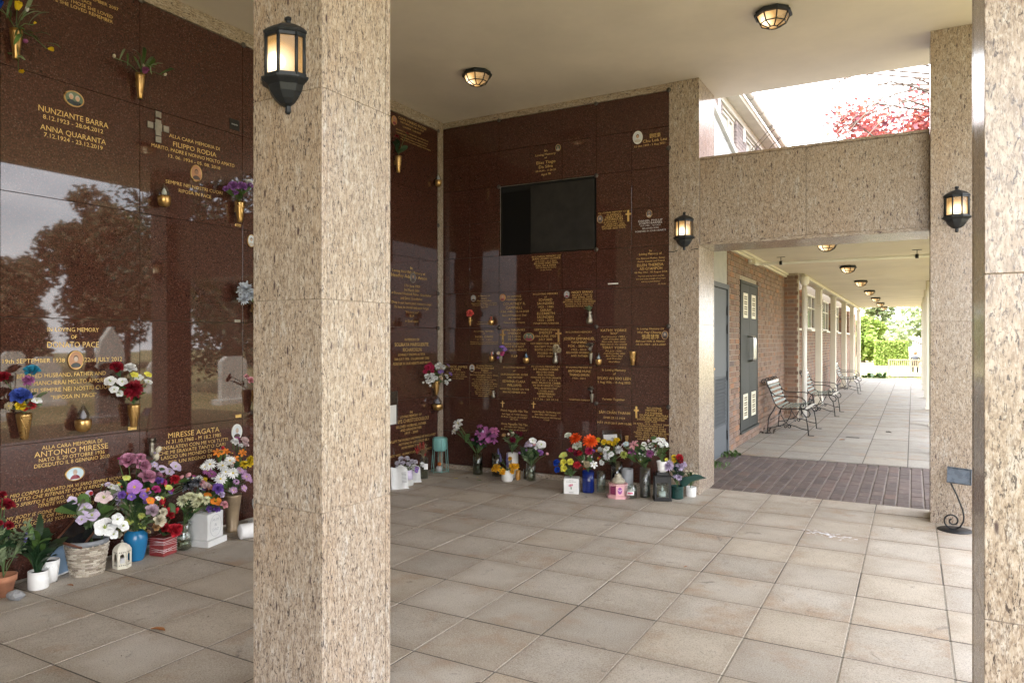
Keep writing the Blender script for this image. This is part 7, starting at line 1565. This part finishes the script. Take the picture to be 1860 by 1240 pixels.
# trees across the lawn on the right: seen mirrored in the polished wall
for i,(x,y,h,R,mt) in enumerate([(24,15.5,4.6,2.4,LF_B),(27,21.5,9.6,3.4,LF_B),(23,27,8.2,3.8,LF_G),(29,11,6.4,3.2,LF_B),(31,26,9.,4.4,LF_G),(38,20,6.6,3.6,LF_B),(26,34,9.5,4.4,LF_G),(30,5,8.5,4.,LF_B)]):
    tree('round_tree','olive brown tree across the lawn, seen only mirrored in the left memorial wall',x,y,h,R,mt,60+i,11000,.19,.2,'trees mirrored in the memorial wall',-.03,.10)
t=thing('copper_tree','copper red leaved plum tree showing above the granite beam','tree',(1.9,18.,-.03)); r=random.Random(91); lobes=[]
for k in range(34):
    a=r.uniform(0,6.28); q=r.uniform(.5,4.4); lobes.append((q*math.cos(a),q*math.sin(a),5.9+r.uniform(-.7,1.25)-.06*q+(.3 if math.cos(a)>0 else 0),r.uniform(.35,.8)))
o=link('crown',crown_mesh(lobes,17000,.072,LF_R,91,.2),t,(1.9,18.,-.03))
b=MB(); b.tube([(1.9,18,-.3),(1.9,18,1.2),(1.95,18.05,3.2),(1.9,18,5.0)],[.24,.18,.14,.06],8)
for l in lobes: b.tube([(1.9,18,2.2+.6*r.random()),(1.9+l[0]*.5,18+l[1]*.5,l[2]*.80),(1.9+l[0],18+l[1],l[2])],[.07,.035,.012],5)
obj('trunk',b,M_BARK,t)
b=MB()
for k in range(16):
    a=r.uniform(2.2,4.2); p=Vector((1.9,18.,r.uniform(4.8,6.2))); pts=[p+Vector((math.cos(a)*q,math.sin(a)*q,1.6*math.sin(q*.5)-.04*q*q)) for q in (.5,1.6,2.8,3.9,4.8,5.5)]; b.tube(pts,[.03,.024,.018,.012,.008,.004],5)
obj('branch',b,M_BARK,t)
tree('dark_yew','dense dark yew beside the walkway, its shade mirrored in the left memorial wall',7.6,14.1,8.4,3.9,LF_D,97,14000,.10,.22,None,-.03,.06)
tree('round_tree','unseen green tree added on the lawn to shade the right side of the shelter',6.6,2.2,6.5,3.4,LF_G,98,7000,.15,.2,None,-.03,.12)  # unseen tree added to keep sky light off the right hand paving
# clipped hedge
t=thing('clipped_hedge','square clipped bright green hedge behind the garden bench','hedge',(-1.45,62,-.47)); b=MB(); b.box(-2.5,-.45,62.1,64.9,-.5,1.3); obj('inner_growth',b,M_LEAFD,t)
b=MB(); r=random.Random(31)
for k in range(5200):
    f=r.random()
    if f<.6: q=Vector((r.uniform(-2.55,-.4),61.98+r.uniform(-.12,.1),r.uniform(-.47,1.38)))
    elif f<.8: q=Vector((r.uniform(-2.55,-.4),r.uniform(62,65),1.34+r.uniform(-.08,.1)))
    else: q=Vector((-.4+r.uniform(-.1,.1) if f<.9 else -2.55+r.uniform(-.1,.1),r.uniform(62,65),r.uniform(-.47,1.38)))
    s=r.uniform(.05,.1); a=Vector((r.uniform(-1,1),r.uniform(-1,.2),r.uniform(-.6,.8))).normalized(); e=a.orthogonal().normalized(); e.rotate(Quaternion(a,r.uniform(0,6.28))); b.add([q-a*s,q+e*s*.6,q+a*s,q-e*s*.6],[[0,1,2,3]])
obj('foliage',b,LF_Y,t)
# path and flower bed edge before the bench
b=MB(); b.add([(-12,36.2,-.135),(14,36.2,-.135),(14,38.4,-.235),(-12,38.4,-.235)],[[0,1,2,3]]); tag(obj('path',b,simple('pale_gravel_path',(.42,.37,.29),.95,var=.2,scale=6,bs=.4),None,(0,37,-.13)),kind='structure')
b=MB(); b.add([(-12,38.45,-.225),(14,38.45,-.225),(14,40.4,-.36),(-12,40.4,-.36)],[[0,1,2,3]]); tag(obj('flower_bed',b,simple('bed_soil',(.16,.11,.075),.95,var=.4,scale=4,bs=.6),None,(0,39,-.25)),kind='structure')
b=MB(); r=random.Random(77)
for k in range(5000):
    x,y=r.uniform(-7,6),r.uniform(31.2,60)
    if 36<y<40.5: continue
    h=r.uniform(.03,.09); a=r.uniform(0,6.28); z=(-.03-.13*(y-30.6)/5.4 if y<36 else max(-.47,-.16-.31*(y-36)/6)) ; dx,dy=math.cos(a)*.012,math.sin(a)*.012; b.add([(x-dx,y-dy,z),(x+dx,y+dy,z),(x+dy*4,y-dx*4,z+h)],[[0,1,2]])
tag(obj('grass_blades',b,LF_Y,None,(0,40,0)),'short green grass past the end of the walkway','grass',kind='stuff')
t=thing('garden_plant','low leafy plant at the end of the walkway beside the left posts','plant',(-1.55,33.6,-.1)); r=random.Random(5)
for k in range(40):
    d=Vector((r.uniform(-1,1),r.uniform(-1,1),r.uniform(.3,1.2))).normalized(); o=link('leaf',leaf_mesh('broad',M_LEAF),t,(-1.45+r.uniform(-.4,.45),33.6+r.uniform(-.3,.3),-.12)); o.rotation_mode='QUATERNION'; o.rotation_quaternion=d.to_track_quat('X','Z'); o.scale=(r.uniform(.15,.32),)*3
M_TEAK=simple('weathered_teak',(.20,.155,.095),.7,var=.25,scale=10)
t=thing('garden_bench','weathered wooden slatted garden bench seen from behind at the end of the walkway','bench',(-.2,47.5,-.47)); zb=-.47
x0,x1=-1.28,1.05; y=47.5
for nm_,q in (('top_rail',(x0,x1,y-.03,y+.02,zb+.76,zb+.83)),('back_rail',(x0,x1,y-.025,y+.015,zb+.40,zb+.45))):
    b=MB(); b.cbox(*q,.006); obj(nm_,b,M_TEAK,t)
for k in range(22):
    xx=x0+.08+(x1-x0-.16)*k/21; b=MB(); b.cbox(xx-.022,xx+.022,y-.012,y+.008,zb+.451,zb+.759,.003); obj('slat',b,M_TEAK,t)
for xx in (x0,x1-.07,-.15):
    for yy,h in ((y-.03,.76),(y+.50,.62)):
        if xx==-.15 and h<.7: h=.40
        b=MB(); b.cbox(xx,xx+.07,yy-.001,yy+.06,zb-.02,zb+h,.006); obj('leg',b,M_TEAK,t)
for k in range(5): 
    b=MB(); b.cbox(x0+.075,x1-.075,y+.05+k*.1,y+.13+k*.1,zb+.42,zb+.45,.005); obj('seat_slat',b,M_TEAK,t)
for xx in (x0,x1-.07): b=MB(); b.cbox(xx-.005,xx+.075,y-.03,y+.60,zb+.621,zb+.66,.006); obj('armrest',b,M_TEAK,t)
# seated person seen from behind
pz=-.47; px0,py0=.12,47.72
V=[(0,0,.50),(0,-.03,.72),(0,-.05,.93),(0,.0,1.04),(0,.03,1.16),(0,.035,1.24),(-.19,-.04,.95),(-.25,.05,.72),(-.14,.22,.60),(.19,-.04,.95),(.25,.05,.72),(.14,.22,.60),(-.10,.05,.50),(-.12,.45,.52),(-.12,.50,.10),(-.12,.62,.05),(.10,.05,.50),(.12,.45,.52),(.12,.50,.10),(.12,.62,.05),(0,-.05,.86)]
E_=[(0,1),(1,20),(20,2),(2,3),(3,4),(4,5),(2,6),(6,7),(7,8),(2,9),(9,10),(10,11),(0,12),(12,13),(13,14),(14,15),(0,16),(16,17),(17,18),(18,19)]
RR=[.15,.15,.12,.055,.095,.07,.065,.048,.035,.065,.048,.035,.095,.065,.045,.035,.095,.065,.045,.035,.17]
me=bpy.data.meshes.new('person_skeleton'); me.from_pydata([(px0+a,py0+c,pz+d) for a,c,d in V],E_,[])
tmp=bpy.data.objects.new('person_tmp',me); COL.objects.link(tmp); md=tmp.modifiers.new('skin','SKIN'); 
for i,sv in enumerate(me.skin_vertices[0].data): sv.radius=(RR[i],RR[i]*.85); sv.use_root=(i==0)
tmp.modifiers.new('sub','SUBSURF').levels=1
dg=bpy.context.evaluated_depsgraph_get(); pm2=bpy.data.meshes.new_from_object(tmp.evaluated_get(dg)); bpy.data.objects.remove(tmp)
pm2.name='body'; pm2.materials.clear()
for m_ in (simple('dark_jacket',(.022,.026,.035),.8),simple('skin_tone',(.45,.28,.20),.5),simple('dark_trousers',(.035,.035,.045),.8)): pm2.materials.append(m_)
for pl in pm2.polygons:
    c_=pl.center; hz=c_.z-pz; pl.use_smooth=True
    pl.material_index=1 if hz>1.03 or (abs(c_.x-px0)>.09 and c_.y-py0>.18 and .55<hz<.68) else (2 if hz<.57 else 0)
t=thing('person','person in a dark jacket sitting on the garden bench, seen from behind','person',(px0,py0,pz)); off=WL[t.name]
pm2.transform(Matrix.Translation(-off)); link('body',pm2,t,off)
b=MB(); b.sphere((px0,py0+.012,pz+1.20),.107,12,9,0,(.92,1,1.12)); b.v=[v for v in b.v]; b.v=[(v[0],v[1] if v[1]<py0+.06 else py0+.06,v[2] if v[2]>pz+1.13 or v[1]<py0+.02 else pz+1.13) for v in b.v]; obj('hair',b,simple('brown_hair',(.11,.06,.03),.6),t)
# gravestones and white building across the lawn, mirrored in the wall
M_GRS=simple('pale_gravestone',(.55,.54,.50),.8,var=.15,scale=5,bs=.3)
def grave(x,y,wd,h,rz,label,kind=0):
    t=thing('gravestone',label,'gravestone',(x,y,-.03),'gravestones on the lawn'); b=MB()
    if kind==0: pts=[(-wd/2,.1),(wd/2,.1),(wd/2,h*.72),(wd*.36,h*.86),(0,h),(-wd*.36,h*.86),(-wd/2,h*.72)]
    else: pts=[(-wd/2,.1),(wd/2,.1),(wd/2,h*.9),(wd*.3,h),(-wd*.3,h),(-wd/2,h*.9)]
    b.prism(pts,-.06,.06,ax='y'); b.xf(Matrix.Translation((x,y,-.03))@Matrix.Rotation(rz,4,'Z')); obj('headstone',b,M_GRS,t)
    b=MB(); b.cbox(-wd*.62,wd*.62,-.16,.16,-.05,.12,.01); b.xf(Matrix.Translation((x,y,-.03))@Matrix.Rotation(rz,4,'Z')); obj('plinth',b,M_GRS,t)
GV=[(3.65,8.1,.50,1.78,0),(5.6,7.0,.6,.9,1),(8.2,9.4,.6,1.0,1),(7.4,7.6,.55,.8,0),(11.,10.8,.6,1.1,1),(12.5,8.3,.6,.9,0),(4.7,11.7,.9,1.12,1),(9.5,13.,.6,1.,0),(15.,12.,.7,1.2,1),(6.2,4.4,.6,.95,1),(9.3,5.2,.6,1.,0)]
for i,(x,y,wd,h,k) in enumerate(GV): grave(x,y,wd,h,PI/2+.15*math.sin(i*3.),'pale gravestone on the lawn, seen only mirrored in the left memorial wall' if i not in (0,6) else ('tall pointed pale gravestone mirrored in the left memorial wall' if i==0 else 'wide square topped pale gravestone mirrored just left of the near pillar'),k)
t=thing('white_shed','long low white building across the lawn, mirrored at the far left','building',(22,9,-.03)); b=MB(); b.box(22,26,4,13.4,-.05,2.6); obj('wall',b,M_WHITE,t)
b=MB(); b.prism([(21.7,2.6),(26.3,2.6),(24,3.5)],3.8,13.6,ax='y'); obj('roof',b,simple('grey_shed_roof',(.22,.22,.23),.7),t)
for y in (5.,7.,9.,11.):
    b=MB(); b.cbox(21.97,22.0-.002,y,y+1.1,.9,2.0,.004); obj('window',b,M_WINDOW,t)
